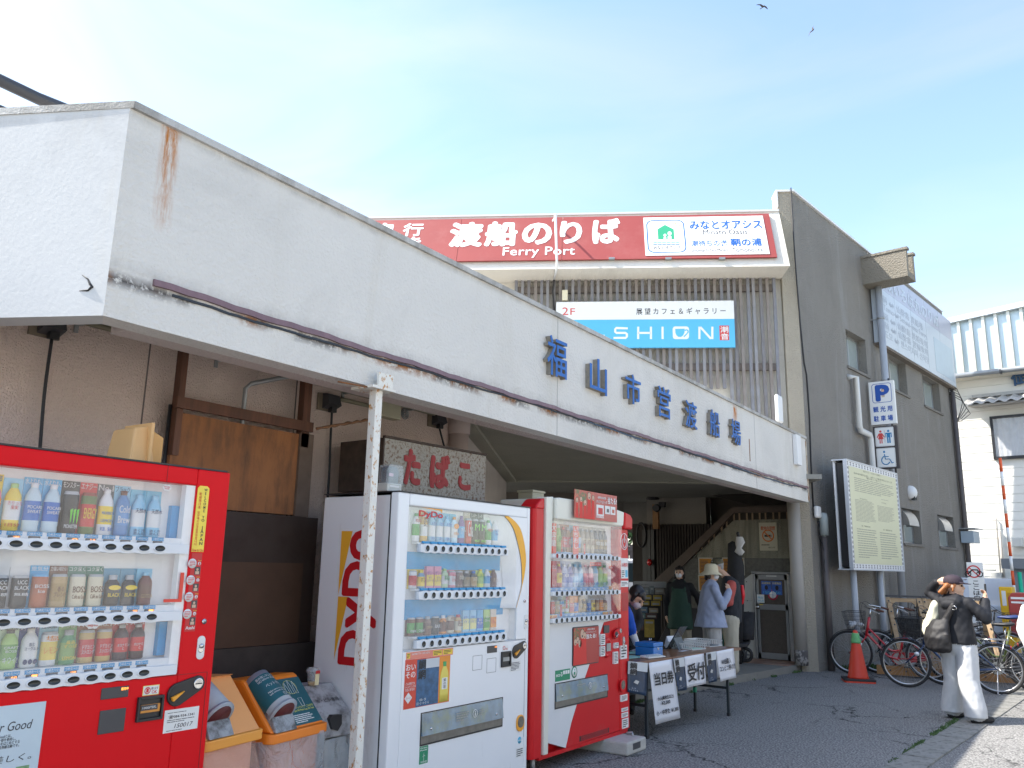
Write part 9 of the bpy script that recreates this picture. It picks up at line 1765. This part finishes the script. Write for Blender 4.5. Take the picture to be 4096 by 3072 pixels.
def bicycle(name,label,pf,pr_,col,basket=True,step=True,saddle=None,lean=0.0,hb='swept',mesh_basket=False,tagtext=None,chrome_bar=False,fender=None,seatz=.84,steer=0.0):
 """bicycle from its front and rear wheel contact points on the ground"""
 pf,pr_=np.array(pf[:2],float),np.array(pr_[:2],float);d=pf-pr_;L_=float(np.hypot(*d));rz=math.atan2(d[1],d[0])
 t=thing(name,label,'bicycle',None,(pr_[0],pr_[1],0),rz,group='bicycles parked beside the grey wall');t.rotation_euler=(lean,0,rz)
 key='bike_%02x%02x%02x'%tuple(int(c*255)for c in col);mc=M(key,col,.3,coat=.6);mf_=M('fender_'+key,fender,.35,.3,coat=.3)if fender else mc
 L_=1.10;hx,hz=.845,.62;tx_,tz_=.79,.86
 bbx,bbz=.42,.27;sx_,sz_=.30,seatz-.10
 def tb(pts,r,nm,m_=None,k=8):g=G();g.tube(pts,r,k);return g.obj(nm,[m_ or mc],t)
 g=G()
 g.tube([(hx+.01,0,hz-.04),(tx_,0,tz_)],.020,10)
 if step:
  P=smooth([(hx,0,hz),(hx-.18,0,.42),(bbx+.14,0,.305),(bbx,0,bbz)],5);g.tube(P,.0175,8);P=smooth([(hx-.02,0,hz+.09),(hx-.22,0,.50),(bbx+.10,0,.39),(bbx-.035,0,.40)],5);g.tube(P,.014,8)
 else:g.tube([(hx,0,hz),(bbx,0,bbz)],.019,8);g.tube([(tx_+.01,0,tz_-.05),(sx_+.02,0,sz_-.10)],.016,8)
 g.tube([(bbx,0,bbz),(sx_,0,sz_-.06)],.017,8)
 for sy in(-1,1):g.tube([(bbx,sy*.03,bbz),(0,sy*.055,WR)],.009,6);g.tube([(sx_+.015,sy*.02,sz_-.14),(0,sy*.055,WR)],.008,6)
 g.lathe([(.024,-.036),(.024,.036)],(bbx,0,bbz),12,axis='y');g.obj('frame',[mc],t)
 fk=G()
 for sy in(-1,1):fk.tube([(hx+.01,sy*.035,hz-.05),(hx+.06,sy*.05,.50),(L_,sy*.055,WR)],.0095,6)
 fk.tube([(hx+.012,-.035,hz-.05),(hx+.012,.035,hz-.05)],.014,6);fk.obj('fork',[mc if not chrome_bar else mc],t)
 for x in(0,L_):
  w=bpy.data.objects.new('wheel',WM[0]);COL.objects.link(w);w.parent=t;w.location=(x,0,WR);w.rotation_euler=(0,random.uniform(0,1),0)
  for q_,k_ in((WM[1],None),(WM[2],'stuff')):o=bpy.data.objects.new(q_.name,q_);COL.objects.link(o);o.parent=w;tag(o,kind=k_)
 for cx,a0,a1 in((0,55,205),(L_,20,150)):
  g=G();n=16;vs=[]
  for i in range(n+1):
   a=R(a0+(a1-a0)*i/n);
   for q_ in(-.024,-.012,.012,.024):rr2=WR+.018-(.010 if abs(q_)>.02 else 0);vs.append((cx+rr2*math.cos(a),q_,WR+rr2*math.sin(a)))
  g.add(vs,[(i*4+j,i*4+j+1,(i+1)*4+j+1,(i+1)*4+j)for i in range(n)for j in range(3)],0,True);g.obj('mudguard',[mf_],t)
 tb([(sx_,0,sz_-.08),(sx_-.02,0,seatz-.02)],.013,'seat_post',mchr)
 g=G();g.loft([((sx_-.14,0,seatz+.035),.012,.085,Matrix.Rotation(R(90),3,'Y')),((sx_-.10,0,seatz+.03),.030,.095,Matrix.Rotation(R(90),3,'Y')),((sx_-.0,0,seatz+.02),.028,.065,Matrix.Rotation(R(90),3,'Y')),((sx_+.09,0,seatz+.02),.022,.028,Matrix.Rotation(R(90),3,'Y')),((sx_+.14,0,seatz+.018),.010,.014,Matrix.Rotation(R(90),3,'Y'))],14);g.obj('saddle',[M('saddle_%02x'%int((saddle or(0,0,0))[2]*255),saddle,.4)if saddle else msad],t,bevel=0)
 bm_=mchr if chrome_bar else M('bar_black',(.03,.03,.032),.35,.4)
 g=G();g.tube([(tx_,0,tz_-.02),(tx_-.025,0,.99)],.012,8);bz=1.0
 if hb=='swept':
  for sy in(-1,1):g.tube(smooth([(tx_-.025,0,bz-.01),(tx_+.03,sy*.09,bz+.02),(tx_+.01,sy*.20,bz+.03),(tx_-.10,sy*.255,bz+.01),(tx_-.22,sy*.27,bz-.02)],4),.0105,8)
 else:g.tube([(tx_-.02,-.28,bz+.0),(tx_+.01,-.05,bz),(tx_+.01,.05,bz),(tx_-.02,.28,bz)],.011,8)
 g.obj('handlebar',[bm_],t)
 for sy in(-1,1):
  g=G();a,b=((tx_-.14,sy*.262,bz+.002),(tx_-.25,sy*.272,bz-.028))if hb=='swept' else((tx_-.012,sy*.18,bz),(tx_-.022,sy*.29,bz));g.tube([a,b],.0155,8);g.obj('grip',[mgrip if chrome_bar else mbk],t)
  g=G();a2=(tx_-.08,sy*.235,bz-.02);g.tube([(tx_-.05,sy*.23,bz+.0),a2,(tx_-.20,sy*.25,bz-.07)],.005,5);g.obj('brake_lever',[mchr if chrome_bar else mbk],t)
  g=G();g.tube(smooth([(tx_-.05,sy*.23,bz),(tx_+.08,sy*.16,bz+.09),(tx_+.12,sy*.04,bz-.05),(hx+.02,sy*.015,hz+.05)],4),.0035,4);g.obj('brake_cable',[mblk],t)
 if basket:
  g=G();x0,x1,w0,w1,z0,z1=tx_+.07,tx_+.37,.11,.17,.68,.94;y_=0
  def P(u,v,side):return None
  c0=[(x0+.02,-w0,z0),(x1-.05,-w0,z0),(x1-.05,w0,z0),(x0+.02,w0,z0)];c1=[(x0,-w1,z1),(x1,-w1,z1),(x1,w1,z1),(x0,w1,z1)]
  for f in(0,.25,.5,.75,1):
   ring=[tuple(Vector(a).lerp(Vector(b),f))for a,b in zip(c0,c1)];g.tube(ring,.004 if f==1 else.0022,4,closed=True)
  dens=14 if mesh_basket else 8
  for i in range(4):
   for k in range(dens):f=k/dens;a=Vector(c0[i]).lerp(Vector(c0[(i+1)%4]),f);b=Vector(c1[i]).lerp(Vector(c1[(i+1)%4]),f);g.tube([a,b],.0018,3,caps=False)
  for k in range(6):f=k/5;g.tube([Vector(c0[0]).lerp(Vector(c0[1]),f),Vector(c0[3]).lerp(Vector(c0[2]),f)],.002,3,caps=False)
  g.obj('basket',[M('basket_wire',(.05,.05,.055),.4,.5)],t)
  if mesh_basket:
   g=G();
   for i in range(4):g.quad(c0[i],c0[(i+1)%4],c1[(i+1)%4],c1[i])
   g.obj('basket_mesh',[M('basket_black_mesh',(.012,.012,.012),.6,alpha=.72)],t)
  tb([(tx_+.10,0,.68),(hx+.04,0,.62)],.006,'basket_stay',mchr,6)
 g=G()
 for sy in(-1,1):g.tube([(-.16,sy*.055,.70),(.20,sy*.045,.70)],.005,5);g.tube([(-.12,sy*.055,.70),(0,sy*.06,WR)],.004,5)
 for k in range(4):g.tube([(-.15+.09*k,-.055,.70),(-.15+.09*k,.055,.70)],.004,5)
 g.tube([(-.16,-.055,.70),(-.16,.055,.70)],.005,5);g.obj('carrier',[mspk if chrome_bar or fender else mbk],t)
 g=G();g.lathe([(.085,-.048),(.085,-.043)],(bbx,0,bbz),22,axis='y');g.obj('chainring',[mspk],t)
 g=G();g.prism([(bbx+.10,bbz+.05),(bbx+.06,bbz+.095),(0.02,WR+.045),(-.04,WR),(0.0,WR-.05),(bbx+.04,bbz-.09),(bbx+.10,bbz-.04)][::-1],-.060,-.049);g.obj('chain_case',[mbk if not chrome_bar else mc],t)
 for sy,a in((-1,35),(1,215)):
  e=(bbx+.16*math.cos(R(a)),sy*.075,bbz+.16*math.sin(R(a)));g=G();g.tube([(bbx,sy*.05,bbz),(e[0],sy*.07,e[2])],.008,6);g.obj('crank',[mchr],t);g=G();g.box(e[0]-.045,e[0]+.045,min(sy*.08,sy*.16),max(sy*.08,sy*.16),e[2]-.012,e[2]+.012);g.obj('pedal',[mbk],t)
 g=G();g.tube([(0,-.075,WR-.02),(.02,-.10,.02),(-.04,-.14,.012)],.007,5);g.tube([(0,.075,WR-.02),(.02,.10,.02),(-.04,.14,.012)],.007,5);g.obj('stand',[mchr],t)
 g=G();g.ball((hx+.10,.06,.46),(.035,.03,.03),10);g.obj('headlamp',[M('lamp_clear',(.6,.62,.65),.1,coat=1)],t);g=G();g.ball((-.18,0,.60),(.012,.02,.028),8);g.obj('reflector',[M('reflector_red',(.5,.01,.01),.3)],t)
 return t
cA=zplane(*zJ(690,828));cAr=cA+np.array([1.10,.06,0])
A_=bicycle('bicycle','red city bicycle with chrome handlebar and wire basket behind the traffic cone',cA,cAr,(.50,.012,.02),chrome_bar=True,fender=(.03,.03,.032),lean=-.03)
o=text(A_,'SPANGLE',.55,.70,.0,.028,0,mstk,bold=.02,thick=.001);
if o:
# lay the name along the down tube on the visible side
 for v in o.data.vertices:x,y,z=v.co;v.co=(x-.625,0+0,z-.014)
 o.matrix_local=Matrix.Translation((.655,.021,.415))@Matrix.Rotation(R(180),4,'Z')@Matrix.Rotation(R(43),4,'Y')
cB=cA+np.array([.30,.42,0]);bicycle('bicycle','black and dark green city bicycle just behind the red one',cB,cB+np.array([1.1,.10,0]),(.012,.035,.03),basket=False,chrome_bar=True,fender=(.03,.03,.03),lean=.04)
bicycle('bicycle','navy blue city bicycle with black mesh basket nearest the walker',(-2.34,13.07),(-1.24,13.15),(.012,.035,.10),mesh_basket=True,fender=(.03,.04,.07),lean=-.05)
bicycle('bicycle','dark bicycle with a worn basket behind the navy one',(-1.98,13.72),(-.88,13.85),(.02,.02,.022),basket=True,lean=.03)
bicycle('bicycle','olive green bicycle with a blue saddle right of the walker',(-2.0,14.3),(-.86,14.45),(.09,.12,.03),saddle=(.01,.03,.12),basket=False,fender=(.45,.46,.47),lean=-.04,seatz=.92)
bicycle('bicycle','black bicycle with a wide black saddle at the right end of the row',(-1.75,15.1),(-.62,15.1),(.02,.02,.02),basket=False,hb='flat',lean=.02,seatz=.96)
bicycle('bicycle','black bicycle squeezed between the two wooden racks',(-2.75,15.4),(-1.62,15.5),(.015,.02,.03),basket=True,lean=.03)
bicycle('bicycle','grey shopping bicycle behind the walker at the far end of the row',(-1.3,15.9),(-.2,16.0),(.12,.12,.13),basket=True,chrome_bar=True,lean=-.03)
bicycle('bicycle','dark grey bicycle leaning behind the black and green one',(-2.75,14.95),(-1.66,14.9),(.03,.03,.035),basket=False,hb='flat',lean=.06)
bicycle('bicycle','black bicycle whose wheel shows at the right edge past the walker',(.25,14.0),(-.85,13.85),(.015,.015,.018),basket=True,lean=.03)
# newspaper in the red bicycle's basket
nw=thing('plastic_bag','crumpled patterned plastic bag in the basket of the red bicycle','bag',None,tuple(A_.matrix_local@Vector((1.0,0,.73))),A_.rotation_euler.z);b=Body()
for k in range(7):b.ell('p',(random.uniform(-.09,.09),random.uniform(-.08,.08),random.uniform(-.02,.04)),(.05,.05,.03),10)
b.build('bag_body',{'p':M('bag_print',(.42,.45,.46),.4,var=.9,vs=60)},nw,.008,{'p':.02})
# ---- wooden racks
mwood=M('rack_pine',(.44,.32,.19),.6,var=.15,vs=6,dirt=(.36,.21,.10),dthr=(.4,.7),ds=4,dstretch=(1,1,8));mwd2=M('rack_pine_dull',(.34,.24,.14),.7,var=.2,vs=6)
def rack(label,x,y,wdt):
 t=thing('bicycle_rack',label,'bicycle rack',Frame(x,y,4))
 for k,xx in enumerate((0,wdt)):
  g=G();g.hexa([(xx+.20,-.35,.08),(xx+.265,-.35,.08),(xx+.265,-.30,.08),(xx+.20,-.30,.08),(xx+.0,0,1.16),(xx+.07,0,1.16),(xx+.07,.05,1.16),(xx+.0,.05,1.16)]);g.obj('upright',[mwood],t,bevel=.008)
  g=G();g.hexa([(xx+.02,.45,.08),(xx+.10,.45,.08),(xx+.10,.50,.08),(xx+.02,.50,.08),(xx+.0,.055,1.12),(xx+.08,.055,1.12),(xx+.08,.10,1.12),(xx+.0,.10,1.12)]);g.obj('rear_leg',[mwd2],t)
  for q_ in(.2,.4,.62,.8,.95):
   f=1-q_;g=G();g.lathe([(.013,-.012),(.013,.0)],(xx+.035+.23*f,-.345*f-.003,.08+1.08*q_),8,axis='y');g.obj('bolt_head',[mdg],t)
 g=G();g.box(.075,wdt-.005,-.0,.04,1.09,1.15);g.obj('top_rail',[mwood],t);g=G();g.box(.0,wdt+.08,-.01,.06,1.165,1.195);g.obj('top_cap',[mdg],t)
 for s_,xx in((1,.07),(-1,wdt-.0)):g=G();g.prism([(xx,1.09),(xx+s_*.07,1.09),(xx+s_*.03,1.06),(xx+s_*.015,1.0)][::s_],.0,.04);g.obj('corner_brace',[mwood],t)
 g=G();g.box(-.15,wdt+.55,-.40,-.34,.02,.15);g.obj('ground_beam',[M('beam_orange_pine',(.38,.20,.08),.7,var=.2,vs=5)],t)
 for q_ in(.1,.6,1.0):g=G();g.lathe([(.014,-.412),(.014,-.40)],(q_*wdt,0,.085),8,axis='y');g.obj('bolt_head',[mdg],t)
 return t
r_a=Frame(0,14.7,0).pl(*zJ(985,140))[0];r_b=Frame(0,14.7,0).pl(*zJ(1265,130))[0];r_c=Frame(0,14.8,0).pl(*zJ(1300,130))[0]
rack('first pine bicycle rack against the grey wall below the notice board',r_a,14.7,r_b-r_a-.02);rack('second pine bicycle rack continuing behind the walker',r_c,14.8,.8)
# ================================================================ WHITE HOUSE AND THINGS AT THE RIGHT EDGE
Fr2=Frame(0,24.0,-6.0)
def rp(z_,a,b,y=0):return Fr2 .pl(*z_(a,b),y)
wh=thing('white_house','white boarded house with ribbed metal upper cladding beyond the grey wall','house',Fr2)
msid=M('siding_white',(.74,.73,.68),.6,var=.03,vs=2);x0=-3.2;x1=7.0
zE_=rp(zH,1120,1540,-.45)[1];zrow=[rp(zI,1650,v)[1]for v in(985,890,793,692,600,505,412,318,220,130,38)]
pitch=abs(zrow[0]-zrow[-1])/10;zt_=zE_-.05
me_=None;g=G();g.hexa([(x0,-.012,0),(x1,-.012,0),(x1,.02,0),(x0,.02,0),(x0,-.004,pitch-.004),(x1,-.004,pitch-.004),(x1,.02,pitch-.004),(x0,.02,pitch-.004)]);me_=g.mesh('siding_board',[msid])
wL,wR_=rp(zB,1915,400)[0],x1-.5;wtop=rp(zB,2000,365)[1];wbot=rp(zB,2000,750)[1];wR_=wL+2.3
k=0;z=zrow[0]-pitch*12
z=zrow[0]-pitch*math.floor(zrow[0]/pitch)
while z<zt_:
 if z+pitch>wbot and z<wtop:
  pass
 o=bpy.data.objects.new('siding_board',me_);COL.objects.link(o);o.parent=wh;o.location=(0,0,z);z+=pitch
g=G();g.box(x0,x1,.021,6,0,zt_);g.obj('wall_body',[msid],wh)
# window with curtains
g=G()
for q_ in((wL,wR_,wtop-.06,wtop),(wL,wR_,wbot,wbot+.07),(wL,wL+.06,wbot,wtop),(wR_-.06,wR_,wbot,wtop),(wL+1.12,wL+1.20,wbot,wtop)):g.box(q_[0],q_[1],-.10,-.025,q_[2],q_[3])
wi=g.obj('window',[M('window_black_frame',(.03,.03,.035),.4)],wh)
g=G();n=60;vs=[]
for i in range(n+1):x=wL+.06+(wR_-wL-.12)*i/n;y=-.045+.012*math.sin(i*1.7)+.006*math.sin(i*3.1);vs+=[(x,y,wbot+.07),(x,y,wtop-.06)]
g.add(vs,[(2*i,2*i+2,2*i+3,2*i+1)for i in range(n)],0,True);g.obj('curtain',[M('curtain_white',(.62,.63,.65),.8)],wi);g=G();g.box(wL+.06,wR_-.06,-.075,-.07,wbot+.07,wtop-.06);g.obj('pane',[glassmat('house_glass',.04)],wi)
# tiled awning above it
az=wtop+.22;g=G();g.hexa([(wL-.35,-.62,az),(wR_+.3,-.62,az),(wR_+.3,-.03,az+.05),(wL-.35,-.03,az+.05),(wL-.35,-.60,az+.04),(wR_+.3,-.60,az+.04),(wR_+.3,-.03,az+.26),(wL-.35,-.03,az+.26)]);aw_=g.obj('awning',[M('awning_board',(.35,.33,.30),.8)],wh)
mtile=M('roof_tile_grey',(.40,.39,.37),.5,var=.15,vs=5);tw_=.26;g=G();pts=[(-.13+.26*i/10,.03*math.cos(math.pi*(i/10)*2)+.03)for i in range(11)];vs=[(p[0],-.66,p[1])for p in pts]+[(p[0],-.03,p[1]+.22)for p in pts]+[(p[0],-.66,p[1]-.035)for p in pts]
g.add(vs,[(i,i+1,i+12,i+11)for i in range(10)]+[(i+22,i+23,i+1,i)for i in range(10)],0,True);tmesh=g.mesh('roof_tile',[mtile]);x=wL-.3
while x<wR_+.3:o=bpy.data.objects.new('roof_tile',tmesh);COL.objects.link(o);o.parent=aw_;o.location=(x,0,az+.05);x+=tw_
g=G();g.box(wL-.35,wR_+.3,-.10,-.02,az+.30,az+.38);g.obj('ridge',[mtile],aw_)
# eave: soffit boards, gutter, ribbed cladding above
sz_=zE_;g=G()
for i in range(26):xx=x0+.4*i;sb=G();sb.box(xx,xx+.39,-.45,-.03,sz_-.02,sz_);sb.obj('soffit_board',[M('soffit_cream',(.60,.56,.47),.7)],wh)
g=G();g.tube([(x0,-.52,sz_+.04),(x1,-.52,sz_+.04)],.065,8);g.obj('gutter',[M('gutter_grey',(.26,.28,.30),.4,.4)],wh)
for xx in np.arange(x0+.5,x1,1.25):g=G();g.box(xx-.02,xx+.02,-.60,-.45,sz_-.04,sz_+.06);g.obj('gutter_bracket',[mdg],wh)
zt0_=rp(zH,1080,715,-.2)[1];zt1_=rp(zH,2000,510,-.2)[1];xa0=rp(zH,1080,715,-.2)[0];xa1=rp(zH,2000,510,-.2)[0];sl_=(zt1_-zt0_)/(xa1-xa0);top=lambda x:zt0_+sl_*(x-xa0)
mclad=M('cladding_paleblue',(.52,.62,.66),.35,.2,var=.03);mrib=M('cladding_rib',(.60,.60,.54),.4,.2)
ribs=[rp(zH,u,v,-.2)[0]for u,v in((1080,900),(1258,900),(1440,900),(1628,900),(1825,900),(2020,900),(2215,900))];pr2=(ribs[-1]-ribs[0])/6
xx=ribs[0]-.02
g=G();g.hexa([(xx-.1,-.2,sz_+.1),(x1,-.2,sz_+.1),(x1,5,sz_+.1),(xx-.1,5,sz_+.1),(xx-.1,-.2,top(xx)-.05),(x1,-.2,top(x1)-.05),(x1,5,top(x1)-.05),(xx-.1,5,top(xx)-.05)]);g.obj('upper_body',[mclad],wh)
k=0
while ribs[0]+pr2*k<x1-.2:
 a=ribs[0]+pr2*k;b=a+pr2;g=G();g.hexa([(a+.04,-.215,sz_+.12),(b-.04,-.215,sz_+.12),(b-.04,-.201,sz_+.12),(a+.04,-.201,sz_+.12),(a+.04,-.215,top(a)-.16),(b-.04,-.215,top(b)-.16),(b-.04,-.201,top(b)-.16),(a+.04,-.201,top(a)-.16)]);g.obj('cladding_panel',[mclad],wh)
 g=G();g.box(a-.035,a+.035,-.30,-.201,sz_+.1,top(a)-.05);g.obj('rib',[mrib],wh);k+=1
g=G();g.hexa([(xx-.15,-.36,top(xx)-.06),(x1,-.36,top(x1)-.06),(x1,5,top(x1)-.06),(xx-.15,5,top(xx)-.06),(xx-.15,-.36,top(xx)+.08),(x1,-.36,top(x1)+.08),(x1,5,top(x1)+.08),(xx-.15,5,top(xx)+.08)]);g.obj('roof_edge',[M('roof_edge_white',(.60,.64,.66),.4,.3)],wh)
# wall fixtures
a=rp(zB,2160,20,-.05);text(wh,'御',a[0]-.16,a[0]+.28,a[1]-.22,a[1]+.22,-.06,M('letter_navy',(.02,.07,.16),.5),bold=.02,thick=.04)
a=rp(zI,2075,690,-.3);b=rp(zI,2212,795,-.3);g=G();g.box(a[0],b[0],-.40,-.03,b[1],a[1]);g.obj('vent_box',[M('vent_box_white',(.66,.65,.60),.5)],wh,bevel=.02)
a=rp(zI,1875,460,-.1);b=rp(zI,1975,1150,-.1);g=G();g.tube([(a[0],-.08,a[1]),(a[0]+.05,-.08,a[1]-.05),(a[0]+.02,-.08,b[1])],.02,6);g.tube([(a[0]+.09,-.08,rp(zI,1875,620,-.1)[1]),(a[0]+.09,-.08,b[1])],.03,6);g.obj('wall_pipe',[M('wall_pipe_pale',(.50,.47,.42),.5)],wh)
a=rp(zI,1900,1100,-.2);g=G();g.box(a[0]-.10,a[0]+.12,-.22,-.03,a[1]-.30,a[1]+.05);g.tube([(a[0]-.45,-.12,a[1]-.6),(a[0]-.45,-.12,a[1]+.12),(a[0]-.0,-.12,a[1]+.10)],.03,6);g.obj('gas_meter',[M('gas_meter_grey',(.50,.50,.47),.5)],wh)
# striped height pole
Fy=Frame(0,19.0,0);a=Fy.pl(*zB(2000,735));b=Fy.pl(*zI(2065,920));sp=thing('striped_pole','thin red and white striped pole standing in front of the white house','pole',Fy);n=12;g=G();hgt=a[1]
for i in range(14):
 f0,f1=i/14,(i+1)/14;x_0=a[0]+(b[0]-a[0])*1.6*f0;x_1=a[0]+(b[0]-a[0])*1.6*f1;g.tube([(x_0,0,hgt*(1-f0)),(x_1,0,hgt*(1-f1))],.028,8,m=i%2)
g.obj('shaft',[M('stripe_orange_red',(.72,.10,.02),.5),mwt],sp)
# keep-out sign
Fn=Frame(0,16.6,0);a=Fn.pl(*zI(1648,965));b=Fn.pl(*zN(1745,690));ns=thing('no_motorbike_sign','tall white sign with red prohibition ring and vertical Japanese text','sign',Fn)
xl,xr3=Fn.pl(*zI(1622,1100))[0],Fn.pl(*zI(1765,1100))[0];zt3=a[1];g=G();g.box(xl-.05,xr3,0,.04,.35,zt3);g.obj('panel',[mwt],ns);
c=Fn.pl(*zI(1655,1068));rr_=abs(Fn.pl(*zI(1733,1068))[0]-c[0]);g=G();n=36;g.add([(c[0]+r_*math.cos(2*math.pi*j/n),-.002,c[1]+r_*math.sin(2*math.pi*j/n))for r_ in(rr_,rr_*.80)for j in range(n)],[(j,(j+1)%n,(j+1)%n+n,j+n)for j in range(n)]);g.prism([(c[0]-rr_*.62,c[1]+rr_*.5),(c[0]+rr_*.5,c[1]-rr_*.62),(c[0]+rr_*.62,c[1]-rr_*.5),(c[0]-rr_*.5,c[1]+rr_*.62)],-.004,-.003);g.obj('prohibition_ring',[mrd],ns)
g=G()
for dx_ in(-.09,.09):g.tube([(c[0]+dx_+.045*math.cos(R(t_)),-.0025,c[1]-.04+.045*math.sin(R(t_)))for t_ in range(0,360,30)],.008,4,closed=True)
g.tube([(c[0]-.09,-.0025,c[1]-.04),(c[0]-.02,-.0025,c[1]+.03),(c[0]+.06,-.0025,c[1]+.03),(c[0]+.09,-.0025,c[1]-.04)],.012,4);g.obj('motorbike_mark',[mbk],ns)
text(ns,vert('ここは自動車の駐車場です'),xr3-.19,xr3-.07,.42,Fn.pl(*zI(1740,1170))[1],-.001,mpri,bold=.02,thick=.001)
for x in(xl+.05,xr3-.08):g=G();g.box(x-.02,x+.02,.041,.08,0,zt3-.1);g.obj('leg',[mgal],ns)
# yellow ticket post, red post box, grey shed, green pole, car
Fq2=Frame(0,17.6,-4);a=Fq2 .pl(*zI(1930,1235));b=Fq2 .pl(*zI(2075,1240));yb=thing('parking_ticket_machine','bright yellow parking ticket machine with white notice at the right','ticket machine',Fq2)
g=G();g.box(a[0],b[0],0,.35,0,a[1]);g.obj('cabinet',[M('machine_yellow',(.85,.50,.01),.4,coat=.3)],yb,bevel=.01);w_=b[0]-a[0];g=G();g.box(a[0]+w_*.18,a[0]+w_*.5,-.004,-.0005,a[1]-.33,a[1]-.07);g.obj('notice',[mwt],yb);g=G();g.box(a[0]+w_*.60,b[0]-.02,-.006,-.0005,a[1]-.5,a[1]-.1);g.obj('side_door',[M('machine_amber',(.62,.30,.01),.4)],yb)
Fm2=Frame(0,16.2,-6);a=Fm2 .pl(*zN(1998,540));pb=thing('post_box','faded red post box panel with white postal mark at the right edge','post box',Fm2);b=Fm2 .pl(*zN(2400,920));wpb=1.15
g=G();g.prism([(a[0],.55),(a[0]+wpb,.55),(a[0]+wpb,a[1]),(a[0]+.06,a[1]),(a[0],a[1]-.08)],0,.45);g.obj('box_body',[M('post_red',(.40,.055,.045),.5,var=.1,vs=3)],pb,bevel=.015)
c=Fm2 .pl(*zN(2170,640));g=G();g.box(c[0]-.14,c[0]+.20,-.004,-.0005,c[1]+.015,c[1]+.05);g.box(c[0]-.14,c[0]+.20,-.004,-.0005,c[1]-.05,c[1]-.02);g.box(c[0]+.01,c[0]+.05,-.004,-.0005,c[1]-.20,c[1]-.02);g.obj('postal_mark',[mwt],pb)
for x in(a[0]+.15,a[0]+wpb-.15):g=G();g.box(x-.04,x+.04,.1,.3,0,.549);g.obj('leg',[mdg],pb)
Fs2=Frame(0,19.6,-6);a=Fs2 .pl(*zI(2020,925));sh=thing('grey_shed','small grey metal shed with dark roof edge beside the white house','shed',Fs2);g=G();g.box(a[0]+.05,a[0]+3.2,0,1.6,0,a[1]-.2);g.obj('wall',[M('shed_grey',(.22,.25,.29),.5,var=.05)],sh)
g=G();g.box(a[0]-.08,a[0]+3.4,-.15,1.8,a[1]-.198,a[1]);g.obj('roof',[M('shed_roof_edge',(.20,.22,.24),.5)],sh)
Fgp=Frame(0,18.4,0);a=Fgp.pl(*zI(2160,1075));t=thing('green_pole','slim bright green marker pole before the grey shed','pole',Fgp);g=G();g.tube([(a[0],0,0),(a[0],0,a[1])],.035,8);g.obj('shaft',[M('marker_green',(.0,.38,.22),.5)],t)
pc_=Frame(0,20.5,0).pl(*zN(1870,640));car('parked_car','white car parked behind the yellow ticket machine with one headlight showing',pc_[0]-.75,22.4,R(-62),(.74,.76,.80),'car')
# shop wall continuing behind to close the street
t=thing('distant_house','low pale house closing the view at the end of the lane','house',Frame(2.5,40,-6));g=G();g.box(-14,12,0,6,0,5.0);g.obj('wall',[M('far_wall',(.50,.48,.44),.8,var=.1)],t);g=G();g.prismx([(-.4,5.001),(6.4,5.001),(3,6.6)],-14.4,12.4);g.obj('roof',[mtile],t)
for i in range(6):
 g=G();g.box(-12+4*i,-10.6+4*i,-.04,-.001,2.2,3.4);w=g.obj('window',[malu],t);g=G();g.box(-11.93+4*i,-10.67+4*i,-.05,-.041,2.27,3.33);g.obj('pane',[M('street_glass',(.05,.07,.08),.08,coat=1)],w)
 # ---- high up: cables, birds
Fcab=Frame(-5.6,0,90);t=thing('overhead_cable','thick black overhead cable entering at the upper left corner','cable',Fcab);a=Fcab.pl(-150,250);b=Fcab.pl(420,500);g=G();g.tube([(a[0],0,a[1]),((a[0]+b[0])/2,0,(a[1]+b[1])/2-.02),(b[0],0,b[1])],.042,10);g.obj('cable',[mdg],t)
t=thing('overhead_cable','second black cable just above the canopy edge at the far left','cable',Fcab);a=Fcab.pl(-150,380);b=Fcab.pl(160,505);g=G();g.tube([(a[0],0,a[1]),(b[0],0,b[1])],.034,10);g.obj('cable',[mdg],t)
def bird(label,u,v,dist,bank,yaw,s_):
 p=EYE+pray(u,v)*dist;t=thing('bird',label,'bird',None,tuple(p));b=Body();b.cap('b',(-.22,0,0),.035,(.05,0,0),.07);b.cap('b',(.05,0,0),.07,(.22,0,.01),.045);b.cap('b',(.22,0,.01),.04,(.31,0,.0),.012)
 for sy in(-1,1):b.loft('b',[((.03,sy*.03,.02),.14,.02,Matrix.Rotation(R(90),3,'X')),((.02,sy*.32,.14),.12,.014,Matrix.Rotation(R(90),3,'X')),((-.06,sy*.62,.10),.08,.012,Matrix.Rotation(R(90),3,'X')),((-.12,sy*.78,.06),.02,.01,Matrix.Rotation(R(90),3,'X'))],12)
 b.loft('b',[((-.2,0,0),.02,.03,Matrix.Rotation(R(90),3,'Y')),((-.38,0,0),.014,.09,Matrix.Rotation(R(90),3,'Y'))],12)
 b.build('body',{'b':M('bird_brown',(.07,.055,.05),.8)},t,.016);t.rotation_euler=(bank,0,yaw);t.scale=(s_,)*3
bird('brown bird gliding near the top edge of the sky, seen edge on',3051,28,60,.0,R(-30),.62);bird('brown bird banking steeply in the upper right sky',3250,122,60,R(62),R(-40),.62)
